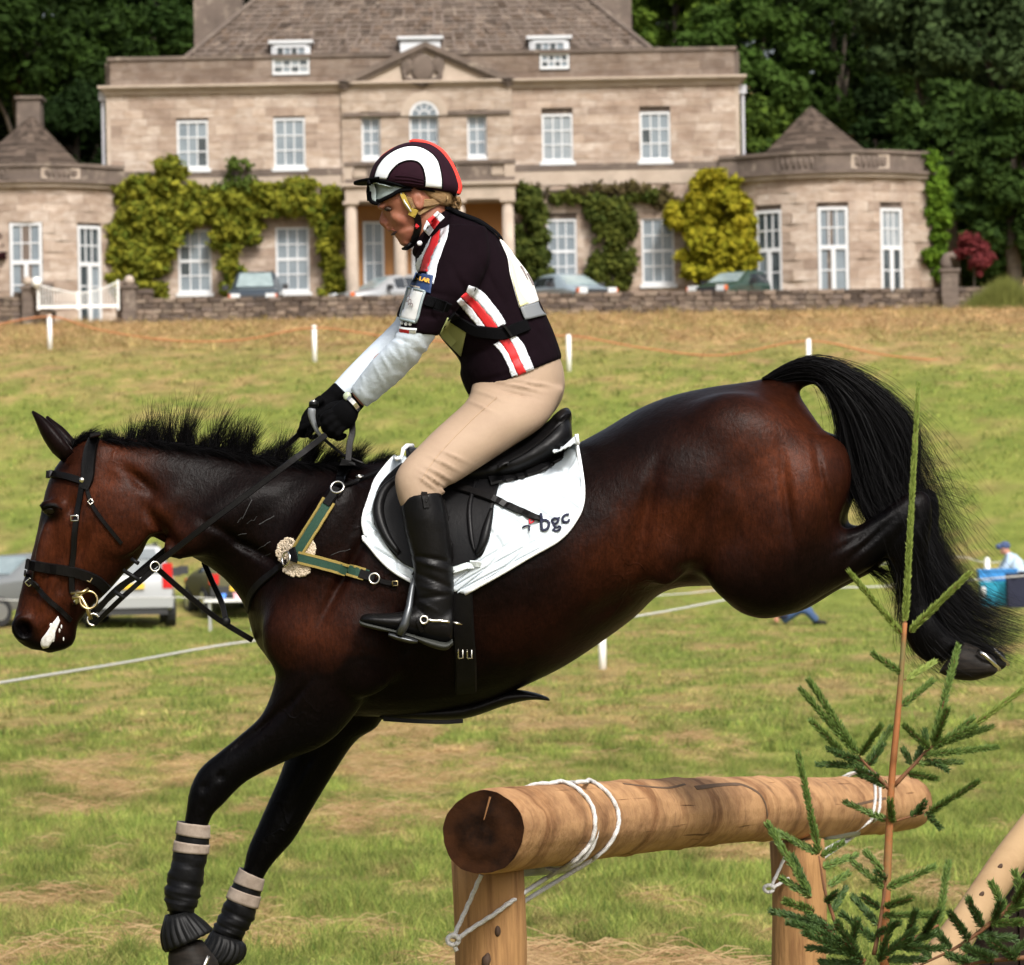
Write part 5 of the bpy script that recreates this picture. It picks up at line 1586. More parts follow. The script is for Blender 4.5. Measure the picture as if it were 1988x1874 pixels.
def rows(poly, n, y0, y1, rr):
    A = np.asarray(poly, float); d_ = np.r_[0, np.cumsum(np.linalg.norm(np.diff(A[:, :2], axis=0), axis=1))]
    s = rr.random(n) * d_[-1]
    cols_ = [np.interp(s, d_, A[:, k]) for k in range(A.shape[1])]
    Pt = np.array([P(a, b, HD) for a, b in zip(cols_[0], cols_[1])]); Pt[:, 1] += rr.uniform(y0, y1, n)
    return Pt, cols_, s / d_[-1]
r3 = np.random.default_rng(3)
# crest columns: px, py, length px, lean x
crest = [(186, 854, 18, -.1), (215, 853, 36, -.1), (250, 854, 44, .05), (288, 855, 55, .2), (330, 860, 78, .3), (360, 864, 88, .25), (396, 868, 74, .35), (440, 876, 70, .45), (500, 889, 62, .55), (560, 897, 60, .75), (620, 902, 54, 1.0), (690, 906, 40, 1.3), (745, 897, 28, 1.4)]
n = 8000
Rt, c_, s_ = rows(crest, n, -.028, .028, r3)
tuft = vnoise(c_[0] / 11.0, c_[0] * 0 + 3, 61)
L = 1.3 * (c_[2] / 700.0) * (.30 + .95 * tuft ** 1.4) * r3.uniform(.5, 1.12, n)
lean = c_[3] * .7 - .15 + (vnoise(c_[0] / 9.0, c_[0] * 0 + 9, 62) - .5) * .9 + r3.normal(0, .16, n)
D_ = norm(np.stack([lean, r3.normal(0, .22, n), np.ones(n)], 1))
Rt[:, 2] -= .02
hair('mane', Rt, D_, L + .02, .0017, 5, np.stack([.12 + 0 * L, r3.normal(0, .12, n), -.12 + 0 * L], 1), horse, 4)
# the part that lies down on the near side of the crest
n = 3000
Rt, c_, s_ = rows([(200, 856), (330, 866), (440, 882), (560, 902), (690, 908)], n, -.045, -.01, r3)
D_ = norm(np.stack([.8 + r3.normal(0, .3, n), -.5 + r3.normal(0, .1, n), .25 + r3.normal(0, .2, n)], 1))
hair('mane', Rt, D_, r3.uniform(.03, .07, n), .0018, 3, np.stack([.2 + 0 * s_, 0 * s_, -.5 + 0 * s_], 1), horse, 5)
n = 420
Rt, c_, s_ = rows([(140, 868), (170, 852)], n, -.03, .03, r3)
D_ = norm(np.stack([.25 + r3.normal(0, .45, n), r3.normal(0, .25, n), 1 + 0 * s_], 1))
hair('forelock', Rt, D_, r3.uniform(.02, .065, n), .0028, 4, np.stack([.7 + 0 * s_, 0 * s_, -.3 + 0 * s_], 1), horse, 6)
# tail: follow guide curves in the picture plane, spread in depth
def guided(name, guides, n, width, seed, spread, yspread, parent, seg=14, fray=.0):
    """guides: list of polylines of survey points (same length order); strands interpolate between neighbouring guides"""
    r = np.random.default_rng(seed)
    G = [crom(g_, seg + 1) for g_ in guides]
    G = np.array(G)
    k = r.random(n) * (len(G) - 1); i0 = np.floor(k).astype(int).clip(0, len(G) - 2); f = (k - i0)[:, None, None]
    S = G[i0] * (1 - f) + G[i0 + 1] * f
    t = np.linspace(0, 1, seg + 1)[None, :, None]
    end = r.uniform(.55, 1.05, n)[:, None, None]
    # shorten: resample each strand by end
    tt_ = np.clip(t * end, 0, 1) * seg
    a = np.floor(tt_).astype(int).clip(0, seg - 1); fr = tt_ - a
    idx_ = np.arange(n)[:, None]
    S = S[idx_, a[:, :, 0]] * (1 - fr) + S[idx_, a[:, :, 0] + 1] * fr
    ph = r.random((n, 1, 2)) * 6.28; am = r.normal(size=(n, 1, 2)) * spread
    S = S + am * (t ** 1.3) * (1 + fray * r.random((n, 1, 1))) + np.sin(t * r.uniform(3, 9, (n, 1, 1)) + ph) * spread * .35 * t
    y = r.normal(size=(n, 1)) * yspread * (.35 + t[:, :, 0])
    wx = (S[..., 0] - CX); wy = HOR - S[..., 1]
    a_, b_ = wx * _cr + wy * _sr, wy * _cr - wx * _sr
    Dp = HD + y
    X = np.stack([a_ * Dp / F, Dp + 0 * a_, CZ + b_ * Dp / F], -1)
    tan = np.gradient(X, axis=1); tan /= np.linalg.norm(tan, axis=2)[..., None] + 1e-9
    rv = r.normal(size=(n, 1, 3)); side = np.cross(tan, np.broadcast_to(rv, tan.shape)); side /= np.linalg.norm(side, axis=2)[..., None] + 1e-9
    w = width * (1 - .8 * t)
    V = np.stack([X - side * w * .5, X + side * w * .5], 2)
    m_ = seg + 1
    b = np.arange(n) * m_ * 2
    Q = np.concatenate([np.stack([b + 2 * i, b + 2 * i + 1, b + 2 * i + 3, b + 2 * i + 2], 1) for i in range(seg)])
    c = np.repeat((.7 + .8 * r.random((n, 1))) * np.ones((1, 3)), m_ * 2, axis=0)
    return npmesh(name, V.reshape(-1, 3), Q, HAIR, parent, False, c)
tail = guided('tail', [
    [(1478, 735), (1530, 706), (1590, 698), (1660, 730), (1725, 775), (1775, 830), (1770, 900), (1775, 960), (1800, 1040), (1850, 1130), (1960, 1180)],
    [(1490, 735), (1540, 712), (1600, 712), (1660, 750), (1712, 810), (1748, 880), (1752, 950), (1775, 1030), (1820, 1110), (1890, 1180), (1985, 1215)],
    [(1500, 737), (1550, 722), (1605, 728), (1650, 765), (1690, 830), (1715, 905), (1728, 970), (1765, 1060), (1800, 1140), (1870, 1215), (1975, 1250)],
    [(1510, 740), (1560, 732), (1605, 742), (1636, 780), (1658, 850), (1680, 920), (1710, 990), (1750, 1080), (1785, 1170), (1850, 1245), (1950, 1275)],
    [(1518, 744), (1565, 738), (1600, 752), (1626, 800), (1640, 870), (1655, 950), (1690, 1005), (1735, 1090), (1765, 1180), (1810, 1250), (1890, 1285)]], 9000, .0014, 12, 11, .045, horse, 18, .6)
guided('tail', [[(1500, 720), (1580, 700), (1680, 745), (1760, 830), (1800, 930), (1840, 1040), (1900, 1130)], [(1510, 728), (1590, 715), (1670, 780), (1720, 880), (1770, 980), (1820, 1090), (1900, 1200)], [(1520, 738), (1590, 735), (1640, 800), (1670, 910), (1720, 1010), (1780, 1130), (1860, 1260)]], 2200, .0013, 21, 26, .06, horse, 16, 1.0)
guided('tail', [[(1640, 800), (1665, 870), (1680, 940), (1710, 1000), (1760, 1040), (1800, 1110), (1850, 1180)], [(1700, 830), (1740, 900), (1760, 970), (1800, 1040), (1830, 1120), (1890, 1190), (1970, 1240)], [(1690, 900), (1730, 960), (1775, 1040), (1790, 1130), (1800, 1210), (1850, 1260), (1930, 1290)], [(1700, 960), (1740, 1030), (1760, 1110), (1770, 1190), (1790, 1250), (1840, 1290)]], 7500, .0016, 15, 18, .055, horse, 14, .6)
guided('tail', [[(1690, 790), (1740, 820), (1800, 870), (1790, 960)], [(1720, 900), (1800, 935), (1880, 965), (1925, 1010)], [(1760, 960), (1830, 1010), (1870, 1060), (1850, 1120)], [(1700, 1040), (1730, 1080), (1750, 1130), (1745, 1190)]], 150, .0013, 13, 13, .03, horse, 14, 1.0)
guided('tail', [[(1640, 1090), (1690, 1110), (1720, 1135), (1745, 1170)], [(1660, 1080), (1700, 1100), (1740, 1120), (1770, 1160)]], 160, .002, 14, 10, .03, horse, 10, .5)

# ================================================================ tack
bridle = thing('bridle', 'black leather bridle with brass ringed bit and martingale straps on the horse head', 'bridle', tuple(P(150, 1000, HD - .1)))
B_ = [HB]
strap('headpiece', [(186, 846), (177, 870), (172, 900), (170, 928), (163, 950)], [.030 + .010 * math.sin(math.pi * i / 19) for i in range(20)], .009, B_, LEATHER, bridle, .002, 20)
strap('cheekpiece', [(160, 940), (155, 975), (149, 1010), (145, 1040), (142, 1075), (139, 1105), (140, 1150)], .017, .005, B_, LEATHER, bridle, .004)
strap('browband', [(90, 921), (105, 922), (130, 926), (160, 935)], .021, .010, B_, LEATHER, bridle, .003)
strap('throatlatch', [(168, 935), (172, 960), (182, 985), (205, 1017), (236, 1055)], .011, .004, B_, LEATHER, bridle, .003)
strap('noseband', [(50, 1095), (75, 1100), (105, 1105), (150, 1112), (185, 1125), (205, 1143)], .030, .008, B_, LEATHER, bridle, .004)
strap('flash_strap', [(50, 1112), (70, 1135), (95, 1165), (118, 1186), (136, 1204)], .015, .005, B_, LEATHER, bridle, .005)
def knob(nm, px, py, r, m_, parent, off=.008, bv=None):
    V, Fc = ell_data(cast(px, py, bv or B_, off)[0], r, r * .6, r, nu=8, nv=12); return MB().add(V, Fc).build(nm, m_, parent, True)
knob('browband_stud', 161, 934, .008, STEEL, bridle, .012)
def buckle(px, py, w, h, m_, parent, ang=0, off=.010, bv=None):
    c, n_ = cast(px, py, bv or B_, off); a = math.radians(ang)
    u = Vector((math.cos(a), 0, math.sin(a))); v = Vector((-math.sin(a), 0, math.cos(a)))
    pts = [c + u * (w * x) + v * (h * z) for x, z in ((-.5, -.5), (.5, -.5), (.5, .5), (-.5, .5), (-.5, -.5))]
    return MB().tube(pts, .0022, 6).build('buckle', m_, parent, True)
buckle(147, 1007, .020, .014, STEEL, bridle)
buckle(64, 1130, .018, .016, STEEL, bridle, 40)
buckle(177, 975, .012, .012, STEEL, bridle, -50)
buckle(172, 1122, .014, .012, BRASS, bridle, -30)
BITD = HD - .105
c0 = P(172, 1165, BITD)
ring('bit_ring', c0, (.15, -1, .1), .024, .0032, BRASS, bridle, 26)
ring('bit_ring', P(160, 1172, HD + .09), (.15, -1, .1), .024, .0032, BRASS, bridle, 26)
ring('curb_ring', P(181, 1203, BITD), (.1, -1, 0), .016, .003, STEEL, bridle, 20)
MB().tube([c0 + Vector((-.028, -.004, .02)), P(146, 1168, HD - .06), P(146, 1168, HD + .06)], [.009, .011, .011], 8).build('mouthpiece', STEEL, bridle, True)
MB().tube([P(138, 1152, BITD), P(160, 1150, BITD - .006), P(172, 1143, BITD)], .005, 7).build('bit_link', BRASS, bridle, True)
MB().tube([P(140, 1160, BITD), P(158, 1160, BITD), P(170, 1182, BITD), P(176, 1203, BITD)], .006, 7).build('bit_shank', BRASS, bridle, True)
def free_strap(name, pts, w, th, m_, parent, n=20, nrm=(0, -1, 0)):
    """pts (px,py,D): strap hanging in the air"""
    A = crom(pts, n) if len(pts) > 2 else polyres(pts, n)
    Q = [P(a, b, c) for a, b, c in A]
    return ribbon(name, Q, [Vector(nrm)] * n, w, th, m_, parent)
RB = HD - .14
reins = thing('reins', 'black reins running from the bit to the gloved hands', 'reins', tuple(P(400, 1020, RB)))
free_strap('rein', [(188, 1186, BITD), (232, 1140, RB), (300, 1097, RB - .02), (400, 1020, RB - .06), (500, 945, RB - .06), (580, 885, RB - .05), (632, 845, HD - .13)], .017, .004, LEATHER, reins, 40)
free_strap('rein', [(178, 1190, HD + .10), (300, 1085, HD + .14), (450, 960, HD + .14), (540, 880, HD + .12), (590, 835, HD + .06)], .016, .004, LEATHER, reins, 30)
free_strap('curb_rein', [(184, 1212, BITD), (240, 1158, RB - .02), (300, 1105, RB - .03)], .014, .004, LEATHER, reins, 20)
for px, py, l in ((256, 1118, 34), (232, 1155, 20), (262, 1090, 14)):
    MB().tube([P(px - l * .5, py - l * .32, RB - .03), P(px + l * .5, py + l * .32, RB - .035)], .006, 7).build('rein_stop', RUBBER, reins, True)
free_strap('rein_buckle_end', [(683, 812, HD - .10), (684, 840, HD - .11), (679, 862, HD - .12), (676, 895, HD - .135)], .018, .004, LEATHER, reins, 14)
mart = thing('martingale', 'thin black running martingale straps below the horse neck', 'martingale', tuple(P(420, 1150, HD)))
ring('martingale_ring', P(301, 1100, RB - .03), (.3, -1, .1), .013, .0026, STEEL, mart, 18)
free_strap('martingale_fork', [(304, 1103, RB), (340, 1135, HD - .10), (400, 1185, HD - .05), (440, 1213, HD - .02), (490, 1243, HD + .0)], .016, .004, LEATHER, mart, 24)
free_strap('martingale_fork', [(396, 1092, HD + .10), (412, 1130, HD + .06), (430, 1170, HD + .02), (440, 1213, HD - .02)], .016, .004, LEATHER, mart, 20)
V, Fc = ell_data(P(438, 1207, HD - .02), .014, .01, .014); MB().add(V, Fc).build('rubber_stop', RUBBER, mart, True)

# breastplate
bp = thing('breastplate', 'green and gold webbing breastplate with sheepskin pads across the chest', 'breastplate', tuple(P(590, 1080, HD - .2)))
GREENW = M('green_webbing', (.008, .042, .024), .8, bump=.4, bs=300); GOLDW = M('gold_webbing', (.24, .175, .04), .8, bump=.4, bs=300)
SHEEP = M('sheepskin', (.50, .40, .28), .95, (.62, .52, .40), 60, bump=1.0, bs=70, dist=.012)
def web(pts):
    w_ = strap('green_strap', pts, .030, .004, B_, GREENW, bp, .009, 20)
    A = crom(pts, 20); t = np.gradient(A, axis=0); t /= np.linalg.norm(t, axis=1)[:, None]; nn = np.stack([-t[:, 1], t[:, 0]], 1)
    for s in (-9.5, 9.5):
        strap('gold_edge', (A + nn * s)[::3], .0075, .0048, B_, GOLDW, w_, .0092, 16)
web([(641, 975), (620, 1010), (600, 1042), (580, 1076)])
web([(582, 1083), (620, 1092), (670, 1106), (716, 1118)])
strap('leather_tab', [(655, 952), (646, 968), (636, 983)], .026, .005, B_, LEATHER, bp, .012, 8)
strap('leather_tab', [(700, 1114), (716, 1119), (728, 1122)], .026, .005, B_, LEATHER, bp, .012, 8)
strap('leather_tab', [(575, 1068), (578, 1085), (577, 1092)], [.022] * 8, .006, B_, LEATHER, bp, .014, 8)
for px, py, R in ((657, 952, .018), (565, 1087, .019), (728, 1124, .014), (698, 936, .009)):
    c, n_ = cast(px, py, B_, .016); ring('brass_ring', c, n_, R, .0032, STEEL, bp, 18)
strap('wither_strap', [(676, 897), (665, 920), (660, 945)], [.045 - .025 * i / 11 for i in range(12)], .004, B_, LEATHER, bp, .004, 12)
strap('saddle_strap', [(663, 946), (700, 934), (740, 918), (760, 908)], .013, .004, B_, LEATHER, bp, .006, 14)
strap('girth_strap', [(733, 1126), (750, 1131), (770, 1134)], .014, .004, B_, LEATHER, bp, .006, 8)
strap('chest_strap', [(560, 1092), (530, 1113), (505, 1133), (488, 1155), (482, 1185)], .022, .004, B_, LEATHER, bp, .004, 16)
buckle(768, 1133, .014, .012, BRASS, bp, 0, .012)
for cx_, cy_, rx_, ry_ in ((560, 1072, 22, 26), (597, 1066, 15, 20), (577, 1106, 25, 13)):
    mb = MB()
    for i in range(300):
        a, q = random.uniform(0, 6.28), math.sqrt(random.random())
        V, Fc = ell_data(cast(cx_ + rx_ * q * math.cos(a), cy_ + ry_ * q * math.sin(a), B_, .003)[0], *(random.uniform(.003, .0055) for _ in range(3)), nu=5, nv=7); mb.add(V, Fc)
    o = mb.build('sheepskin_pad', SHEEP, bp, True); o['kind'] = 'stuff'

# saddle pad
pad = thing('saddle_pad', 'white quilted saddle pad with bgc lettering under the saddle', 'saddle pad', tuple(P(920, 1000, HD - .3)))
QUILT = M('white_quilt', (.56, .61, .65), .85, (.50, .56, .60), 10, bump=.3, bs=200)
PL = [(774, 888), (747, 918), (722, 953), (705, 995), (703, 1023), (712, 1051), (740, 1087), (768, 1111), (800, 1129)]
PR = [(1119, 843), (1126, 885), (1131, 920), (1134, 953), (1131, 984), (1117, 1013), (1085, 1048), (1015, 1090), (904, 1152)]
def qb(u, v):
    s = 24.0
    a, b = (u * 9 + v * 13), (u * 9 - v * 13)
    e = min(abs(a - round(a / 2) * 2), abs(b - round(b / 2) * 2))
    return .0045 - .0065 * math.exp(-(e / .17) ** 2)
pm = drape('pad_panel', PL, PR, 110, 130, B_, .012, QUILT, pad, .006, bump=qb, curve=True, sag=75)
PB = bvh_of(pm.data)
# far side of the pad mirrors the near side
me = pm.data.copy(); V = mesh_np(me); V[:, 1] = 2 * HD - V[:, 1]; me.vertices.foreach_set('co', V.ravel()); me.flip_normals(); o = link('pad_panel', me, None, pad); solid(o, .006, -1)
for q, nm in ((PL, 'binding'), (PR, 'binding')):
    MB().tube([cast(a, b, B_, .014)[0] for a, b in crom(q, 60)], .0055, 7).build(nm, WHITE_CLOTH, pad, True)
A = P(790, 868, HD); 
MB().tube([P(778, 893, HD - .09), P(783, 872, HD - .07), P(790, 866, HD - .02), P(800, 866, HD + .02), P(783, 872, HD + .07), P(778, 893, HD + .09)], [.004, .006, .007, .007, .006, .004], 10).build('wither_edge', WHITE_CLOTH, pad, True)
# lettering: strokes laid on the pad
INK = M('navy_print', (.006, .008, .03), .8); REDI = M('red_print', (.55, .01, .03), .7)
def ZB(x, y): return (1250 + x * 200 / 1988) / 1.2575, (1200 + y * 200 / 1988) / 1.2575
def stroke(nm, pts, w, m_, curve=True):
    return strap(nm, [ZB(*q) for q in pts], w, .0012, [PB, HB], m_, pad, .004, 26, curve=curve)
lw = .0078
_st = []
def stroke2(*a, **k): _st.append(stroke(*a, **k))
def done(nm):
    join(list(_st), nm); _st.clear()
stroke2('letter_b', [(700, 560), (708, 680), (715, 800), (728, 955)], lw, INK)
stroke2('letter_b', [(722, 760), (760, 715), (820, 712), (880, 760), (895, 830), (865, 905), (800, 945), (730, 945)], lw, INK)
done('letter')
stroke2('letter_g', [(1090, 668), (1030, 662), (985, 705), (985, 755), (1025, 785), (1085, 775), (1125, 725), (1118, 680), (1070, 660)], lw * .85, INK)
stroke2('letter_g', [(1110, 670), (1165, 640)], lw * .8, INK, False)
stroke2('letter_g', [(1010, 790), (1000, 840), (1060, 865), (1150, 865), (1185, 885), (1160, 935), (1080, 968), (1010, 962), (995, 925), (1030, 890)], lw * .75, INK)
done('letter')
stroke2('letter_c', [(1385, 572), (1320, 575), (1250, 620), (1225, 685), (1250, 745), (1310, 770), (1365, 745), (1400, 705)], lw * .9, INK)
done('letter')
stroke2('emblem_stroke', [(255, 895), (320, 850), (385, 830), (415, 845), (430, 900), (432, 965)], lw * .6, INK)
done('emblem')
stroke2('emblem_stroke', [(425, 650), (430, 720), (430, 785)], lw * .6, REDI)
stroke2('emblem_stroke', [(430, 780), (480, 755), (535, 715)], lw * .5, REDI)
stroke2('emblem_stroke', [(430, 655), (480, 685), (535, 712)], lw * .5, REDI)
done('emblem')

# saddle
sad = thing('saddle', 'black leather jumping saddle with knee rolls and raised cantle', 'saddle', tuple(P(940, 950, HD - .2)))
seat = [(1106, 789, 1112, 862, 0, .06), (1098, 791, 1112, 872, 0, .13), (1078, 806, 1098, 892, 0, .17), (1040, 836, 1060, 915, 0, .19), (990, 866, 1010, 935, 0, .195), (920, 886, 930, 955, 0, .18), (850, 882, 860, 960, 0, .155), (805, 868, 815, 945, 0, .12), (786, 872, 796, 920, 0, .06)]
me = blend([loft_data(seat, HD, k=32), loft_data([(1104, 790, 1112, 812, 0, .13), (1090, 794, 1100, 822, 0, .15), (1075, 806, 1086, 832, 0, .16)], HD)], .008, 5); me.materials.append(LEATHER_SOFT); link('seat', me, None, sad)
SB = bvh_of(me)
FL = [(780, 912), (748, 940), (727, 970), (723, 1000), (733, 1030), (752, 1062), (782, 1094), (820, 1110)]
FR = [(985, 900), (975, 935), (966, 965), (957, 1005), (949, 1037), (944, 1069), (930, 1086), (890, 1098)]
fl = drape('flap', FL, FR, 40, 40, [HB], .022, LEATHER_SOFT, sad, .007, curve=True, sag=30)
FB = bvh_of(fl.data)
BV = [FB, PB, HB, SB]
for c_, w in (([(772, 928), (747, 952), (735, 982), (738, 1012), (752, 1045), (775, 1075)], .030), ([(955, 990), (946, 1025), (938, 1055), (925, 1078)], .024), ([(925, 930), (912, 985), (915, 1040), (922, 1072)], .014)):
    pts = [cast(a, b, BV, .004)[0] for a, b in crom(c_, 18)]
    MB().tube(pts, [w * .55 * (.35 + .65 * math.sin(math.pi * (i + .8) / 18.6)) for i in range(18)], 12).build('knee_roll', LEATHER_SOFT, sad, True)
strap('skirt', [(1092, 880), (1060, 905), (1000, 925), (950, 935)], .05, .006, BV, LEATHER_SOFT, sad, .004, 20)
strap('piping', [(1100, 806), (1070, 842), (1020, 880), (970, 905)], .006, .004, [SB], LEATHER, sad, .002, 20)
strap('loose_strap', [(880, 946), (920, 958), (960, 972), (1000, 990), (1050, 1011)], [.026 - .006 * i / 19 for i in range(20)], .005, BV, LEATHER, sad, .006, 20)
strap('girth', [(897, 1148), (898, 1180), (901, 1240), (904, 1290), (904, 1340)], [.06] * 30, .008, B_, LEATHER, sad, .006, 30)
strap('keeper_strap', [(882, 1108), (905, 1100), (930, 1089)], .018, .004, BV, M('grey_elastic', (.55, .6, .6), .8), sad, .012, 10)
for px in (895, 912):
    buckle(px, 1262, .012, .03, STEEL, sad, 0, .016)
# belly guard under the girth
me = blend([loft_data([(735, 1385, 738, 1398, 0, .03), (800, 1375, 803, 1397, 0, .05), (895, 1365, 899, 1396, 0, .06), (980, 1340, 984, 1369, 0, .06), (1030, 1343, 1032, 1359, 0, .05), (1066, 1354, 1068, 1361, 0, .025)], HD, n=26)], .006, 3)
me.materials.append(LEATHER); link('belly_guard', me, None, sad)
free_strap('guard_strap', [(745, 1396, HD - .1), (800, 1400, HD - .12), (860, 1402, HD - .12), (898, 1400, HD - .1)], .012, .004, LEATHER, sad, 12)

# leg boots
BEIGE = M('beige_bandage', (.29, .235, .19), .9, (.20, .155, .12), 30, bump=.4, bs=120); BOOT = M('black_neoprene', (.002, .002, .0025), .45, (.0042, .0042, .005), 20, spec=.15, bump=.5, bs=40, dist=.004)
def legboot(label, st, y, bands, bell):
    t = thing('leg_boot', label, 'horse boot', tuple(P(st[0][0], st[0][1], HD + y)), 'boots on the horse forelegs')
    A = crom(st, 40)
    def part(nm, i0, i1, m_, ex):
        s = [(a - ex, b, c + ex, d_, 0, w + ex / 700) for a, b, c, d_, yy, w in A[i0:i1 + 1]]
        V, Fc = loft_data(s, HD + y, k=24, smooth=False)
        if nm == 'boot_shell':
            for i_, v in enumerate(V):
                row = i_ // 24; c_ = np.array(P((s[row][0] + s[row][2]) / 2, (s[row][1] + s[row][3]) / 2, HD + y)); th_ = i_ % 24 / 24 * 6.283
                am = 1 + (.045 * math.sin(row * .95 + 1.3 * math.sin(th_ * 2 + row * .2)) + .03 * math.sin(row * 2.1 + th_)) * (row > 16)
                V[i_] = c_ + (np.array(v) - c_) * am
        npmesh(nm, V, Fc, m_, t, True)
    part('boot_shell', 0, 39, BOOT, 0)
    for a, b in bands: part('bandage_band', a, b, BEIGE, 2.2)
    # bell boot: flared ribbed rubber cuff
    V, Fc = [], []; kk = 84
    C = crom(bell, 8)
    for i, (ax, ay, bx, by, yy, w) in enumerate(C):
        a, b = P(ax, ay, HD + y), P(bx, by, HD + y); c, h = (a + b) / 2, (a - b) / 2
        for j in range(kk):
            th = 2 * math.pi * j / kk; rb = 1 + (.09 if j % 4 < 2 else 0) * min(1, i / 3) * (i < 7)
            q = c + h * math.cos(th) * rb; q.y += w * math.sin(th) * rb; V.append(q)
    for i in range(7):
        for j in range(kk): Fc.append((i * kk + j, i * kk + (j + 1) % kk, i * kk + kk + (j + 1) % kk, i * kk + kk + j))
    o = npmesh('bell_boot', V, Fc, RUBBER, t, True); solid(o, .006, 0)
legboot('striped leg boot on the leading foreleg at the left', [(346, 1594, 406, 1603, 0, .042), (341, 1626, 406, 1636, 0, .042), (335, 1660, 402, 1666, 0, .043), (325, 1704, 393, 1716, 0, .044), (319, 1736, 386, 1748, 0, .046), (325, 1768, 376, 1772, 0, .040)], -.12,
        [(0, 6), (9, 14)], [(322, 1778, 368, 1768, 0, .042), (316, 1808, 388, 1786, 0, .055), (318, 1830, 402, 1800, 0, .062), (323, 1848, 410, 1808, 0, .066)])
legboot('striped leg boot on the foreleg further back', [(467, 1684, 512, 1708, 0, .040), (456, 1708, 508, 1728, 0, .041), (446, 1728, 503, 1750, 0, .042), (432, 1762, 492, 1786, 0, .044), (420, 1788, 478, 1810, 0, .046), (410, 1806, 464, 1828, 0, .042)], .13,
        [(0, 9), (13, 19)], [(412, 1806, 466, 1826, 0, .044), (404, 1826, 474, 1838, 0, .055), (392, 1846, 470, 1858, 0, .062), (380, 1862, 452, 1874, 0, .064)])
# ================================================================ rider
rider = thing('person', 'rider in plum jersey, beige breeches and black boots leaning forward on the bay horse', 'person', tuple(P(1000, 850, HD)))
PLUM = M('plum_jersey', (.0062, .0026, .0046), .9, (.0042, .0017, .003), 7, bump=.45, bs=26, dist=.006, spec=.06)
BREECH = M('beige_breeches', (.33, .235, .16), .75, (.295, .205, .14), 9, bump=.35, bs=16, stretch=(1, 1, 1), dist=.006)
SLEEVE = M('white_undersleeve', (.50, .56, .62), .75, (.45, .51, .57), 12, bump=.6, bs=20, dist=.008)
BOOTL = M('boot_leather', (.0026, .0024, .0026), .38, (.0045, .004, .004), 16, spec=.15, bump=.4, bs=34, dist=.004)
GLOVE = M('black_glove', (.0018, .0018, .0022), .85, spec=.06, bump=.5, bs=160)
REDB = M('red_braid', (.60, .012, .018), .55, (.45, .01, .012), 30, bump=.3, bs=60)
SILV = M('silver_white_braid', (.74, .76, .80), .45, (.52, .55, .60), 24, bump=.6, bs=46, dist=.004)
FACE = M('face_skin', (.31, .125, .075), .5, (.25, .09, .053), 16, sss=.08, spec=.35)
def put(nm, sol, vox, sm, m_, parent=rider, fac=.5):
    me = blend(sol, vox, sm, fac); me.materials.append(m_); o = link(nm, me, None, parent); return o
def LD(st, k=28, n=None): return loft_data(st, HD, k=k, n=n)
# --- head, neck and the body under the clothes: one continuous figure
headst = [(733, 352, 882, 342, 0, .066), (732, 384, 873, 370, 0, .070), (735, 398, 868, 383, 0, .069), (743, 409, 866, 394, 0, .064), (749, 420, 862, 405, 0, .058), (754, 432, 856, 416, 0, .052), (758, 442, 845, 424, 0, .047), (766, 450.5, 835, 432, 0, .043),
          (769, 457, 826, 440, 0, .045), (774, 464, 820, 448, 0, .040), (779, 471, 812, 458, 0, .032), (787, 477, 803, 468, 0, .018)]
neckst = [(802, 430, 866, 392, 0, .054), (806, 470, 872, 412, 0, .058), (812, 505, 895, 440, 0, .062)]
torso = [(815, 500, 900, 428, 0, .10), (832, 550, 945, 450, 0, .155), (845, 600, 990, 512, 0, .165), (865, 650, 1025, 572, 0, .16), (905, 705, 1050, 622, 0, .145), (915, 735, 1068, 665, 0, .15), (930, 770, 1080, 715, 0, .16), (960, 815, 1070, 785, 0, .15)]
def legst(s): return [(940, 755, 1075, 775, s * .07, .08), (925, 785, 1030, 828, s * .12, .08), (886, 820, 940, 890, s * .19, .068), (828, 872, 884, 926, s * .25, .06), (792, 905, 852, 938, s * .28, .052), (782, 950, 846, 960, s * .295, .045), (792, 1020, 862, 1020, s * .30, .045), (812, 1110, 872, 1120, s * .30, .036), (812, 1180, 870, 1185, s * .30, .034)]
def armst(s, f=1): return [(870, 450, 925, 450, s * .15, .04), (850, 495, 930, 515, s * .2, .045), (828, 535, 905, 560, s * .215, .045), (806, 585, 872, 600, s * .22, .042), (784, 640, 832, 648, s * .22, .038)]
sol = [loft_data(headst, HD, k=36, n=50, sq=.86), LD(neckst), LD(torso)]
sol.append(tube_data([P(748, 402, HD), P(746.5, 410, HD), P(744, 420, HD), P(742, 428, HD), P(742.5, 433, HD)], [.007, .0075, .0085, .0092, .0088], 12)); sol.append(ell_data(P(741.8, 432, HD), .0088, .0095, .0082)); sol.append(tube_data([P(744, 436, HD), P(752, 441, HD), P(758, 444, HD)], [.006, .010, .014], 10))   # nose
sol.append(LD([(752.5, 442.5, 768, 441, 0, .017), (754.5, 446.5, 770, 446, 0, .022), (761, 448.6, 775, 448.5, 0, .02)], 14, 10))      # upper lip
sol.append(LD([(765, 454.5, 780, 453, 0, .018), (765.5, 458, 784, 457, 0, .022), (771, 464, 788, 463, 0, .019)], 14, 10))      # lower lip
sol.append(LD([(773, 468, 795, 464, 0, .024), (777, 475, 798, 472, 0, .026), (785, 480, 800, 476, 0, .018)], 14, 10))     # chin
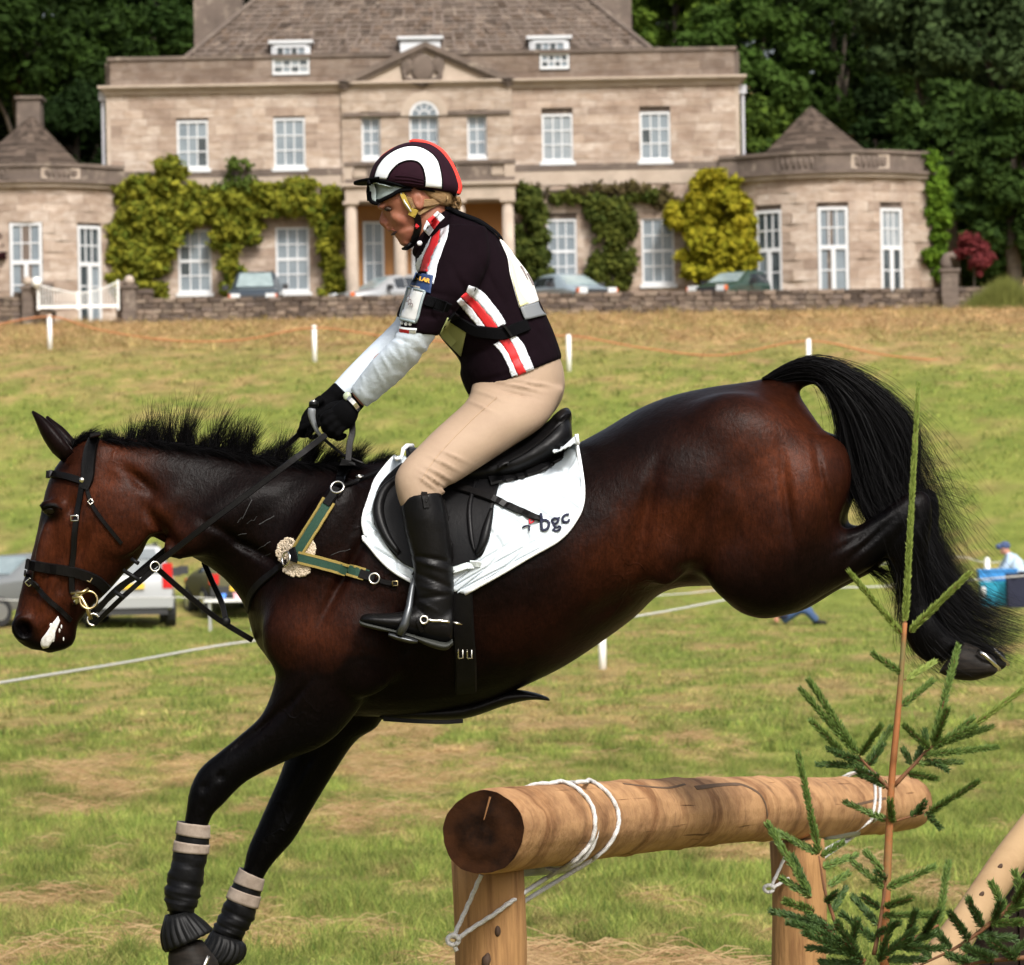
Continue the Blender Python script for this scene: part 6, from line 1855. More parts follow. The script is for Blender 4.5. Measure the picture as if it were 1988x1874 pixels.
for s in (-1, 1):
    c = P(778, 424, HD + s * .038); sol.append(ell_data(c, .030, .0165, .020, Matrix.Rotation(math.radians(25), 3, 'Y')))
    c = P(748.5, 434.5, HD + s * .0095); sol.append(ell_data(c, .009, .007, .007))
    c = P(742, 402, HD + s * .028); sol.append(ell_data(c, .014, .026, .008))     # brow ridge
    sol.append(LD(legst(s))); sol.append(LD(armst(s)))
    c = P(812, 389, HD + s * .072); sol.append(ell_data(c, .017, .008, .028, Matrix.Rotation(math.radians(-14), 3, 'Y')))   # ears
sol.append(LD([(784, 640, 832, 648, -.22, .038), (735, 700, 785, 715, -.19, .034), (690, 755, 712, 782, -.13, .028), (660, 785, 690, 812, -.10, .028)]))
sol.append(LD([(784, 640, 832, 648, .22, .038), (715, 690, 755, 715, .15, .034), (650, 755, 672, 775, .07, .028), (622, 785, 645, 812, .05, .028)]))
me = blend(sol, .0048, 3, .5)
V = mesh_np(me); px, py = unproject(V)
def dent(cx_, cy_, rx_, ry_, dy):
    w = np.exp(-2 * (((px - cx_) / rx_) ** 2 + ((py - cy_) / ry_) ** 2)) * (np.abs(V[:, 1] - HD) > .012)
    V[:, 1] -= np.sign(V[:, 1] - HD) * dy * w
dent(754, 406, 9, 5.0, .012); dent(764, 438, 5, 12, .004); dent(752, 439, 4, 3, .006); dent(766, 442, 8, 4, .004); dent(812, 390, 5, 9, .006)
me.vertices.foreach_set('co', V.astype(np.float32).ravel()); me.update(); me.materials.append(FACE)
link('body', me, None, rider)
RBV = bvh_of(me)
EYESH = M('eye_shaded', (.045, .03, .025), .4, spec=.2)  # white of the eye coloured dark to stand for shade under the brow
for s in (-1, 1):
    c = P(753, 407, HD + s * .040)
    V, Fc = ell_data(c, .011, .0095, .0042, nu=8, nv=10); e = MB().add(V, Fc).build('eye', EYESH, rider, True)
    V, Fc = ell_data(P(751.2, 407.3, HD + s * .046), .0055, .0055, .0045, nu=6, nv=8); MB().add(V, Fc).build('iris', EYEM, e, True)
    MB().tube([P(747, 405.5, HD + s * .040), P(752, 404.4, HD + s * .049), P(759, 406.5, HD + s * .052)], [.002, .0045, .003], 6).build('eyelash', M('lash_brown', (.05, .03, .02), .8), e, True)
V, Fc = ell_data(P(770, 451.4, HD), .018, .026, .0046, Matrix.Rotation(math.radians(-25), 3, 'Y'), 8, 12); MB().add(V, Fc).build('mouth', M('mouth_dark', (.03, .008, .008), .6), rider, True)
V, Fc = ell_data(P(771.5, 450.2, HD), .016, .024, .0020, Matrix.Rotation(math.radians(-25), 3, 'Y'), 6, 10); MB().add(V, Fc).build('teeth', M('teeth', (.7, .66, .58), .35), rider, True)
V, Fc = ell_data(P(764.5, 448.4, HD), .012, .024, .0030, Matrix.Rotation(math.radians(20), 3, 'Y'), 8, 12); MB().add(V, Fc).build('lip', M('lip_red', (.38, .12, .09), .45), rider, True)
# hair: swept back under the helmet into a bun
BLOND = M('blond_hair', (.30, .18, .07), .5, (.20, .11, .04), 90, stretch=(1, 1, 8), bump=.8, bs=160, dist=.004)
put('hair', [LD([(776, 366, 882, 368, 0, .071), (792, 372, 880, 385, 0, .072), (818, 385, 876, 398, 0, .066), (840, 396, 872, 404, 0, .05)], 20)], .005, 2, BLOND)
mb = MB()
for i in range(16):
    t = i / 15
    mb.tube([P(776 + 14 * t, 372 + 8 * t, HD - .068), P(800, 392 + 16 * t - 4, HD - .07), P(835, 402 + 8 * t - 12, HD - .068), P(866, 392 + 8 * t - 8, HD - .04), P(880, 390 + 8 * t, HD - .01)], [.0025, .004, .005, .004, .003], 5)
o = mb.build('hair_strands', BLOND, rider, True); o['kind'] = 'stuff'
mb = MB()
for i in range(14):
    a = random.uniform(0, 6.28); c = (875 + random.uniform(-5, 5), 391 + random.uniform(-6, 8))
    mb.tube([P(c[0] + 12 * math.cos(a + k) , c[1] + 13 * math.sin(a + k), HD + random.uniform(-.025, .025)) for k in np.linspace(0, 3, 7)], [.003, .006, .007, .008, .007, .006, .003], 6)
mb.build('hair_bun', BLOND, rider, True)
for k in range(5):
    MB().tube([P(884, 380 + k, HD), P(890 + k * .6, 392, HD + .003 * k), P(889 + k, 404 + k, HD)], .0012, 5).build('loose_hair', BLOND, rider, True)

# --- helmet
HELM = M('plum_silk', (.022, .0055, .012), .8, (.016, .0042, .009), 12, bump=.4, bs=24, dist=.004, spec=.12)
hs = [(716, 356, 886, 379, 0, .092), (716, 347, 891, 366, 0, .103), (719, 335, 888, 350, 0, .106), (727, 318, 878, 324, 0, .103), (744, 300, 859, 297, 0, .090), (768, 285, 837, 281, 0, .062), (786, 278.5, 816, 277, 0, .032), (797, 276.5, 806, 276.3, 0, .012)]
he = put('helmet', [LD(hs, 40, 40)], .0055, 6, HELM)
HLB = [bvh_of(he.data)]
so = [(726, 347), (735, 322), (754, 301), (782, 287), (809, 285), (833, 295), (849.5, 313), (857, 341), (858.6, 366)]
si = [(752, 348), (760, 333), (774, 319), (792, 312.6), (810, 315), (820, 326), (824.5, 343), (825, 354), (824, 362)]
drape('white_band', so, si, 40, 10, HLB, .0018, WHITE_CLOTH, he, .0015, curve=True)
for q in (so, si):
    MB().tube([cast(a, b, HLB, .0015)[0] for a, b in crom(q, 40)], .0022, 6).build('seam', BLACK_CLOTH, he, True)
for k in range(3):
    strap('silk_fold', [(768, 341 + k * 6), (795, 343 + k * 6), (822, 349 + k * 5)], .003, .0022, HLB, HELM, he, .0, 12)
strap('helmet_rim', [(716, 353), (736, 351), (765, 356), (800, 364), (835, 368), (868, 376), (888, 377)], .010, .004, HLB, BLACK_CLOTH, he, .001, 30)
REDT = M('red_trim', (.75, .035, .02), .7, bump=.6, bs=120)
rt = crom([(795, 277), (806, 274.5), (830, 279), (855, 293), (873, 316), (886, 344), (891, 364), (887, 376)], 30)
MB().tube([P(a, b, HD) for a, b in rt], [.006 + .004 * (i / 29) for i in range(30)], 8).build('red_trim', REDT, he, True)
MB().tube([P(a, b, HD) for a, b in crom([(728, 319), (744, 301), (768, 286), (797, 277)], 14)], [.0022] * 14, 6).build('red_trim', REDT, he, True)
V, Fc = ell_data(P(804, 275, HD), .012, .012, .005); MB().add(V, Fc).build('button', REDT, he, True)
V, Fc = [], []
for i in range(13):
    a = math.radians(-90 + 15 * i)
    for r_, zz in ((.075, 0), (.112, -.006)):
        for dz in (.003, -.003):
            V.append(P(738, 351, HD) + Vector((-math.cos(a) * r_ * (.42 if r_ < .1 else .66), math.sin(a) * r_ * .95, (zz * math.cos(a)) + dz)))
for i in range(12):
    b = i * 4
    Fc += [(b, b + 2, b + 6, b + 4), (b + 1, b + 5, b + 7, b + 3), (b + 2, b + 3, b + 7, b + 6), (b, b + 4, b + 5, b + 1)]
npmesh('peak', V, Fc, BLACK_CLOTH, he, True)
# goggles pushed up under the peak
GB = HLB + [RBV]
gg = drape('goggle_lens', [(717, 356), (735, 353), (760, 358), (784, 364)], [(719, 388), (733, 393), (757, 380), (776, 371)], 16, 8, GB, .010, M('grey_goggle_lens', (.26, .31, .30), .22, spec=.7), rider, .003, D=11.95, curve=True)
MB().tube([cast(a, b, GB, .012, 11.95)[0] for a, b in crom([(717, 372), (719, 389), (731, 395), (745, 389), (762, 381), (778, 372), (800, 370)], 24)], .0055, 8).build('goggle_frame', BLACK_CLOTH, gg, True)
MB().tube([P(717, 356, HD - .05), P(715, 372, HD), P(717, 390, HD)], .006, 8).build('goggle_frame', BLACK_CLOTH, gg, True)
# harness, chin cup
YEL = M('yellow_webbing', (.42, .30, .045), .7)
strap('harness_strap', [(781, 376), (790, 396), (800, 412)], .013, .003, [RBV], YEL, rider, .006, 12)
strap('harness_strap', [(868, 384), (840, 398), (812, 414)], .010, .003, [RBV], M('tan_webbing', (.36, .24, .11), .7), rider, .006, 12)
strap('harness_joint', [(796, 408), (808, 414)], .026, .006, [RBV], YEL, rider, .006, 8)
strap('chin_strap', [(808, 416), (812, 434), (810, 452), (797, 470), (786, 478)], .020, .005, [RBV], LEATHER, rider, .007, 16)
strap('chin_buckle', [(806, 438), (816, 441)], .010, .006, [RBV], REDB, rider, .014, 6)
MB().tube([P(778, 374, HD - .075), P(787, 394, HD - .075), P(798, 411, HD - .072)], .0022, 5).build('strap_edge', WHITE_CLOTH, rider, True)

# --- jersey
jt = [(807, 478, 862, 404, 0, .062), (806, 498, 880, 410, 0, .085), (808, 520, 925, 426, 0, .14), (818, 552, 958, 449, 0, .18), (832, 600, 1003, 507, 0, .19), (850, 648, 1038, 566, 0, .186), (892, 700, 1063, 617, 0, .176), (893, 728, 1078, 652, 0, .175), (904, 758, 1090, 688, 0, .182), (913, 772, 1091, 697, 0, .180)]
def sleeve(s): return [(868, 436, 945, 440, s * .13, .06), (845, 482, 950, 505, s * .185, .072), (822, 530, 925, 562, s * .215, .074), (798, 580, 893, 596, s * .225, .070), (780, 625, 870, 628, s * .228, .066), (773, 649, 852, 652, s * .228, .060)]
far = [(868, 436, 945, 440, .13, .06), (838, 482, 945, 505, .185, .07), (812, 530, 915, 562, .215, .072), (785, 575, 880, 600, .225, .068), (767, 617, 850, 634, .228, .062)]
jn = put('jersey', [LD(jt, 34), LD(sleeve(-1)), LD(far)], .0068, 6, PLUM)
JV = mesh_np(jn.data); px, py = unproject(JV)
fold = np.zeros(len(JV))
for (cx_, cy_, l, w, ang, d_) in ((900, 560, 50, 9, 60, .010), (872, 600, 40, 7, 20, .008), (905, 690, 60, 8, -15, .008), (960, 735, 70, 9, -18, .007), (1040, 640, 60, 9, 50, .006), (930, 500, 60, 12, 65, .006), (960, 560, 80, 12, 60, .006), (845, 570, 36, 6, 10, .006), (835, 615, 36, 6, 5, .006), (1000, 700, 50, 8, -30, .005)):
    a = math.radians(ang); dx, dy = px - cx_, py - cy_
    fold += d_ * np.exp(-2 * (((dx * math.cos(a) + dy * math.sin(a)) / l) ** 2 + ((-dx * math.sin(a) + dy * math.cos(a)) / w) ** 2))
JV[:, 1] -= np.sign(JV[:, 1] - HD) * fold * (np.abs(JV[:, 1] - HD) > .05)
jn.data.vertices.foreach_set('co', JV.astype(np.float32).ravel()); jn.data.update()
JB = [bvh_of(jn.data)]
def jstripe(nm, A, B, m_, off=.002, nu=26, nv=6, bm=None): return drape(nm, A, B, nu, nv, JB, off, m_, jn, .002, curve=True, bump=bm)
wr_b = lambda u, v: .0016 * math.sin(u * 60 + 5 * math.sin(v * 4 + u * 9))
# shoulder and sleeve stripe: silver, red, silver
def z5(x, y): return 556.7 + .32 * x, 238.6 + .32 * y
def zz(L): return [z5(*q) for q in L]
jstripe('silver_stripe', zz([(985, 622), (975, 690), (940, 790), (915, 860), (905, 920), (890, 980)]), zz([(930, 650), (925, 710), (890, 790), (868, 850), (855, 900), (845, 950)]), SILV, bm=wr_b)
jstripe('red_stripe', zz([(930, 650), (925, 710), (890, 790), (868, 850), (855, 905)]), zz([(880, 700), (862, 750), (838, 800), (824, 850), (812, 900)]), REDB)
jstripe('silver_stripe', zz([(878, 690), (858, 750), (834, 800), (818, 850), (806, 900)]), zz([(850, 740), (825, 790), (795, 830), (785, 860), (790, 890)]), SILV, bm=wr_b)
# side panels under the arm
jstripe('silver_stripe', zz([(1105, 985), (1180, 1020), (1260, 1110), (1310, 1180), (1330, 1220)]), zz([(1085, 1030), (1150, 1080), (1220, 1160), (1260, 1210), (1280, 1240)]), SILV, bm=wr_b)
jstripe('red_stripe', zz([(1085, 1030), (1150, 1080), (1220, 1160), (1260, 1210), (1282, 1242)]), zz([(1055, 1055), (1110, 1110), (1165, 1180), (1205, 1235), (1225, 1255)]), REDB)
jstripe('silver_stripe', zz([(1055, 1060), (1110, 1115), (1165, 1182), (1205, 1238), (1225, 1258)]), zz([(1030, 1085), (1075, 1135), (1120, 1190), (1165, 1245), (1200, 1268)]), SILV, bm=wr_b)
jstripe('silver_stripe', zz([(1360, 1262), (1425, 1330), (1470, 1420), (1490, 1470), (1505, 1500)]), zz([(1345, 1300), (1385, 1370), (1420, 1450), (1440, 1490), (1455, 1514)]), SILV, bm=wr_b)
jstripe('red_stripe', zz([(1345, 1305), (1385, 1370), (1420, 1450), (1440, 1490), (1455, 1514)]), zz([(1290, 1320), (1330, 1380), (1370, 1460), (1390, 1505), (1404, 1530)]), REDB)
jstripe('silver_stripe', zz([(1290, 1325), (1330, 1380), (1370, 1460), (1390, 1505), (1404, 1530)]), zz([(1255, 1345), (1300, 1395), (1340, 1470), (1355, 1515), (1365, 1540)]), SILV, bm=wr_b)
# cuff band
jstripe('silver_stripe', zz([(684, 1250), (785, 1262)]), zz([(680, 1282), (782, 1292)]), WHITE_CLOTH, nu=10)
jstripe('red_stripe', zz([(690, 1250), (745, 1256)]), zz([(690, 1276), (742, 1284)]), REDB, off=.004, nu=8)
strap('cuff_piping', zz([(682, 1243), (730, 1250), (790, 1252)]), .006, .003, JB, WHITE_CLOTH, jn, .003, 10)
for a, b in ((705, 1216), (728, 1222), (752, 1222)):
    V, Fc = ell_data(cast(*z5(a, b), JB, .003)[0], .005, .003, .005, nu=6, nv=8); MB().add(V, Fc).build('cuff_dot', WHITE_CLOTH, jn, True)
# collar
jstripe('silver_stripe', zz([(915, 535), (958, 580)]), zz([(888, 560), (930, 607)]), WHITE_CLOTH, .004, 8)
jstripe('red_stripe', zz([(888, 560), (930, 607)]), zz([(850, 590), (895, 652)]), REDB, .004, 8)
jstripe('silver_stripe', zz([(850, 590), (895, 652)]), zz([(826, 645), (868, 690)]), SILV, .004, 8)
put('collar', [LD([(806, 472, 864, 402, 0, .066), (800, 492, 872, 420, 0, .070), (812, 505, 880, 440, 0, .07)], 24, 10)], .005, 2, PLUM)
V, Fc = ell_data(cast(822, 475, [RBV] + JB, .012)[0], .008, .004, .007, nu=6, nv=8); MB().add(V, Fc).build('collar_badge', WHITE_CLOTH, jn, True)
# back bib: white number plate with a grey foot, and its black harness
BIBW = M('bib_white', (.80, .79, .74), .55); BIBY = M('bib_pale_yellow', (.78, .74, .42), .55); BIBG = M('bib_grey', (.17, .18, .19), .5)
def zb(x, y): return (1180 + x * 180 / 1406) / 1.2575, (560 + y * 240 / 1874) / 1.2575
bibL = [(295, 215), (390, 420), (450, 580), (490, 850), (560, 1110), (620, 1320), (675, 1500)]
bibR = [(335, 225), (520, 430), (690, 640), (850, 850), (950, 1060), (1010, 1240), (1055, 1375)]
bib = thing('number_bib', 'white and pale yellow number bib strapped on the back of the rider', 'number bib', tuple(P(1000, 520, HD - .1)))
yo = [Vector(p) for p in [cast(*zb(*q), JB, .004)[0] for q in bibL]]
def bibsheet(nm, L, R, m_, nu=24, nv=6, far=True, off=.004):
    a = crom([zb(*q) for q in L], nu); b = crom([zb(*q) for q in R], nu)
    V, Fc = [], []
    for i in range(nu):
        row = []; last = None
        for j in range(nv):
            t = j / (nv - 1); q = a[i] * (1 - t) + b[i] * t
            h, nn = cast(q[0], q[1], JB, off, HD)
            if j == nv - 1: h = P(q[0], q[1], HD)
            elif (h - P(q[0], q[1], HD)).length < 1e-6 and last is not None: h = P(q[0], q[1], last.y + (HD - last.y) * .5)
            row.append(h); last = h
        if far:
            row += [Vector((q.x, 2 * HD - q.y, q.z)) for q in reversed(row[:-1])]
        V += row
    w = len(V) // nu
    for i in range(nu - 1):
        for j in range(w - 1): Fc.append((i * w + j, i * w + j + 1, i * w + w + j + 1, i * w + w + j))
    return solid(npmesh(nm, V, Fc, m_, bib, True), .004, 0)
bs_ = bibsheet('number_plate', bibL, bibR, BIBW, nv=10)
mid = [(450, 560), (520, 640), (560, 850), (620, 1080), (700, 1230), (840, 1415)]
bibsheet('yellow_patch', [(455, 590), (480, 740), (500, 880), (560, 1110), (620, 1320), (672, 1490)], [(500, 640), (560, 760), (600, 900), (640, 1080), (720, 1240), (860, 1412)], BIBY, far=False, off=.0075)
bibsheet('bib_foot', [(675, 1505), (700, 1600), (760, 1740)], [(1055, 1390), (1110, 1520), (1200, 1640)], BIBG, 8, off=.008)
GREYN = M('grey_print', (.18, .15, .15), .7)
for L in ([(690, 740), (760, 880), (810, 1000)], [(810, 880), (880, 1000), (930, 1110)]):
    V = [P(*zb(*q), HD - .03) + Vector((.004, -.035, .004)) for q in crom(L, 6)]
    MB().tube(V, .003, 5).build('digit', GREYN, bib, True)
V, Fc = ell_data(P(*zb(900, 1195), HD - .05) + Vector((0, -.02, 0)), .006, .003, .009, nu=6, nv=8); MB().add(V, Fc).build('digit', GREYN, bib, True)
strap('shoulder_strap', [(868, 408), (900, 422), (930, 434), (960, 455), (968, 466)], .024, .004, JB, BLACK_CLOTH, bib, .006, 16)
strap('side_strap', [(1022, 632), (1000, 640), (975, 648), (945, 645)], .034, .005, JB, BLACK_CLOTH, bib, .006, 14)
strap('side_strap', [(945, 645), (920, 640), (895, 625), (872, 612)], .034, .005, JB, BLACK_CLOTH, bib, .005, 14)
strap('strap_buckle', zz([(1310, 1228), (1335, 1262), (1358, 1300)]), .007, .008, JB, LEATHER, bib, .012, 8)
fb = M('bib_olive_shade', (.30, .33, .13), .6)
A = [P(*z5(985, 1185), HD - .10), P(*z5(930, 1275), HD - .10), P(*z5(1010, 1350), HD - .10), P(*z5(1085, 1275), HD - .12)]
V = [P(*z5(*q), HD + d_) for q, d_ in (((1000, 1170), -.135), ((925, 1278), -.10), ((1000, 1360), -.10), ((1090, 1260), -.14), ((1000, 1170), .135), ((925, 1278), .10), ((1000, 1360), .10), ((1090, 1260), .14))]
o = npmesh('front_plate', V, [(0, 1, 2, 3), (4, 7, 6, 5), (1, 5, 6, 2), (0, 4, 5, 1)], fb, bib, False)
drape('front_plate', zz([(972, 1178), (1035, 1222), (1092, 1262)]), zz([(926, 1276), (1000, 1350), (1062, 1412)]), 10, 8, JB, .005, fb, bib, .003, D=11.9)
# arm band: medical card holder
arm = thing('arm_band', 'blue arm band with a clear card holder on the rider near sleeve', 'arm band', tuple(P(810, 570, HD - .28)))
def za_(x, y): return (960 + x * 160 / 1499) / 1.2575, (640 + y * 200 / 1874) / 1.2575
NAVYB = M('navy_band', (.012, .035, .11), .7)
drape('band_panel', [za_(535, 240), za_(930, 330)], [za_(400, 620), za_(860, 740)], 10, 8, JB, .006, NAVYB, arm, .003)
drape('card_window', [za_(400, 615), za_(755, 700)], [za_(190, 1320), za_(545, 1390)], 10, 10, JB, .010, M('clear_card', (.60, .60, .58), .15, (.50, .50, .48), 30), arm, .004)
for q in ([(400, 615), (755, 700)], [(755, 700), (545, 1390)], [(190, 1320), (545, 1390)], [(400, 615), (190, 1320)]):
    MB().tube([cast(*za_(a, b), JB, .010)[0] for a, b in polyres(q, 8)], .004, 6).build('card_edge', M('clear_grey_edge', (.22, .27, .28), .3), arm, True)
strap('band_strap', [za_(760, 880), za_(900, 930), za_(1080, 960), za_(1270, 1010)], .030, .004, JB, BLACK_CLOTH, arm, .006, 14)
buckle(*za_(1050, 940), .030, .030, BLACK_CLOTH, arm, -20, .014, JB)
for k in range(3):
    strap('card_scribble', [za_(380 + 30 * k, 900 + 60 * k), za_(480 + 20 * k, 830 + 80 * k), za_(440 + 40 * k, 1000 + 40 * k)], .003, .001, JB, GREYN, arm, .0155, 8)
# lettering on the band
def band_text(txt, x0, y0, h, m_, ang):
    cu_ = bpy.data.curves.new('text', 'FONT'); cu_.body = txt; cu_.size = h; cu_.extrude = .0004; cu_.offset = .0008
    o = bpy.data.objects.new('text', cu_); COL.objects.link(o)
    dg = bpy.context.evaluated_depsgraph_get(); dg.update()
    me = bpy.data.meshes.new_from_object(o.evaluated_get(dg)); bpy.data.objects.remove(o)
    V = mesh_np(me); a = math.radians(ang); out = []
    for x, y, z in V:
        px_ = x0 + (x * math.cos(a) + y * math.sin(a)) * 700; py_ = y0 + (x * math.sin(a) - y * math.cos(a)) * 700
        out.append(cast(px_, py_, JB, .0095 + z)[0])
    me.vertices.foreach_set('co', np.array([tuple(v) for v in out], np.float32).ravel()); me.update(); me.materials.clear(); me.materials.append(m_)
    return link('lettering', me, None, arm)
band_text('YLLAR', *za_(520, 415), .0150, M('gold_print', (.70, .38, .05), .6), 15)
band_text('......', *za_(450, 575), .020, M('dull_gold_print', (.42, .36, .28), .7), 12)

# --- light sleeves
slv = put('undersleeve', [LD([(776, 636, 850, 640, -.228, .054), (768, 652, 843, 657, -.226, .056), (746, 676, 822, 688, -.215, .053), (722, 700, 800, 714, -.195, .050), (700, 728, 758, 754, -.165, .045), (684, 750, 722, 782, -.14, .040), (680, 757, 712, 792, -.13, .040)], 26)], .005, 4, SLEEVE)
put('undersleeve', [LD([(770, 612, 845, 640, .228, .054), (766, 624, 832, 664, .226, .055), (738, 652, 795, 700, .20, .05), (705, 684, 752, 726, .16, .045), (668, 722, 706, 756, .10, .04), (645, 748, 672, 776, .07, .038)], 26)], .005, 4, SLEEVE)
for o in [o for o in rider.children if o.name.startswith('undersleeve')]:
    V = mesh_np(o.data); px, py = unproject(V)
    along = -(px - 850) * .72 + (py - 640) * .70; acr = (px - 850) * .70 + (py - 640) * .72
    rs = np.random.default_rng(8); d_ = np.zeros(len(V))
    for i in range(34):
        c0, a0 = rs.uniform(5, 190), rs.uniform(-45, 45)
        sl = rs.normal(0, .35); wd = rs.uniform(3.0, 7.0); ln = rs.uniform(12, 34); am_ = rs.uniform(.001, .0027) * rs.choice((-1, 1, 1)) * (1.25 if c0 > 130 else 1)
        u = (along - c0) + sl * (acr - a0)
        d_ += am_ * np.exp(-(u / wd) ** 2 - ((acr - a0) / ln) ** 2)
    nrm = np.empty(len(V) * 3, np.float32); o.data.vertices.foreach_get('normal', nrm); nrm = nrm.reshape(-1, 3)
    V += nrm * d_[:, None]
    o.data.vertices.foreach_set('co', V.astype(np.float32).ravel()); o.data.update()

# --- breeches
def thighst(s): return [(918, 738, 1096, 755, s * .065, .10), (908, 775, 1060, 822, s * .12, .105), (873, 809, 990, 870, s * .165, .095), (845, 834, 925, 912, s * .21, .085), (813, 866, 885, 937, s * .25, .075), (782, 898, 862, 947, s * .28, .065), (767, 925, 858, 957, s * .29, .060), (769, 955, 857, 966, s * .295, .057), (778, 985, 850, 988, s * .297, .052)]
pel = [(906, 742, 1083, 682, 0, .160), (910, 770, 1095, 722, 0, .172), (925, 798, 1095, 762, 0, .175), (950, 826, 1080, 795, 0, .16), (985, 850, 1055, 822, 0, .12)]
brc = put('breeches', [LD(pel, 34), LD(thighst(-1), 32), LD(thighst(1), 28)], .006, 8, BREECH)
V = mesh_np(brc.data); px, py = unproject(V)
d_ = np.zeros(len(V))
def crease(cx_, cy_, l, w, ang, h):
    a = math.radians(ang); dx, dy = px - cx_, py - cy_
    global d_
    d_ += 1.6 * h * np.exp(-2 * (((dx * math.cos(a) + dy * math.sin(a)) / l) ** 2 + ((-dx * math.sin(a) + dy * math.cos(a)) / w) ** 2))
for c_ in ((840, 930, 34, 4, 32, .006), (850, 918, 30, 4, 28, .006), (862, 900, 34, 4, 26, .006), (880, 885, 34, 4, 24, .004), (832, 940, 26, 3.5, 38, .006), (1010, 752, 46, 5, 12, .007), (1000, 764, 46, 4, 14, -.006), (1040, 745, 40, 4, 8, .005), (955, 770, 36, 4, 20, .004), (935, 790, 30, 4, 25, .004), (985, 740, 40, 4, -8, .004), (858, 955, 12, 4, 60, .006)):
    crease(*c_)
nrm = np.empty(len(V) * 3, np.float32); brc.data.vertices.foreach_get('normal', nrm); V += nrm.reshape(-1, 3) * d_[:, None]
brc.data.vertices.foreach_set('co', V.astype(np.float32).ravel()); brc.data.update()
BRB = [bvh_of(brc.data)]
strap('seam', [(818, 935), (838, 900), (870, 862), (920, 812), (965, 772)], .0022, .0012, BRB, M('seam_thread', (.36, .25, .16), .9), brc, .0004, 30)

# --- boots
def boot(s, far=False):
    bt = put('riding_boot', [LD([(779, 966, 856, 955, s * .298, .060), (779, 985, 862, 975, s * .30, .060), (781, 1005, 868, 1002, s * .302, .060), (785, 1030, 873, 1028, s * .302, .058), (796, 1073, 878, 1073, s * .302, .053), (803, 1108, 881, 1118, s * .302, .048), (803, 1143, 882, 1150, s * .302, .046), (801, 1172, 881, 1186, s * .302, .045), (806, 1200, 880, 1215, s * .302, .042)], 28),
                                LD([(880, 1180, 879, 1245, s * .302, .036), (866, 1180, 866, 1250, s * .302, .043), (840, 1176, 838, 1246, s * .302, .045), (812, 1176, 806, 1236, s * .304, .044), (782, 1187, 774, 1228, s * .306, .045), (745, 1191, 740, 1220, s * .308, .047), (714, 1191, 708, 1213, s * .308, .042), (700, 1196, 698, 1207, s * .306, .026)], 24)], .0055, 5, BOOTL)
    V = mesh_np(bt.data); px, py = unproject(V)
    nrm = np.empty(len(V) * 3, np.float32); bt.data.vertices.foreach_get('normal', nrm); nrm = nrm.reshape(-1, 3)
    f = np.zeros(len(V))
    for (cx_, cy_, l, w, ang, h) in ((840, 1085, 50, 5, 10, -.007), (838, 1098, 45, 5, 16, .004), (845, 1128, 44, 5, 22, -.006), (842, 1145, 40, 5, 15, .004), (835, 1160, 45, 5, -8, -.006), (830, 1176, 34, 4, 30, .003), (820, 1190, 30, 4, 40, -.004)):
        a = math.radians(ang); dx, dy = px - cx_, py - cy_
        f += h * np.exp(-2 * (((dx * math.cos(a) + dy * math.sin(a)) / l) ** 2 + ((-dx * math.sin(a) + dy * math.cos(a)) / w) ** 2))
    V += nrm * f[:, None]; bt.data.vertices.foreach_set('co', V.astype(np.float32).ravel()); bt.data.update()
    so_ = LD([(878, 1240, 880, 1252, s * .302, .036), (866, 1246, 864, 1263, s * .302, .042), (838, 1240, 834, 1256, s * .302, .044), (806, 1232, 802, 1241, s * .304, .044), (772, 1223, 770, 1231, s * .306, .046), (738, 1214, 736, 1224, s * .308, .048), (706, 1206, 704, 1216, s * .308, .042), (698, 1204, 697, 1210, s * .306, .024)], 18)
    npmesh('sole', so_[0], so_[1], M('boot_sole', (.02, .022, .018), .7) if not far else RUBBER, bt, True)
    return bt
bt = boot(-1); boot(1, True)
BTB = [bvh_of(bt.data)]
strap('garter_tab', [(822, 946), (824, 962), (828, 986)], .018, .004, BTB, BOOTL, bt, .003, 10)
V, Fc = ell_data(cast(827, 975, BTB, .007)[0], .003, .002, .004, nu=5, nv=7); MB().add(V, Fc).build('tab_stud', RUBBER, bt, True)
strap('boot_zip', [(862, 970), (872, 1020), (878, 1080), (881, 1120)], .006, .002, BTB, LEATHER, bt, .001, 20)
# spur
sp = MB().tube([cast(a, b, BTB, .006)[0] for a, b in polyres([(828, 1205), (850, 1206), (872, 1208)], 8)], .0042, 7).build('spur', STEEL, bt, True)
c, n_ = cast(823, 1204, BTB, .007); ring('spur_rowel_ring', c, n_, .010, .0035, STEEL, sp, 16)
MB().tube([P(880, 1209, HD - .31), P(897, 1212, HD - .30)], [.004, .003], 7).build('spur_neck', STEEL, sp, True)
strap('spur_strap', [(822, 1196), (812, 1206), (820, 1225)], .012, .003, BTB, BOOTL, sp, .004, 8)
